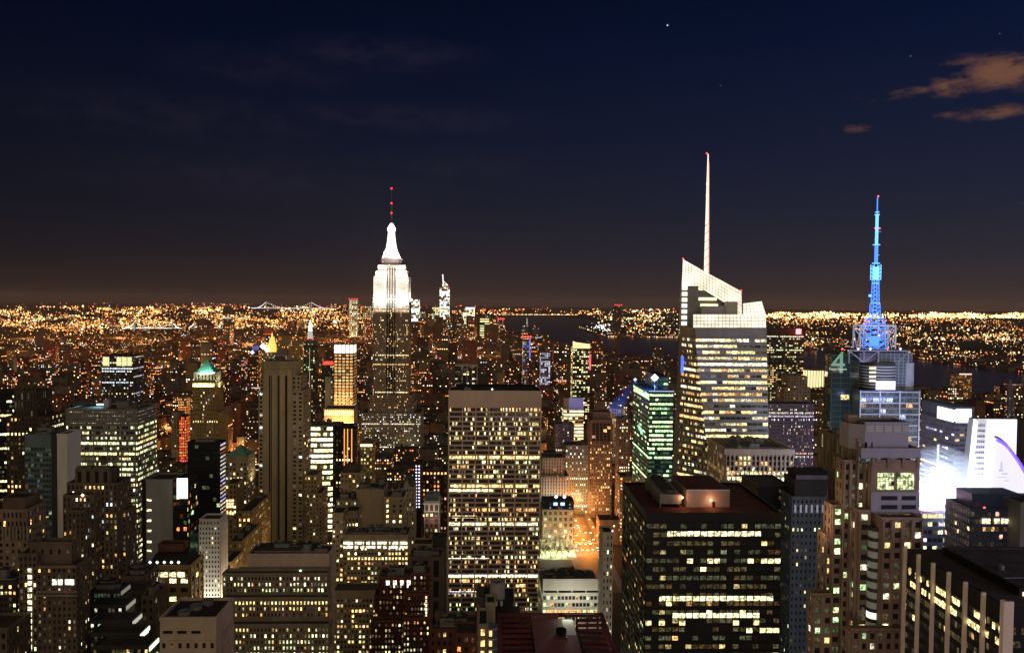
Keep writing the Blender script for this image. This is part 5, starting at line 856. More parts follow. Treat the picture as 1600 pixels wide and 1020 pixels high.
m = b.custom('penthouse'); xa, _ = P(1072, 780, Y + 15); xb, _ = P(1139, 780, Y + 15); zp = z1 + 7.6; pw = mat('penthouse_wall', (.30, .24, .25), .8, .12); m.box(xa, xb, Y + 14, Y + 44, z1 + .16, zp, pw); m.box(xa + .4, xb - .4, Y + 14.4, Y + 43.6, zp + .01, zp + .12, mat('roof_rust', (.05, .02, .02))); m.box(xa - .1, xb + .1, Y + 13.9, Y + 14.3, zp, zp + .35, WALL['silver'])
m = b.custom('cooling_unit'); xc = P(1030, 785, Y + 14)[0]; xd = P(1064, 785, Y + 14)[0]; m.box(xc, xd, Y + 13, Y + 46, z1 + 1.8, z1 + 6, DUCT); [m.cyl((xc + xd) / 2, Y + 17 + k * 5.4, 2.5, z1 + 6, z1 + 7.6, WALL['charcoal'], n=16, cap=False) for k in range(6)]; [m.bar((x, y, z1), (x, y, z1 + 1.8), .25, STEEL) for x in (xc + .5, xd - .5) for y in (Y + 14, Y + 28, Y + 45)]
m = b.custom('door'); xx = P(1115, 785, Y + 14)[0]; m.box(xx - .6, xx + .6, Y + 13.8, Y + 13.98, z1 + .2, z1 + 2.6, WALL['black'])
for px_, py_ in ((1066, 777), (1110.5, 781)):
    xx, zq = P(px_, py_, Y + 13.3); mm = b.custom('wall_lamp'); mm.octa([(xx, Y + 13.3, zq)], [.7], [(3, 2.0, 1.1)], LM); point('wall_lamp_light', (xx, Y + 11.5, zq), 900, (1, .45, .16), .4)
for nm, sh, lab, a, wl, st_ in [
    ('dark_slab', 'shadowed navy block', 'shadowed navy block with a few yellow windows, between the near-black office block and louvred brown tower', (1237, 1291, 778, 425, 20), 'bluegrey', style(fh=3.8, bw=2.3, ww=.38, wh=.45, lit=.10, bri=1.2, pal=['yel', 'pale'], rel=.25, dim=.1)),
    ('vertical_fin_building', 'vertical-pier building', 'dark building striped by pale vertical piers, in front of the crystal tower', (1134, 1240, 703, 520, 48), 'concrete', style(fh=3.6, bw=2.9, ww=.6, wh=.66, lit=.30, bri=1.2, rel=1.0, hrel=.25, dim=.1, pal=['yel', 'warm', 'white'])),
    ('violet_office_block', 'violet corner block', 'violet-grey glass corner block with a blazing white rooftop sign band', (1492, 1523, 660, 600, 48), 'purplegrey', style(fh=3.9, bw=4, ww=.92, wh=.45, lit=.2, rowp=.05, bri=1.3, pal=['white', 'yel', 'lilac'], rel=.2, hrel=.4, glass=.04)),
    ('ribbon_building', 'violet ribboned building', 'low violet-grey building with lit ribbon windows under the dazzling light', (1441, 1515, 800, 440, 20), 'purplegrey', style(fh=4.6, bw=3, ww=.9, wh=.5, lit=.45, rowp=.3, bri=1.0, pal=['pale', 'lilac', 'white', 'yel'])),
    ('dark_glass_building', 'navy glass building', 'navy glass building with boxy dark penthouse and small red lamp', (1516, 1594, 797, 400, 22), 'navy', style(fh=3.9, bw=2.2, ww=.85, wh=.55, lit=.10, bri=1.2, pal=['warm', 'yel', 'pink'], rel=.2, glass=.012)),
    ('grey_building', 'grey edge building', 'plain grey wall cut by the right edge behind the white-finned roof', (1595, 1660, 788, 390, 20), 'grey', None)]:
    b = Bld(nm, lab, sh); b.tier(*a, st_, wl); X0, X1, Y0, Y1, z1 = b.foot[0]
    if nm == 'dark_slab':
        b.tier(1242, 1293, 752, 428, 16, None, 'charcoal'); b.tier(1186, 1236.6, 762, 440, 30, style(lit=.06, bw=2.5, bri=1), 'black'); m = b.custom('penthouse'); xa, za = P(1241, 736, 430); xb, _ = P(1293, 736, 430); m.box(xa + 1, xb, 430, 442, b.foot[1][4] + .2, za, WALL['black']); m.box(xa + 1, xb, 429.6, 429.98, P(1260, 751, 430)[1], P(1260, 742, 430)[1], WALL['purplegrey'])
        m = b.custom('tall_windows'); [m.box(xx_ - .5, xx_ + .5, 424.2, 424.5, P(1260, 800, 425)[1], P(1260, 788, 425)[1], emis('pale_windows', (.6, .6, .75), .3)) for xx_ in [P(1242 + 8.6 * k, 790, 425)[0] for k in range(6)]]
    if nm == 'vertical_fin_building':
        m = b.custom('lit_row')
        for yy, cc in ((738, 1.3), (747, 1.8)):
            for k in range(15): xx, zz = P(1136.5 + k * 6.95 + 3, yy + k * .12, 519); m.quads([[(xx - 1, 519, zz - 1.1), (xx + 1, 519, zz - 1.1), (xx + 1, 519, zz + 1.1), (xx - 1, 519, zz + 1.1)]], GL, [(cc * b.rng.uniform(.6, 1.3), cc * .85, cc * .5)])
        b.clutter(X0 + 4, X1, Y0, Y1, z1, 6); m = b.custom('parapet_band'); m.box(X0 - 1.2, X1 + .6, Y0 - 1.3, Y0 - .25, z1 - 3, z1 + .6, WALL['concrete'])
    if nm == 'violet_office_block':
        xa, za = P(1492, 636, 600); _, zb_ = P(1492, 659, 600); gl = WALL['bluegrey']; m = b.custom('glass_crown'); m.box(X0 + .5, X1 - .5, Y0 + .5, Y1, z1 + .2, za, gl)
        m = b.custom('lit_sign'); m.box(X0 + .6, X1 - 3, Y0 - .2, Y0 + .45, z1 - .5, za - 1.5, emis('sign_white', (.95, .96, 1), 3)); m = b.custom('lit_sign'); m.box(X0 - .2, X0 + .45, Y0 + 1, Y0 + 24, z1 - .5, za - 2.5, emis('sign_white', (1, 1, 1), 3)); m = b.custom('blue_fin'); xx, zz = P(1468, 695, 618); m.bar((X0 - .8, Y0 + 20, zz), (X0 - .8, Y0 + 20, 30), .6, emis('pale_fin', (.7, .8, 1), 1.3))
    if nm == 'ribbon_building': b.clutter(X0, X1, Y0, Y1, z1, 4)
    if nm == 'dark_glass_building':
        m = b.custom('penthouse'); xa, za = P(1519, 771, 404); xb, _ = P(1594, 771, 404); m.box(xa, xb, 404, 418, z1 + .2, za, WALL['navy']); m = b.custom('beacon'); xx, zz = P(1538, 793, 401); m.octa([(xx, 401, zz)], [.8], [(2.6, .3, .2)], LM)
        m = b.custom('bright_windows'); [m.box(P(pa, 810, 399)[0], P(pb_, 810, 399)[0], 399.2, 399.5, P(pa, 818, 399)[1], P(pa, 810, 399)[1], emis('warm_row', (1, .85, .5), 2)) for pa, pb_ in ((1535, 1548), (1554, 1562), (1565, 1579))]
# white slanted media building, curved screen and the blinding floodlight bank
b = Bld('media_sign_building', 'white floodlit slanted building striped by rows of dark windows', 'white slanted building'); Y = 560
xs_ = [P(v, 655, Y)[0] for v in (1521, 1541, 1588)]; zt = P(1540, 654, Y)[1]; xs0 = P(1508, 775, Y)[0]; z0 = P(1508, 775, Y)[1]; xl0 = xs_[0] + (xs0 - xs_[0]) * (zt) / (zt - z0)
m = b.mb(); f1_ = [(xs_[0], Y), (xs_[2], Y), (xs_[2], Y + 6), (xs_[0], Y + 6)]; f0_ = [(xl0, Y), (xs_[2], Y), (xs_[2], Y + 6), (xl0, Y + 6)]; m.prism(f0_, 0, zt, WALL['white'], foot2=f1_); b.foot.append((xl0, xs_[2], Y, Y + 20, zt)); b.rects += [(1521, 1588, 654, Y), (1508, 1588, 775, Y)]
mm = b.custom('roof'); mm.box(xs_[0] + .5, xs_[2] - .5, Y + .5, Y + 5.5, zt + .01, zt + .3, ROOF)
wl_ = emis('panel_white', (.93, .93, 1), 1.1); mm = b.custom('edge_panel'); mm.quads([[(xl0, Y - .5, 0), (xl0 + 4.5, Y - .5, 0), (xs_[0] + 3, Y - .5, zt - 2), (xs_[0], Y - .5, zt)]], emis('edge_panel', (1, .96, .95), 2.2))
for k in range(18):
    zz = zt - 5 - k * 3.9; mm = b.custom('window_row'); wd = (xs_[1] - xs_[0]) * (.92 - .25 * b.rng.random()); n2 = int(wd / 1.5)
    for j in range(n2): x = xs_[1] - 1.0 - j * 1.5; mm.box(x - 1.1, x, Y - .3, Y - .05, zz - .8, zz + .8, WALL['purplegrey'] if j % 2 else WALL['bluegrey'])
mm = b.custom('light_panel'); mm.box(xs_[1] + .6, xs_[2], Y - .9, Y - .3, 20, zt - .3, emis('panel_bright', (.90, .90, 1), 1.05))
area('panel_wash', (xs_[0], Y - 40, zt - 60), (xs_[1] - 4, Y, zt - 30), 16, 16, 60000, (.85, .85, 1))
b = Bld('curved_screen', 'huge curved glowing screen with a violet rim at the right edge', 'curved screen', cat='billboard'); Y = 500
def cs(px, py): a, z = P(px, py, Y); return a, z
top = [(1557, 688), (1566, 691), (1575, 696), (1584, 702.5), (1593, 711), (1603, 721), (1614, 733), (1628, 750)]; zbot = P(1570, 772, Y)[1]; m = b.mb('screen_face'); scr = emis('screen_face', (.90, .86, 1), 1.0)
tp = [cs(*p) for p in top]; xs9 = [cs(1541, 772)[0]] + [p[0] for p in tp[1:]]
for (p, q), (a, c_) in zip(zip(tp[:-1], tp[1:]), zip(xs9[:-1], xs9[1:])):
    ya = Y + (p[0] - tp[0][0]) * .5; yb2 = Y + (q[0] - tp[0][0]) * .5; m.quads([[(a, ya, zbot - 50), (c_, yb2, zbot - 50), (q[0], yb2, q[1]), (p[0], ya, p[1])], [(c_, yb2 + 2, zbot - 50), (a, ya + 2, zbot - 50), (p[0], ya + 2, p[1]), (q[0], yb2 + 2, q[1])], [(p[0], ya, p[1]), (q[0], yb2, q[1]), (q[0], yb2 + 2, q[1]), (p[0], ya + 2, p[1])]], scr)
    mm = b.custom('violet_rim'); mm.bar((p[0], ya - .6, p[1] + .4), (q[0], yb2 - .6, q[1] + .4), .8, emis('violet_rim', (.16, .05, 1), 1.5)); mm.bar((p[0], ya + 1.6, p[1] + 2.2), (q[0], yb2 + 1.6, q[1] + 2.2), .5, WALL['bluegrey'])
b.foot.append((tp[0][0], tp[-1][0], Y, Y + 16, tp[0][1])); b.rects.append((1557, 1620, 735, Y))
gm = emis('faded_mark', (.55, .58, .9), .9)
for (x0, y0, x1, y1) in ((1562, 733, 1569, 737), (1566, 722, 1569, 733), (1569, 740, 1578, 742.5), (1575, 752, 1582, 753.5), (1560, 745, 1574, 746), (1580, 700, 1583, 704)): a, za = cs(x0, y0); c_, zb_ = cs(x1, y1); yy = Y + (a - tp[0][0]) * .5 - .4; mm = b.custom('faded_mark'); mm.box(a, c_, yy, yy + .2, zb_, za, gm)
b = Bld('billboard_bank', 'blinding blue-white floodlit billboard bank, brightest light in the picture', 'blinding billboard', cat='billboard'); Y = 452
gq_ = np.random.default_rng(4)
for k, (a0, y0, a1, y1) in enumerate([(1452, 745, 1466, 768), (1467.5, 737, 1484, 766), (1458, 731, 1467, 743), (1446, 770, 1463, 790), (1464.5, 768, 1484, 794), (1485.5, 752, 1493, 775), (1486, 777, 1497, 792), (1441, 777, 1445, 788), (1470, 727, 1478, 735.5)]):
    xa, za = P(a0, y0, Y); xb, zb_ = P(a1, y1, Y); mm = b.custom('light_panel'); yq = Y + (k % 3) * .8; mm.box(xa, xb, yq, yq + .5, zb_, za, emis('blaze', (.86, .94, 1), 6))
bloom_ball = MB(); mc, mz = P(1470, 763, Y - 3); mm_ = bpy.data.materials.new('bloom_mist'); mm_.use_nodes = True; t_ = mm_.node_tree; t_.nodes.clear(); o_ = t_.nodes.new('ShaderNodeOutputMaterial'); v_ = t_.nodes.new('ShaderNodeVolumePrincipled'); v_.inputs['Density'].default_value = .012; v_.inputs['Color'].default_value = (.95, .95, 1, 1); t_.links.new(v_.outputs[0], o_.inputs['Volume'])
for i in range(8):
    a0_, a1_ = -PI / 2 + PI * i / 8, -PI / 2 + PI * (i + 1) / 8; bloom_ball.cyl(mc, Y - 3, max(.01, 25 * math.cos(a0_)), mz + 25 * math.sin(a0_), mz + 25 * math.sin(a1_), mm_, r2=max(.01, 25 * math.cos(a1_)), n=20, cap=False)
tag(bloom_ball.build('haze', None, (mc, Y - 3, mz)), kind='stuff'); point('blaze_core', (mc - 3, Y - 7, mz + 2), 150000, (.6, .78, 1), 3); point('blaze_pink_core', (mc - 8, Y - 8, mz - 11), 70000, (1, .45, .9), 2)  # ball of mist added to imitate bloom, fed by the core lights
xa, za = P(1443, 760, Y + 4); xb, _ = P(1495, 760, Y + 4); m = b.mb('support_frame'); [m.box(x, x + .8, Y + 1, Y + 1.8, 0, za - 2, STEEL) for x in np.linspace(xa, xb - 1, 5)]; b.foot.append((xa, xb, Y, Y + 2, za)); b.rects.append((1445, 1495, 735, Y))
area('blaze_light', ((xa + xb) / 2, Y + 30, za + 4), ((xa + xb) / 2 + 20, Y + 150, za), 20, 14, 40000, (.55, .75, 1)); area('blaze_pink', (xa - 6, Y - 4, za - 6), (xa - 40, Y - 60, za - 20), 8, 8, 26000, (1, .6, .95)); area('blaze_down', ((xa + xb) / 2, Y - 3, za - 10), ((xa + xb) / 2, Y - 6, za - 30), 20, 3, 20000, (.7, .7, 1))
b = Bld('white_finned_building', 'black glass building with white vertical fins and flat dark roof, bottom right corner', 'white-finned corner building'); Y = 215
X0, z1 = P(1573, 948, Y); dpt = Y * (1573 - 760) / (1414 - 760) - Y; b.tierm(X0, X0 + 60, Y, Y + dpt, 0, z1, None, 'black', sides='', par=0, roofm=mat('roof_dark', (.05, .04, .042), .9, .4, .2))
fs = style(fh=3.75, bw=1.42, ww=.9, wh=.5, lit=.02, rowp=.0, bri=1.1, pal=['yel', 'warm', 'yel'], rel=.12, hrel=.15, dim=.25); zt = z1 - 5
facade(b.mb(), b.panes, (X0, Y + dpt, 60), (X0, Y, 60), (X0, Y, zt), (X0, Y + dpt, zt), fs, WALL['black'], b.rng, False); facade(b.mb(), b.panes, (X0, Y, 60), (X0 + 60, Y, 60), (X0 + 60, Y, zt), (X0, Y, zt), dict(fs, lit=.1), WALL['black'], b.rng)
fw = mat('white_fin', (.66, .56, .50), .6, .08)
for k in range(7): mm = b.custom('fin'); y = Y + dpt * k / 6.02; mm.box(X0 - 1.3, X0 - .16, y + .2, y + .95, 0, z1 + .8 - (0 if k else -1), fw)
mm = b.custom('corner_fin'); mm.box(X0 - 1.25, X0 + 1.6, Y - .7, Y - .05, 0, z1 + 1.8, fw)
mm = b.custom('lit_rows')
for dz, p_ in ((7.3, .6), (11.0, .85)):
    for k in range(int(dpt / 1.42)):
        if b.rng.random() < p_: y = Y + .2 + k * 1.42; g = b.rng.uniform(.5, 1.5); mm.quads([[(X0 - .2, y + 1.25, z1 - dz - 1), (X0 - .2, y, z1 - dz - 1), (X0 - .2, y, z1 - dz + .9), (X0 - .2, y + 1.25, z1 - dz + .9)]], GL, [(1.5 * g, 1.15 * g, .5 * g)])
for k in range(18): 
    if b.rng.random() < .8: x = X0 + 2.5 + k * 1.5; mm.quads([[(x, Y - .2, z1 - 15), (x + 1.3, Y - .2, z1 - 15), (x + 1.3, Y - .2, z1 - 13.2), (x, Y - .2, z1 - 13.2)]], GL, [(1.2, .95, .4)])
b.tierm(X0 + 9, X0 + 50, Y + 8, Y + dpt - 6, z1 + .16, z1 + 1.6, None, 'black', roofm=mat('roof_dark', (.05, .04, .042))); mm = b.custom('roof_rail'); mm.bar((X0 + 10, Y + 16, z1 + 2.6), (X0 + 22, Y + 16, z1 + 2.6), .09, STEEL); mm = b.custom('roof_drum'); mm.cyl(X0 + 20, Y + 14, 2.6, z1 + 1.8, z1 + 2.7, DUCT, n=20); mm = b.custom('roof_drum'); mm.cyl(X0 + 15.5, Y + 26, .9, z1 + 1.8, z1 + 3.2, DUCT, n=14); mm = b.custom('door'); mm.box(X0 + 10, X0 + 11, Y + 7.8, Y + 7.96, z1 + .2, z1 + 1.3, emis('door_light', (1, .8, .5), 1.8))
# ================================================================== FAR LANDMARKS
def simple(name, lab, sh, cat='building', **k): return Bld(name, lab, sh, cat, indiv=False, **k)
for lab, sh, xl, xr, yt, Y, D, wl, st_ in [
    ('white-lit supertall downtown tower still under construction, behind the floodlit skyscraper', 'lit unfinished supertall', 687, 702, 452, 5600, 60, 'white', style(fh=12, bw=11, ww=.85, wh=.8, lit=.9, rowp=.5, bri=1.8, pal=['cool', 'white', 'white'], rel=0)),
    ('slender white-lit downtown tower close right of the floodlit skyscraper', 'slender white downtown tower', 643, 655, 468, 5500, 50, 'white', style(fh=12, bw=10, ww=.85, wh=.8, lit=.85, rowp=.5, bri=1.6, pal=['cool', 'white'], rel=0)),
    ('yellowish-lit downtown block just left of the unfinished supertall', 'yellowish downtown block', 675, 687, 480, 5500, 50, 'grey', style(fh=14, bw=11, ww=.7, wh=.6, lit=.75, rowp=.3, bri=1.2, pal=['yel', 'pale'], rel=0)),
    ('pale downtown tower with a violet-lit top right of the unfinished supertall', 'violet-topped downtown tower', 723, 742, 482, 5700, 50, 'grey', style(fh=14, bw=11, ww=.75, wh=.7, lit=.8, rowp=.4, bri=1.5, pal=['white', 'yel', 'pale'], rel=0)),
    ('downtown tower of warm horizontal lit bands at the harbour edge', 'banded harbour tower', 750, 772, 497, 5000, 50, 'charcoal', style(fh=14, bw=30, ww=.95, wh=.5, lit=.8, rowp=.6, bri=1.1, pal=['yel', 'pale'], rel=0)),
    ('dark downtown tower with a red lamp cluster on its roof, beside the harbour', 'red-topped harbour tower', 779, 787, 500, 4600, 40, 'darkbrown', style(fh=12, bw=10, lit=.5, bri=1.0, pal=['pink', 'warm'], rel=0)),
    ('distant tower with vertical lit columns and red lamps, left of the floodlit skyscraper', 'red-lamped distant tower', 546, 558, 469, 5200, 40, 'grey', style(fh=12, bw=9, ww=.5, wh=.8, lit=.75, bri=1.1, pal=['white', 'pale'], rel=0)),
    ('distant flat-topped tower touching the left side of the floodlit skyscraper', 'flat distant tower', 567, 583, 478, 5000, 50, 'grey', style(fh=14, bw=11, lit=.6, bri=.8, pal=['pale', 'yel', 'white'], rel=0)),
    ('distant shorter white tower right of the slender white one', 'short white distant tower', 656, 664, 487, 5450, 40, 'grey', style(fh=13, bw=10, lit=.7, bri=1.0, pal=['white'], rel=0)),
    ('dim distant tower directly right of the unfinished supertall', 'dim distant tower', 703, 713, 489, 5300, 40, 'darkbrown', style(fh=14, bw=11, lit=.3, bri=.7, pal=['warm', 'pale'], rel=0)),
    ('dark red-topped tower across the harbour, highest on the far shore', 'far-shore dark tower', 961, 971, 478, 6100, 40, 'darkbrown', style(fh=12, bw=10, lit=.12, bri=.8, pal=['warm'], rel=0))]:
    b = simple('distant_tower', lab, sh); b.tier(xl, xr, yt, Y, D, st_, wl, par=0); X0, X1, Y0, Y1, z1 = b.foot[0]
    if 'supertall' in sh and 'lit unf' in sh:
        b.tierm(X0 + 8, X1 - 12, Y0 + 6, Y1 - 6, z1 + .2, z1 + 35, style(fh=9, bw=9, ww=.8, wh=.7, lit=.7, bri=1.5, pal=['white'], rel=0), 'grey', par=0); m = b.custom('crane'); m.bar((X0 + 25, Y0 + 10, z1 + 30), (X0 + 20, Y0 + 10, z1 + 105), 3, emis('crane_light', (1, 1, .95), 1.2)); m.bar((X0 + 20, Y0 + 10, z1 + 60), (X0 + 52, Y0 + 10, z1 + 35), 2, emis('crane_light', (1, 1, 1), 1)); m = b.custom('red_lamps'); m.octa([(X0 + 2, Y0 - 2, z1 + 8), (X1 - 3, Y0 - 2, z1 + 12)], [4, 4], [(1.6, .3, .4)] * 2, LM)
    if 'red' in sh or 'far-shore' in sh: m = b.custom('red_lamps'); m.octa([(X0 + (X1 - X0) * k / 3, Y0 - 2, z1 + 7) for k in range(4)], [6] * 4, [(2, .1, .1)] * 4, LM)
    if 'violet' in sh: m = b.custom('violet_top'); m.box(X0 + 20, X1, Y0 - 3, Y0 - 1, z1 - 4, z1 + 9, emis('violet_top', (.75, .65, 1), 1.8))
b = simple('clock_tower', 'slim campanile tower with white-lit lantern and red lamps at its waist', 'white-lanterned campanile', 'tower')
b.tier(475, 491, 535, 1950, 24, style(lit=.15, bw=4, rel=0, bri=1), 'darkbrown', par=0); X0, X1, Y0, Y1, z1 = b.foot[0]; cx, cy = (X0 + X1) / 2, 1962
wl2 = emis('lantern_glow', (1, .97, .85), 2.0); zq = [P(483, v, cy)[1] for v in (535, 529, 517, 509, 504, 499)]; m = b.custom('lantern'); m.box(cx - 9, cx + 9, cy - 9, cy + 9, zq[0], zq[1], WALL['tan']); m.cyl(cx, cy, 7.5, zq[1], zq[2], emis('lantern_low', (.9, .85, .7), .55), r2=5, n=8); m.cyl(cx, cy, 5, zq[2], zq[3], wl2, r2=4.2, n=8); m.cyl(cx, cy, 3.4, zq[3], zq[4], wl2, n=8); m.cyl(cx, cy, 2.6, zq[4], zq[5], emis('gold_tip', (1, .7, .3), 1.6), r2=.4, n=8)
m = b.custom('red_lamps'); m.octa([(cx - 10, cy - 11, zq[1]), (cx - 3, cy - 11, zq[1]), (cx + 9, cy - 11, zq[1] - 1)], [1.6] * 3, [(2, .1, .12)] * 3, LM)
b = simple('gold_pyramid_tower', 'tower with blazing golden pyramid roof above the striped stone tower', 'golden pyramid tower', 'tower')
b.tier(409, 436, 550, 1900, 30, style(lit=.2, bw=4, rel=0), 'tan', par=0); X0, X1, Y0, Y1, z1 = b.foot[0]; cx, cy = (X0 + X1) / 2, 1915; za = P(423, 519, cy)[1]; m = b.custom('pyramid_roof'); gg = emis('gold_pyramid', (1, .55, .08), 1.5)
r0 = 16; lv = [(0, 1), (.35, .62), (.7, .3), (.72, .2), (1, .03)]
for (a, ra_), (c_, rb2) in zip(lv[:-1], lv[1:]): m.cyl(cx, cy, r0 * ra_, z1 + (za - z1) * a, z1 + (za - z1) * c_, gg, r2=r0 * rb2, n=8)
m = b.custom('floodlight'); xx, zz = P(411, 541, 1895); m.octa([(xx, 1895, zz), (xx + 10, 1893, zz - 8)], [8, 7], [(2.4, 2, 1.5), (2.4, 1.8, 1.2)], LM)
b = simple('blue_tower', 'distant tower with violet-blue lit crown at left of the striped stone tower', 'blue-crowned tower'); b.tier(390, 404, 548, 2000, 26, style(lit=.35, bw=5, rel=0, bri=1, pal=['orange', 'warm']), 'darkbrown'); X0, X1, Y0, Y1, z1 = b.foot[0]; m = b.custom('blue_crown'); m.box(X0 + 6, X1 - 6, Y0 + 2, Y1 - 2, z1, z1 + 12, emis('blue_crown', (.12, .12, .6), .5)); m.octa([(X0 + 7, Y0 - 1, z1 - 4)], [5.5], [(1.2, 1.3, 3)], LM)
b = simple('orange_tower', 'tower glowing orange down one facade, left of the green-roofed tower', 'orange-glowing tower'); b.tier(280, 291, 651, 1130, 22, style(fh=4, bw=2.5, ww=.6, wh=.7, lit=.9, rowp=.8, bri=.9, pal=['orange', 'orange', 'red'], rel=.2), 'redbrick'); b.tier(268, 279.5, 645, 1134, 22, style(lit=.05), 'tan'); b.tier(278, 291, 622, 1240, 16, style(fh=4, bw=3, ww=.7, wh=.6, lit=.9, rowp=.9, bri=.7, pal=['orange', 'warm']), 'ochre')
b = simple('riverside_block', 'pinkish-lit pair of apartment slabs by the river at the far right', 'pinkish riverside slabs'); b.tier(1562, 1578, 604, 2150, 24, style(fh=4, bw=5, ww=.6, lit=.7, bri=.7, pal=['pink', 'orange'], rel=0), 'redbrick'); b.tier(1576, 1599, 600, 2180, 24, style(fh=4, bw=5, ww=.6, lit=.75, bri=.8, pal=['pink', 'orange'], rel=0), 'redbrick')
b = simple('riverside_tower', 'brown riverside tower with a bright right edge, in front of the river', 'riverside brown tower'); b.tier(1493, 1519, 586, 2050, 24, style(fh=4, bw=5, ww=.6, lit=.25, bri=1.0, pal=['warm', 'orange'], rel=0), 'tan'); X0, X1, Y0, Y1, z1 = b.foot[0]; m = b.custom('rooftop_sign'); m.box(X0 + 12, X1, Y0 + 2, Y0 + 3, z1, z1 + 4, emis('pink_glow', (1, .6, .45), 1.5))
# radio mast
m = MB(); X0 = P(1579, 595, 1100)[0]; zt = P(1580, 593, 1100)[1]; zb_ = P(1578, 655, 1100)[1]; bs_ = mat('mast_steel', (.25, .3, .5), .6)
for k in range(14):
    a, c_ = k / 14, (k + 1) / 14
    for s_, t_ in ((1, 1), (-1, 1), (-1, -1), (1, -1)): r1, r2 = 4 * (1 - a) + .6, 4 * (1 - c_) + .6; z_ = zb_ + (zt - zb_) * a; z2 = zb_ + (zt - zb_) * c_; m.bar((X0 + s_ * r1, 1100 + t_ * r1, z_), (X0 + s_ * r2, 1100 + t_ * r2, z2), .4, bs_); m.bar((X0 + s_ * r1, 1100 + t_ * r1, z_), (X0 - s_ * r2, 1100 + t_ * r2, z2), .25, bs_)
m.box(X0 - 22, X0 + 26, 1094, 1120, 0, zb_, WALL['charcoal']); tag(m.build('lattice_mast', None, (X0, 1100, 0)), 'blue-grey lattice mast on a dark roof at the far right', 'mast')
# suspension bridges
def bridge(lab, pts, ytop, ydeck, Y, col, name='suspension_bridge', r=6, tower_c=(.6, .9, .8)):
    root = bpy.data.objects.new(name, None); C.objects.link(root); xs_ = [P(p, ytop, Y)[0] for p in pts]; zt = P(pts[1], ytop, Y)[1]; zd = P(pts[1], ydeck, Y)[1]; org = (sum(xs_) / 4, Y, 0); root.location = org; tag(root, lab, 'bridge')
    steel = mat('bridge_steel', (.12, .16, .15), .7); m = MB(); m.box(xs_[0], xs_[-1], Y - 12, Y + 12, zd - 5, zd, steel); n_ = 60; m2 = m
    m2.octa([(xs_[0] + (xs_[-1] - xs_[0]) * (k + .5) / n_, Y - 13, zd + 4) for k in range(n_)], [r * .8] * n_, [tuple(c * .55 for c in col)] * n_, LM); m.build('deck', root, org)
    for x in xs_[1:3]: m = MB(); [m.box(x - 7, x + 7, Y + s_ * 14 - 4, Y + s_ * 14 + 4, 0, zt, steel) for s_ in (-1, 1)]; m.box(x - 6, x + 6, Y - 10, Y + 10, zt - 12, zt - 3, steel); m.octa([(x, Y - 20, zt - 8 - (zt - zd) * k / 4) for k in range(5)], [r] * 5, [tuple(c * .45 for c in tower_c)] * 5, LM); m.octa([(x, Y - 20, zt + 4)], [r * .8], [(1.5, .3, .2)], LM); m.build('bridge_tower', root, org)
    for s_ in (-1,):
        c_ = MB(); lp = []
        for (xa, za), (xb, zb_), sag in (((xs_[0], zd), (xs_[1], zt), .12), ((xs_[1], zt), (xs_[2], zt), 1), ((xs_[2], zt), (xs_[3], zd), .12)):
            prev = None
            for k in range(25):
                t_ = k / 24; x = xa + (xb - xa) * t_; z = za + (zb_ - za) * t_ - 4 * t_ * (1 - t_) * (zt - zd - 4) * (1 if sag == 1 else .35)
                if prev: c_.bar(prev, (x, Y - 14, z), 1.2, steel)
                prev = (x, Y - 14, z); lp.append((x, Y - 16, z + 1))
        c_.octa(lp, [r * .62] * len(lp), [tuple(c * .8 for c in col)] * len(lp), LM); c_.build('main_cable', root, org)
bridge('long suspension bridge strung with white lamps on the horizon, left of the floodlit skyscraper', (394, 416, 487, 522), 472, 481.5, 17000, (1.7, 1.8, 1.9), r=15)
bridge('nearer suspension bridge with twin lamp-strung peaks among the orange lights at left', (193, 212, 271, 286), 503, 513, 6300, (2.4, 2.2, 1.7), r=6)
bridge('suspension bridge with a single bright peak, just right of the twin-peaked bridge', (288, 305, 349, 366), 505, 513.5, 7200, (2.4, 2.2, 1.8), r=7)
# statue in the harbour
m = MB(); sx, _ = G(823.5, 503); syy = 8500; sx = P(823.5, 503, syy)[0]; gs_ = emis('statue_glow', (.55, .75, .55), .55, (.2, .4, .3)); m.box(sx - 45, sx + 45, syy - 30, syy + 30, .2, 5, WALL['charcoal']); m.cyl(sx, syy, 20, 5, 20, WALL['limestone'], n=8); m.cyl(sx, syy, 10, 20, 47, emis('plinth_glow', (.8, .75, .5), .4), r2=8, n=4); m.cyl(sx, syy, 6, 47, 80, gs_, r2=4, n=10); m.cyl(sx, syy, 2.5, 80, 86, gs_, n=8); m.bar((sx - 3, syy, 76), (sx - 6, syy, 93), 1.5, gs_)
tag(m.build('harbour_statue', None, (sx, syy, 0)), 'tiny floodlit greenish statue on an islet in the dark harbour', 'statue')

for h in HEROES: h.finish()
for nm, body, loc, size, mt in TEXTS: text(nm, body, loc, size, mt, CN.root, org=CN.root.location)

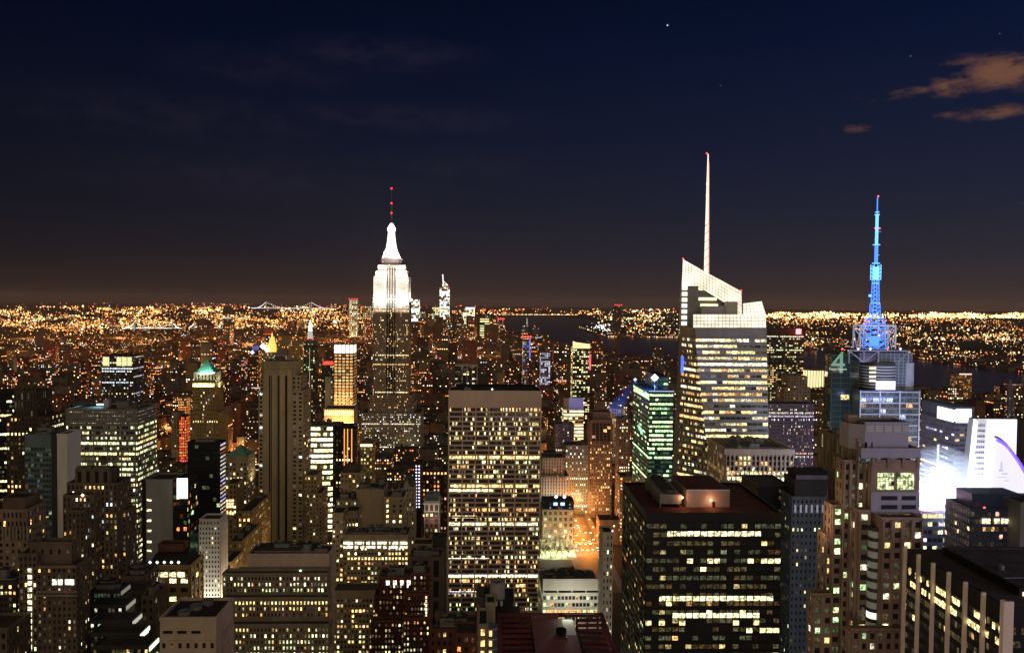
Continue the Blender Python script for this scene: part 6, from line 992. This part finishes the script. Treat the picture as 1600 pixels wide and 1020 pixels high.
# ================================================================== GROUND, WATER, STREETS
def sheet(name, pts, z, m, kind='structure'):
    q = MB(); q.poly_([(x, y, z) for x, y in pts], m); return tag(q.build(name), kind=kind)
gm_ = mat('ground_dark', (.030, .027, .026), .9, .4, .004); sheet('ground', [(-42000, -3000), (42000, -3000), (42000, 46000), (-42000, 46000)], 0, gm_)
wm_ = bpy.data.materials.new('water'); wm_.use_nodes = True; t_ = wm_.node_tree; pb = t_.nodes['Principled BSDF']; pb.inputs['Base Color'].default_value = (.006, .012, .028, 1); pb.inputs['Roughness'].default_value = .22; pb.inputs['Specular IOR Level'].default_value = .5
bp = t_.nodes.new('ShaderNodeBump'); nz2 = t_.nodes.new('ShaderNodeTexNoise'); nz2.inputs['Scale'].default_value = .05; tcn = t_.nodes.new('ShaderNodeTexCoord'); bp.inputs['Strength'].default_value = .5; bp.inputs['Distance'].default_value = 2; t_.links.new(tcn.outputs['Object'], nz2.inputs[0]); t_.links.new(nz2.outputs[0], bp.inputs['Height']); t_.links.new(bp.outputs[0], pb.inputs['Normal'])
WP = [(1700, 592), (1600, 583), (1520, 574), (1440, 562), (1380, 556), (1330, 551), (1270, 547), (1200, 544), (1130, 536), (1065, 529), (1000, 528), (945, 527), (918, 520), (905, 511), (940, 503), (905, 497), (860, 494), (800, 493), (772, 495), (780, 508), (800, 520), (850, 527), (870, 540), (930, 550), (1000, 558), (1060, 565), (1200, 575), (1300, 590), (1380, 602), (1440, 612), (1520, 622), (1600, 638), (1700, 655)]
WATER = [G(*p) for p in WP]; sheet('water', [G(*p) for p in reversed(WP)], .6, wm_)
WPa = np.array(WP, float)
def inpoly(px, py, P_=WPa):
    px = np.asarray(px, float); py = np.asarray(py, float); c = np.zeros(px.shape, bool); n = len(P_)
    for i in range(n):
        x0, y0 = P_[i]; x1, y1 = P_[(i + 1) % n]
        if y0 == y1: continue
        k = ((y0 > py) != (y1 > py)) & (px < (x1 - x0) * (py - y0) / (y1 - y0) + x0); c ^= k
    return c
AVE = [-1290, -1070, -850, -650, -510, -360, -203, 108, 385, 665, 945, 1225]
asph = mat('asphalt', (.075, .075, .078), .75, .3, .1); 
q = MB(); q.box(94, 122, 700, 2200, .004, .01, asph); tag(q.build('road'), kind='structure')
pv = mat('pavement', (.20, .19, .18), .9); q = MB(); q.box(88, 94, 700, 2200, 0, .14, pv); q.box(122, 128, 700, 2200, 0, .14, pv); tag(q.build('pavement'), kind='structure')
q = MB(); pm = mat('road_paint', (.8, .8, .78), .7); [q.box(x - .08, x + .08, y, y + 3, .012, .018, pm) for x in (99.6, 105.2, 110.8, 116.4) for y in np.arange(800, 1100, 9)]; [q.box(x, x + .5, 846, 849, .012, .018, pm) for x in np.arange(95, 121, 1.1)]; tag(q.build('road_markings'), kind='structure')
q = MB(); q.box(40, 88, 790, 832, 0, .2, mat('park_paving', (.16, .17, .10), .9)); tag(q.build('park_ground'), kind='structure')

# ------------------------------------------------------------------ ordinary city blocks
rng = np.random.default_rng(11)
def clash(x0, x1, y0, y1):
    for (a, b_, c_, d_, z) in FT:
        if x0 < b_ + 3 and x1 > a - 3 and y0 < d_ + 3 and y1 > c_ - 3: return True
    return False
FT = [f for h in HEROES for f in h.foot]
cand = []
edges = [-2600, -2300, -2000, -1750, -1520] + AVE + [1500, 1780, 2050, 2300, 2600]
for ia in range(len(edges) - 1):
    xa, xb = edges[ia] + 15, edges[ia + 1] - 15
    Yb = 440
    while Yb < 6400:
        far = Yb > 2600; rows = 1 if far else 2
        for r_ in range(rows):
            x = xa
            while x < xb - 10:
                w_ = rng.uniform(16, 38) * (1.6 if far else 1); w_ = min(w_, xb - x)
                if w_ < 9: break
                y0 = Yb + (0 if rows == 1 else r_ * 31); d_ = (58 if rows == 1 else 28) * rng.uniform(.75, 1)
                h = rng.uniform(16, 52) if Yb < 2200 else rng.uniform(12, 34)
                u = rng.random()
                if Yb < 2400 and u < .16: h = rng.uniform(55, 100)
                if Yb < 1500 and xa > 100 and u < .3: h = rng.uniform(60, 110)
                if Yb > 1300 and u > .985: h = rng.uniform(80, 130)
                if Yb > 4500 and -700 < x < 120: h = rng.uniform(40, 170) if u < .5 else h
                if Yb < 700: h = rng.uniform(18, 42)
                if 560 < 760 + x * 1240 / Yb < 710 and Yb < 1290: h = min(h, rng.uniform(22, 50))
                if x > 560 and Yb > 1500: h = min(h, rng.uniform(8, 22))
                if -200 < x < 130 and 700 < Yb < 1800: h = min(h, rng.uniform(20, 46))
                X1_ = x + w_ * .97
                pc, qy = proj((x + X1_) / 2, y0, 0)
                if -60 < pc < 1660 and not inpoly(np.array([pc]), np.array([qy]))[0] and not (30 < X1_ and x < 132 and y0 < 835) and not clash(x, X1_, y0, y0 + d_): cand.append((x, X1_, y0, y0 + d_, h))
                x += w_
        Yb += 80 if not far else 88
cand.sort(key=lambda c_: c_[2])
cov = np.zeros((510, 800), bool)
def paint(xl, xr, yt, count=False):
    a, b_, t_ = int(max(0, xl / 2)), int(min(800, math.ceil(xr / 2))), int(max(0, yt / 2))
    if a >= b_ or t_ >= 510: return 0
    s = cov[t_:, a:b_]; n = int((~s).sum()) if count else 0; cov[t_:, a:b_] = True; return n
occ = sorted(OCC, key=lambda r: r[3]); oi = 0; vis = []
for c_ in cand:
    while oi < len(occ) and occ[oi][3] < c_[2]: paint(*occ[oi][:3]); oi += 1
    a = proj(c_[0], c_[2], c_[4]); b_ = proj(c_[1], c_[2], c_[4]); bl = proj(c_[0], c_[2], 0); aa = int(max(0, a[0] / 2)); bb = int(min(800, math.ceil(b_[0] / 2))); tt = int(max(0, min(a[1], b_[1]) / 2)); be = int(min(510, bl[1] / 2 + 1))
    if aa >= bb or tt >= be: continue
    s = cov[tt:be, aa:bb]; n = int((~s).sum()); cov[tt:be, aa:bb] = True; vis.append((n, c_))
NH = len(HEROES); order = sorted(range(len(vis)), key=lambda i: -vis[i][0]); top_ = set(order[:300 - NH])
WCOL = [('dark brown', WALL['darkbrown']), ('brown', WALL['brown']), ('dusky', WALL['cityblock']), ('tan', mat('wall_dimtan', (.16, .12, .085), .85, .3)), ('brick', WALL['redbrick']), ('grey', mat('wall_dimgrey', (.11, .11, .11), .85, .3))]
def small(mb, x0, x1, y0, y1, h, wm, rr, big):
    mb.box(x0, x1, y0, y1, 0, h, wm, capm=ROOF); far = y0 > 2600
    lit = rr.choice([.03, .10, .24, .45], p=[.42, .33, .18, .07]); bri = 1.7 if y0 < 1500 else 2.1
    pal_ = MIXW + ['warm', 'orange', 'orange', 'pink'] if y0 < 1600 else ['orange', 'warm', 'warm', 'orange', 'yel', 'white', 'cool', 'pink', 'red']
    st_ = style(fh=3.6 if y0 < 1500 else 4.4 if not far else 7, bw=3.2 if y0 < 1500 else 4.6 if not far else 9, ww=.48, wh=.48, lit=lit, rowp=.02, bri=bri, pal=pal_, rel=0, dim=.2 if big else 0)
    pn = []
    if y1 - y0 > 4: 
        facade(mb, pn, (x0, y0, 3), (x1, y0, 3), (x1, y0, h), (x0, y0, h), st_, wm, rr)
        if x0 > 30: facade(mb, pn, (x0, y1, 3), (x0, y0, 3), (x0, y0, h), (x0, y1, h), st_, wm, rr)
        elif x1 < -30: facade(mb, pn, (x1, y0, 3), (x1, y1, 3), (x1, y1, h), (x1, y0, h), st_, wm, rr)
    for Q, c_, _ in pn:
        k = c_.max(1) > (.02 if big else .3); mb.quads(Q[k], GL, c_[k])
    if big:
        t_ = .4; [mb.box(*bx, h + .002, h + .9, wm) for bx in ((x0, x1, y0, y0 + t_), (x0, x0 + t_, y0 + t_, y1), (x1 - t_, x1, y0 + t_, y1))]
    if rr.random() < .7 and x1 - x0 > 14: a = rr.uniform(x0 + 3, x1 - 9); mb.box(a, a + rr.uniform(3, 6), y0 + 6, y0 + 12, h, h + rr.uniform(2, 5), wm)
    if big and rr.random() < .4: a = rr.uniform(x0 + 4, x1 - 4); mb.cyl(a, y0 + 10, 1.8, h + 2, h + 5.5, MATS['tank_wood'], n=10); mb.cyl(a, y0 + 10, 1.9, h + 5.5, h + 7, ROOF, r2=.1, n=10); mb.box(a - 1.2, a + 1.2, y0 + 8.8, y0 + 11.2, h, h + 2, ROOF)
    return lit
stuff = MB(); gen = []
for i, (n, c_) in enumerate(vis):
    if i in top_ and n > 0:
        cn, wm = WCOL[int(rng.integers(0, len(WCOL)))]; mb = MB(); lit = small(mb, *c_, wm, rng, True); w_ = c_[1] - c_[0]; org = ((c_[0] + c_[1]) / 2, (c_[2] + c_[3]) / 2, 0)
        o = mb.build('city_building', None, org); gen.append((o, cn, lit, w_, c_, proj((c_[0] + c_[1]) / 2, c_[2], c_[4])))
    elif c_[2] > 1100 or n > 0: small(stuff, *c_, WALL['cityblock'] if rng.random() < .6 else WCOL[3][1], rng, False)
tag(stuff.build('distant_buildings'), 'mass of small far-off buildings filling the city beyond', 'buildings', kind='stuff')
# every ordinary building is described by its look and the landmark it stands nearest to
buck = {}
for g in gen:
    o, cn, lit, w_, c_, (px, py) = g
    cands = [h for h in HEROES if h.short]; h = min(cands, key=lambda h: ((h.px[0] - px) ** 2 + (h.px[1] - py) ** 2 * .6))
    hh = 'tall' if c_[4] > 52 else 'low' if c_[4] < 28 else 'mid-height'; ll = {.03: 'nearly unlit', .10: 'sparsely lit', .24: 'well lit', .45: 'brightly lit'}[float(lit)]
    rel = ('left' if px < h.px[0] else 'right') + ' of'
    buck.setdefault((hh, ll, cn, rel, h.short), []).append((px, g))
ordn = ['leftmost', 'second', 'third', 'fourth', 'fifth', 'sixth', 'seventh', 'eighth', 'ninth', 'tenth', 'eleventh', 'twelfth']
for k, L in buck.items():
    L.sort(key=lambda t: t[0]); hh, ll, cn, rel, sh = k
    for i, (px, g) in enumerate(L):
        base = f'{hh} {ll} {cn} block, {rel} the {sh}'
        if len(L) > 1: base = (f'leftmost {hh} {ll} {cn} block {rel} the {sh}' if i == 0 else f'{ordn[min(i, 11)]} from left, {hh} {ll} {cn} block {rel} the {sh}')
        tag(g[0], base, 'building', 'ordinary city buildings')
# ------------------------------------------------------------------ street glow : lamps of the avenues
lampm = emis('sodium_lamp', (1, .6, .25), 4)
def street_lamp():
    r = bpy.data.objects.new('street_lamp', None); C.objects.link(r); m = MB(); m.cyl(0, 0, .13, .14, 9, STEEL, r2=.08, n=8); m.bar((0, 0, 8.9), (1.8, 0, 9.5), .07, STEEL); m.build('pole', r); m = MB(); m.box(1.4, 2.6, -.25, .25, 9.35, 9.6, STEEL); m.octa([(2, 0, 9.0)], [1.0], [(4, 2.4, 1.1)], LM); m.build('lamp_head', r); return r
def car():
    r = bpy.data.objects.new('car', None); C.objects.link(r); pt = mat('car_paint', (.35, .28, .05), .3, .1); m = MB()
    m.prism([(-.9, -2.3), (.9, -2.3), (.9, 2.3), (-.9, 2.3)], .35, .85, pt, foot2=[(-.86, -2.2), (.86, -2.2), (.86, 2.25), (-.86, 2.25)], bottom=True); m.build('body', r)
    m = MB(); m.prism([(-.8, -1.1), (.8, -1.1), (.8, 1.6), (-.8, 1.6)], .852, 1.45, WALL['black'], foot2=[(-.66, -.5), (.66, -.5), (.66, 1.1), (-.66, 1.1)], capm=pt); m.build('cabin', r)
    for x in (-.82, .82):
        for y in (-1.45, 1.45):
            m = MB(); n = 12; a = [(math.cos(2 * PI * k / n) * .34, math.sin(2 * PI * k / n) * .34) for k in range(n)]; [m.quads([[(x - .1, y + a[k][0], .35 + a[k][1]), (x + .1, y + a[k][0], .35 + a[k][1]), (x + .1, y + a[(k + 1) % n][0], .35 + a[(k + 1) % n][1]), (x - .1, y + a[(k + 1) % n][0], .35 + a[(k + 1) % n][1])]], WALL['black']) for k in range(n)]
            [m.poly_([(x + s_, y + p, .35 + q_) for p, q_ in a], WALL['charcoal']) for s_ in (-.1, .1)]; m.build('wheel', r)
        m = MB(); m.octa([(x * .8, -2.5, .7)], [.5], [(5, 4.6, 3.6)], LM); m.build('headlight', r); m = MB(); m.octa([(x * .8, 2.3, .68)], [.16], [(1.5, .08, .05)], LM); m.build('tail_light', r)
    return r
def copy_tree(o):
    c = o.copy(); C.objects.link(c)
    for ch in o.children: d = ch.copy(); C.objects.link(d); d.parent = c
    return c
L0 = street_lamp(); i = 0; sides = {0: 'west', 1: 'east'}
for y in range(812, 1200, 32):
    for s_ in (0, 1):
        o = L0 if i == 0 else copy_tree(L0); o.location = (93 if s_ == 0 else 123, y, 0); o.rotation_euler.z = 0 if s_ == 0 else PI; n_ = (y - 812) // 32
        w_ = ['first', 'second', 'third', 'fourth', 'fifth', 'sixth', 'seventh', 'eighth', 'ninth', 'tenth', 'eleventh', 'twelfth', 'thirteenth'][n_]
        tag(o, f'{w_} nearest orange lamp on the {"left" if s_ == 0 else "right"} kerb of the bright avenue', 'street lamp', 'street lamps along the bright avenue'); i += 1
        if i % 2 == 1: point('sodium_light', (108, y, 12), 75000, (1, .31, .045), .6)
C0 = car(); i = 0
lanes = [('leftmost', 96.8), ('second', 102.4), ('third', 108), ('fourth', 113.6), ('rightmost', 119.2)]
for li, (ln, x) in enumerate(lanes):
    y = 816 + rng.uniform(0, 14)
    for k in range(7 if li < 3 else 4):
        o = C0 if i == 0 else copy_tree(C0); o.location = (x, y, .02); i += 1
        tag(o, f'{["nearest", "second", "third", "fourth", "fifth", "sixth", "farthest"][k]} car in the {ln} lane of the bright avenue, headlights on', 'car', 'cars on the bright avenue'); y += rng.uniform(9, 34)
# bare trees of the little park
def bare_tree(seed):
    rr = random.Random(seed); r = bpy.data.objects.new('bare_tree', None); C.objects.link(r); bk = mat('bark', (.12, .10, .07), .9); m = MB()
    def limb(mb, p, d, l, rad, lv):
        q = p + d * l; mb.bar(p, q, rad, bk)
        if lv == 0: return
        for _ in range(3 if lv > 1 else 4): nd = (d + Vector((rr.uniform(-1, 1), rr.uniform(-1, 1), rr.uniform(-.2, .7))) * .75).normalized(); limb(mb, q, nd, l * rr.uniform(.6, .85), rad * .6, lv - 1)
    m.cyl(0, 0, .32, .2, 4.5, bk, r2=.22, n=8); m.build('trunk', r); m = MB()
    for k in range(4): a = k * PI / 2 + rr.random(); limb(m, Vector((0, 0, 4.2)), Vector((math.cos(a) * .6, math.sin(a) * .6, 1)).normalized(), 3.2, .16, 4)
    m.build('crown', r); return r
T0 = [bare_tree(3), bare_tree(8)]; i = 0
for r_ in range(3):
    for k in range(8):
        o = T0[i % 2] if i < 2 else copy_tree(T0[i % 2]); o.location = (44 + k * 5.8 + (r_ % 2) * 2.5, 797 + r_ * 11, 0); o.rotation_euler.z = i * 1.7; o.scale = [1 + .12 * math.sin(i * 2.1)] * 3; i += 1
        tag(o, f'{["leftmost", "second", "third", "fourth", "fifth", "sixth", "seventh", "rightmost"][k]} bare tree in the {["near", "middle", "back"][r_]} row of the little park', 'tree', 'bare trees in the little park')
for k in range(6): point('park_lamp_light', (46 + k * 8, 800 + (k % 2) * 14, 5), 12000, (.95, 1, .62), .8)
for k in range(6):
    m = MB(); m.cyl(0, 0, .1, .2, 4, STEEL, n=6); r = bpy.data.objects.new('park_lamp', None); C.objects.link(r); r.location = (43 + k * 8.6, 791, 0); m.build('pole', r); m = MB(); m.octa([(0, 0, 4.6)], [.85], [(2.6, 2.8, 3)], LM); m.build('globe', r)
    tag(r, f'{["leftmost", "second", "third", "fourth", "fifth", "rightmost"][k]} white globe lamp at the near edge of the little park', 'park lamp', 'globe lamps of the little park')
for ax, ys, e in ((-203, (760, 900, 1050, 1200, 1400, 1650, 1900), 26000), (-510, (800, 1000, 1200, 1450, 1750), 30000), (-850, (900, 1200, 1600, 2100), 34000), (385, (520, 680, 840, 1050, 1400, 1800), 30000), (665, (800, 1100, 1500, 2000), 34000), (108, (1350, 1600, 1900), 22000), (-360, (700, 1100, 1600), 22000), (945, (1300, 1900), 34000)):
    for y in ys: point('avenue_light', (ax, y, 14), e, (1, .50, .16) if ax != 385 else (.9, .75, .9), 4)

gq = np.random.default_rng(77)
for k in range(26): Yq = float(gq.uniform(1150, 2300)); point('district_glow', (float(gq.uniform(-.62, .05)) * Yq, Yq, 30), 75000, (1, .40, .10), 4)
for k in range(40):
    Yq = float(gq.uniform(2000, 5200)); point('district_glow', (float(gq.uniform(-.62, .02)) * Yq, Yq, 45), 330000 * (Yq / 3000) ** 2, (1, .42, .12), 6)
# ------------------------------------------------------------------ the sea of far lights (past counting)
_vn = np.random.default_rng(21).random((64, 64))
def vnoise(x, y):
    xi = np.floor(x).astype(int); yi = np.floor(y).astype(int); fx = x - xi; fy = y - yi; fx = fx * fx * (3 - 2 * fx); fy = fy * fy * (3 - 2 * fy); g_ = lambda a, b_: _vn[a % 64, b_ % 64]
    return (g_(xi, yi) * (1 - fx) + g_(xi + 1, yi) * fx) * (1 - fy) + (g_(xi, yi + 1) * (1 - fx) + g_(xi + 1, yi + 1) * fx) * fy
def lights(n, x0, x1, y0, y1, pals, rpx, bri, rows=0, seed=1, cluster=.5, zr=(4, 30), ypow=1.0):
    g = np.random.default_rng(seed); k = int(n * cluster); nc = max(1, k // 9)
    px = g.uniform(x0, x1, n - k); py = y0 + (y1 - y0) * g.random(n - k) ** ypow
    cxx = g.uniform(x0, x1, nc); cyy_ = y0 + (y1 - y0) * g.random(nc) ** ypow; ln = g.uniform(3, 26, nc); sl = g.normal(0, .10, nc); id_ = g.integers(0, nc, k); t_ = g.uniform(-1, 1, k)
    px = np.concatenate([px, cxx[id_] + t_ * ln[id_]]); py = np.concatenate([py, cyy_[id_] + t_ * ln[id_] * sl[id_] + g.normal(0, .35, k)])
    crow = np.concatenate([g.random(n - k), g.random(nc)[id_]]); nn = .6 * vnoise(px / 46, py / 9) + .4 * vnoise(px / 17 + 9, py / 5); y0_ = y0 + (7 * vnoise(px / 33, px * 0) if bri > 3 else 0); ok = (py > y0_) & ~inpoly(px, py) & (py > y0 - 2) & (g.random(len(px)) < np.clip((nn - (.28 if bri < 3 else .1)) * 3.2, .04, 1)); px, py, crow = px[ok], py[ok], crow[ok]; m_ = len(px)
    D_ = np.array([tuple(ray(a, b_)) for a, b_ in zip(px, py)]); zz = g.uniform(*zr, m_); t_ = (0 - CAMZ) / np.minimum(D_[:, 2], -1e-5); t_ = np.clip(t_, 0, 45000); pos = D_ * t_[:, None]; pos[:, 2] = zz
    dist = pos[:, 1]; rad = g.choice(rpx[0], m_, p=rpx[1]) * g.uniform(.75, 1.25, m_) * dist / F
    pal_ = np.array([PAL[p] for p, _ in pals]); wt = np.cumsum([w_ for _, w_ in pals]); ci = np.searchsorted(wt / wt[-1], np.clip(crow * .7 + g.random(m_) * .3, 0, .999)); bri = bri * 1.15 * np.exp(np.clip(t_ / 18000, 0, 1.1))
    col = pal_[ci] * (bri * np.exp(g.normal(0, .55, m_)))[:, None]
    return pos, rad, col
LP = [('orange', 8), ('warm', 6), ('yel', 1.6), ('white', 1.3), ('pink', .8), ('red', .5), ('cool', .7), ('blue', .15)]
RS = ([.28, .45, .7, 1.1, 1.7], [.26, .32, .25, .13, .04])
LT = MB()
for args in [
    dict(n=7000, x0=-40, x1=600, y0=479, y1=520, pals=LP, rpx=RS, bri=1.0, seed=1, cluster=.55), dict(n=5000, x0=-40, x1=520, y0=484, y1=585, pals=LP, rpx=RS, bri=1.1, seed=2, cluster=.45, ypow=1.0), dict(n=900, x0=-40, x1=760, y0=520, y1=640, pals=LP, rpx=RS, bri=1.0, seed=3, cluster=.3, zr=(10, 45)),
    dict(n=260, x0=-40, x1=560, y0=473, y1=481, pals=LP, rpx=([.3, .45, .6], [.4, .4, .2]), bri=.9, seed=4, cluster=.85), dict(n=700, x0=600, x1=800, y0=490, y1=560, pals=[('white', 4), ('yel', 3), ('warm', 3), ('cool', 2), ('pink', 1)], rpx=RS, bri=1.1, seed=5), dict(n=500, x0=640, x1=1060, y0=540, y1=640, pals=LP, rpx=RS, bri=1.0, seed=6, cluster=.3, zr=(10, 40)),
    dict(n=420, x0=700, x1=1060, y0=483, y1=492.5, pals=[('orange', 5), ('warm', 4), ('yel', 1)], rpx=([.35, .55, .8], [.4, .4, .2]), bri=1.2, seed=7, cluster=.8), dict(n=700, x0=930, x1=1070, y0=484, y1=527, pals=[('orange', 3), ('warm', 4), ('white', 2), ('pale', 3)], rpx=RS, bri=1.1, seed=8, cluster=.6),
    dict(n=5200, x0=1190, x1=1660, y0=487, y1=498, pals=[('warm', 5), ('yel', 4), ('orange', 3), ('white', 2)], rpx=([.25, .4, .6, 1.0], [.4, .35, .2, .05]), bri=3.01, seed=9, cluster=.7), dict(n=3000, x0=1190, x1=1660, y0=497, y1=562, pals=LP, rpx=RS, bri=1.05, seed=10, cluster=.7),
    dict(n=500, x0=1200, x1=1660, y0=523, y1=545, pals=[('white', 4), ('warm', 4), ('yel', 3), ('pink', 1)], rpx=RS, bri=1.5, seed=11, cluster=.85), dict(n=420, x0=1440, x1=1660, y0=555, y1=592, pals=[('warm', 3), ('orange', 2), ('yel', 3)], rpx=([.5, .9, 1.3], [.5, .35, .15]), bri=1.6, seed=12, cluster=.8), dict(n=330, x0=1060, x1=1660, y0=590, y1=700, pals=LP, rpx=RS, bri=1.1, seed=13, cluster=.5, zr=(5, 30)),
    dict(n=130, x0=860, x1=960, y0=508, y1=519, pals=[('white', 3), ('cool', 2), ('pale', 2)], rpx=([.5, .8, 1.2], [.5, .35, .15]), bri=1.4, seed=14, cluster=.9), dict(n=90, x0=40, x1=760, y0=474.5, y1=484, pals=[('red', 1)], rpx=([.5, .8], [.7, .3]), bri=1.5, seed=15, cluster=0), dict(n=60, x0=700, x1=1650, y0=479, y1=492, pals=[('red', 1)], rpx=([.5, .8], [.7, .3]), bri=1.3, seed=16, cluster=0)]:
    p_, r_, c_ = lights(**args); LT.octa(p_, r_, c_, LM)
# street grids of the boroughs beyond the rivers: lamps strung along real streets
def grid_lights(x0, x1, y0, y1, ang, sx, sy, keep, bri, seed, pal_, rp_):
    g = np.random.default_rng(seed); out_ = []
    R_ = max(x1 - x0, y1 - y0) * .75; cx_, cy_ = (x0 + x1) / 2, (y0 + y1) / 2; ca, sa = math.cos(ang), math.sin(ang)
    for d_, (st1, st2) in enumerate(((sx, sy), (sy * 3.2, sx * .34))):
        u = np.arange(-R_, R_, st1); v = np.arange(-R_, R_, st2); U_, V_ = np.meshgrid(u, v)
        if d_: U_, V_ = V_, U_
        br = np.broadcast_to(g.random((len(u)))[None, :], (len(v), len(u))); sel = (g.random(U_.shape) < keep * np.clip(br * 1.8 - .3, .03, 1)); U_ = U_[sel] + g.normal(0, 3, sel.sum()); V_ = V_[sel] + g.normal(0, 12, sel.sum()); br = br[sel]
        X = cx_ + U_ * ca - V_ * sa; Yw = cy_ + U_ * sa + V_ * ca; k = (X > x0) & (X < x1) & (Yw > y0) & (Yw < y1); out_.append(np.stack([X[k], Yw[k], br[k]], 1))
    A_ = np.concatenate(out_); pj = np.array([proj(a, b_, 0) for a, b_ in A_[:, :2]]); k = (pj[:, 0] > -30) & (pj[:, 0] < 1640) & ~inpoly(pj[:, 0], pj[:, 1]); nn = vnoise(pj[:, 0] / 50 + 5, pj[:, 1] / 8); k &= g.random(len(nn)) < np.clip((nn - .2) * 3, .1, 1); A_ = A_[k]; n_ = len(A_)
    col = np.array([PAL[p] for p in pal_])[(A_[:, 2] * len(pal_)).astype(int) % len(pal_)] * (bri * np.exp(g.normal(0, .45, n_)))[:, None]; rad = g.choice(rp_, n_) * A_[:, 1] / F
    LT.octa(np.stack([A_[:, 0], A_[:, 1], np.full(n_, 9.0)], 1), rad, col, LM); return n_
print('grid', grid_lights(-9500, -200, 6600, 15000, .35, 330, 70, .42, 1.5, 31, ['orange', 'orange', 'warm', 'warm', 'orange', 'yel'], [.3, .45, .65, .9]), grid_lights(-3600, -900, 4600, 8000, -.2, 260, 50, .55, 1.8, 32, ['orange', 'warm', 'orange', 'yel'], [.4, .6, .9, 1.3]),
      grid_lights(2100, 9500, 3800, 14500, .5, 300, 60, .45, 1.8, 33, ['orange', 'warm', 'yel', 'orange', 'warm'], [.35, .5, .8, 1.1]))
hz = MB()
hm = bpy.data.materials.new('haze_air'); hm.use_nodes = True; t_ = hm.node_tree; t_.nodes.clear(); o_ = t_.nodes.new('ShaderNodeOutputMaterial'); v_ = t_.nodes.new('ShaderNodeVolumePrincipled'); v_.inputs['Density'].default_value = 1.8e-5; v_.inputs['Color'].default_value = (.95, .80, .76, 1); t_.links.new(v_.outputs[0], o_.inputs['Volume'])
hz.prism([(-43000, -4000), (43000, -4000), (43000, 47000), (-43000, 47000)], -1, 470, hm, bottom=True); tag(hz.build('haze'), kind='stuff')
tag(LT.build('city_lights'), 'countless orange and white lights of the far city', 'lights', kind='stuff')
# shoreline lamps along the river
g = np.random.default_rng(5); pts = []
for (x0, y0), (x1, y1), n_ in (((1440, 560), (1600, 582), 46), ((905, 512), (950, 527), 14), ((950, 527.5), (1062, 529), 40), ((1440, 613), (1600, 638), 8), ((773, 492.4), (905, 492.9), 60), ((1060, 566), (1200, 576), 6)):
    for k in range(n_): t_ = (k + g.uniform(-.3, .3)) / n_; X, Y = G(x0 + (x1 - x0) * t_, y0 + (y1 - y0) * t_ - .6); pts.append((X, Y, 7, g.uniform(.5, 1.3) * Y / F))
pts = np.array(pts); o = MB(); o.octa(pts[:, :3], pts[:, 3], [PAL['warm' if g.random() < .7 else 'white'] for _ in pts] * np.array([2.0]), LM); tag(o.build('shore_lights'), 'row of warm lamps along the far river shore', 'lights', kind='stuff')
import sys; print('objects', len(bpy.data.objects), 'heroes', NH, 'gen', len(gen), 'visible cands', sum(1 for n, _ in vis if n > 0))
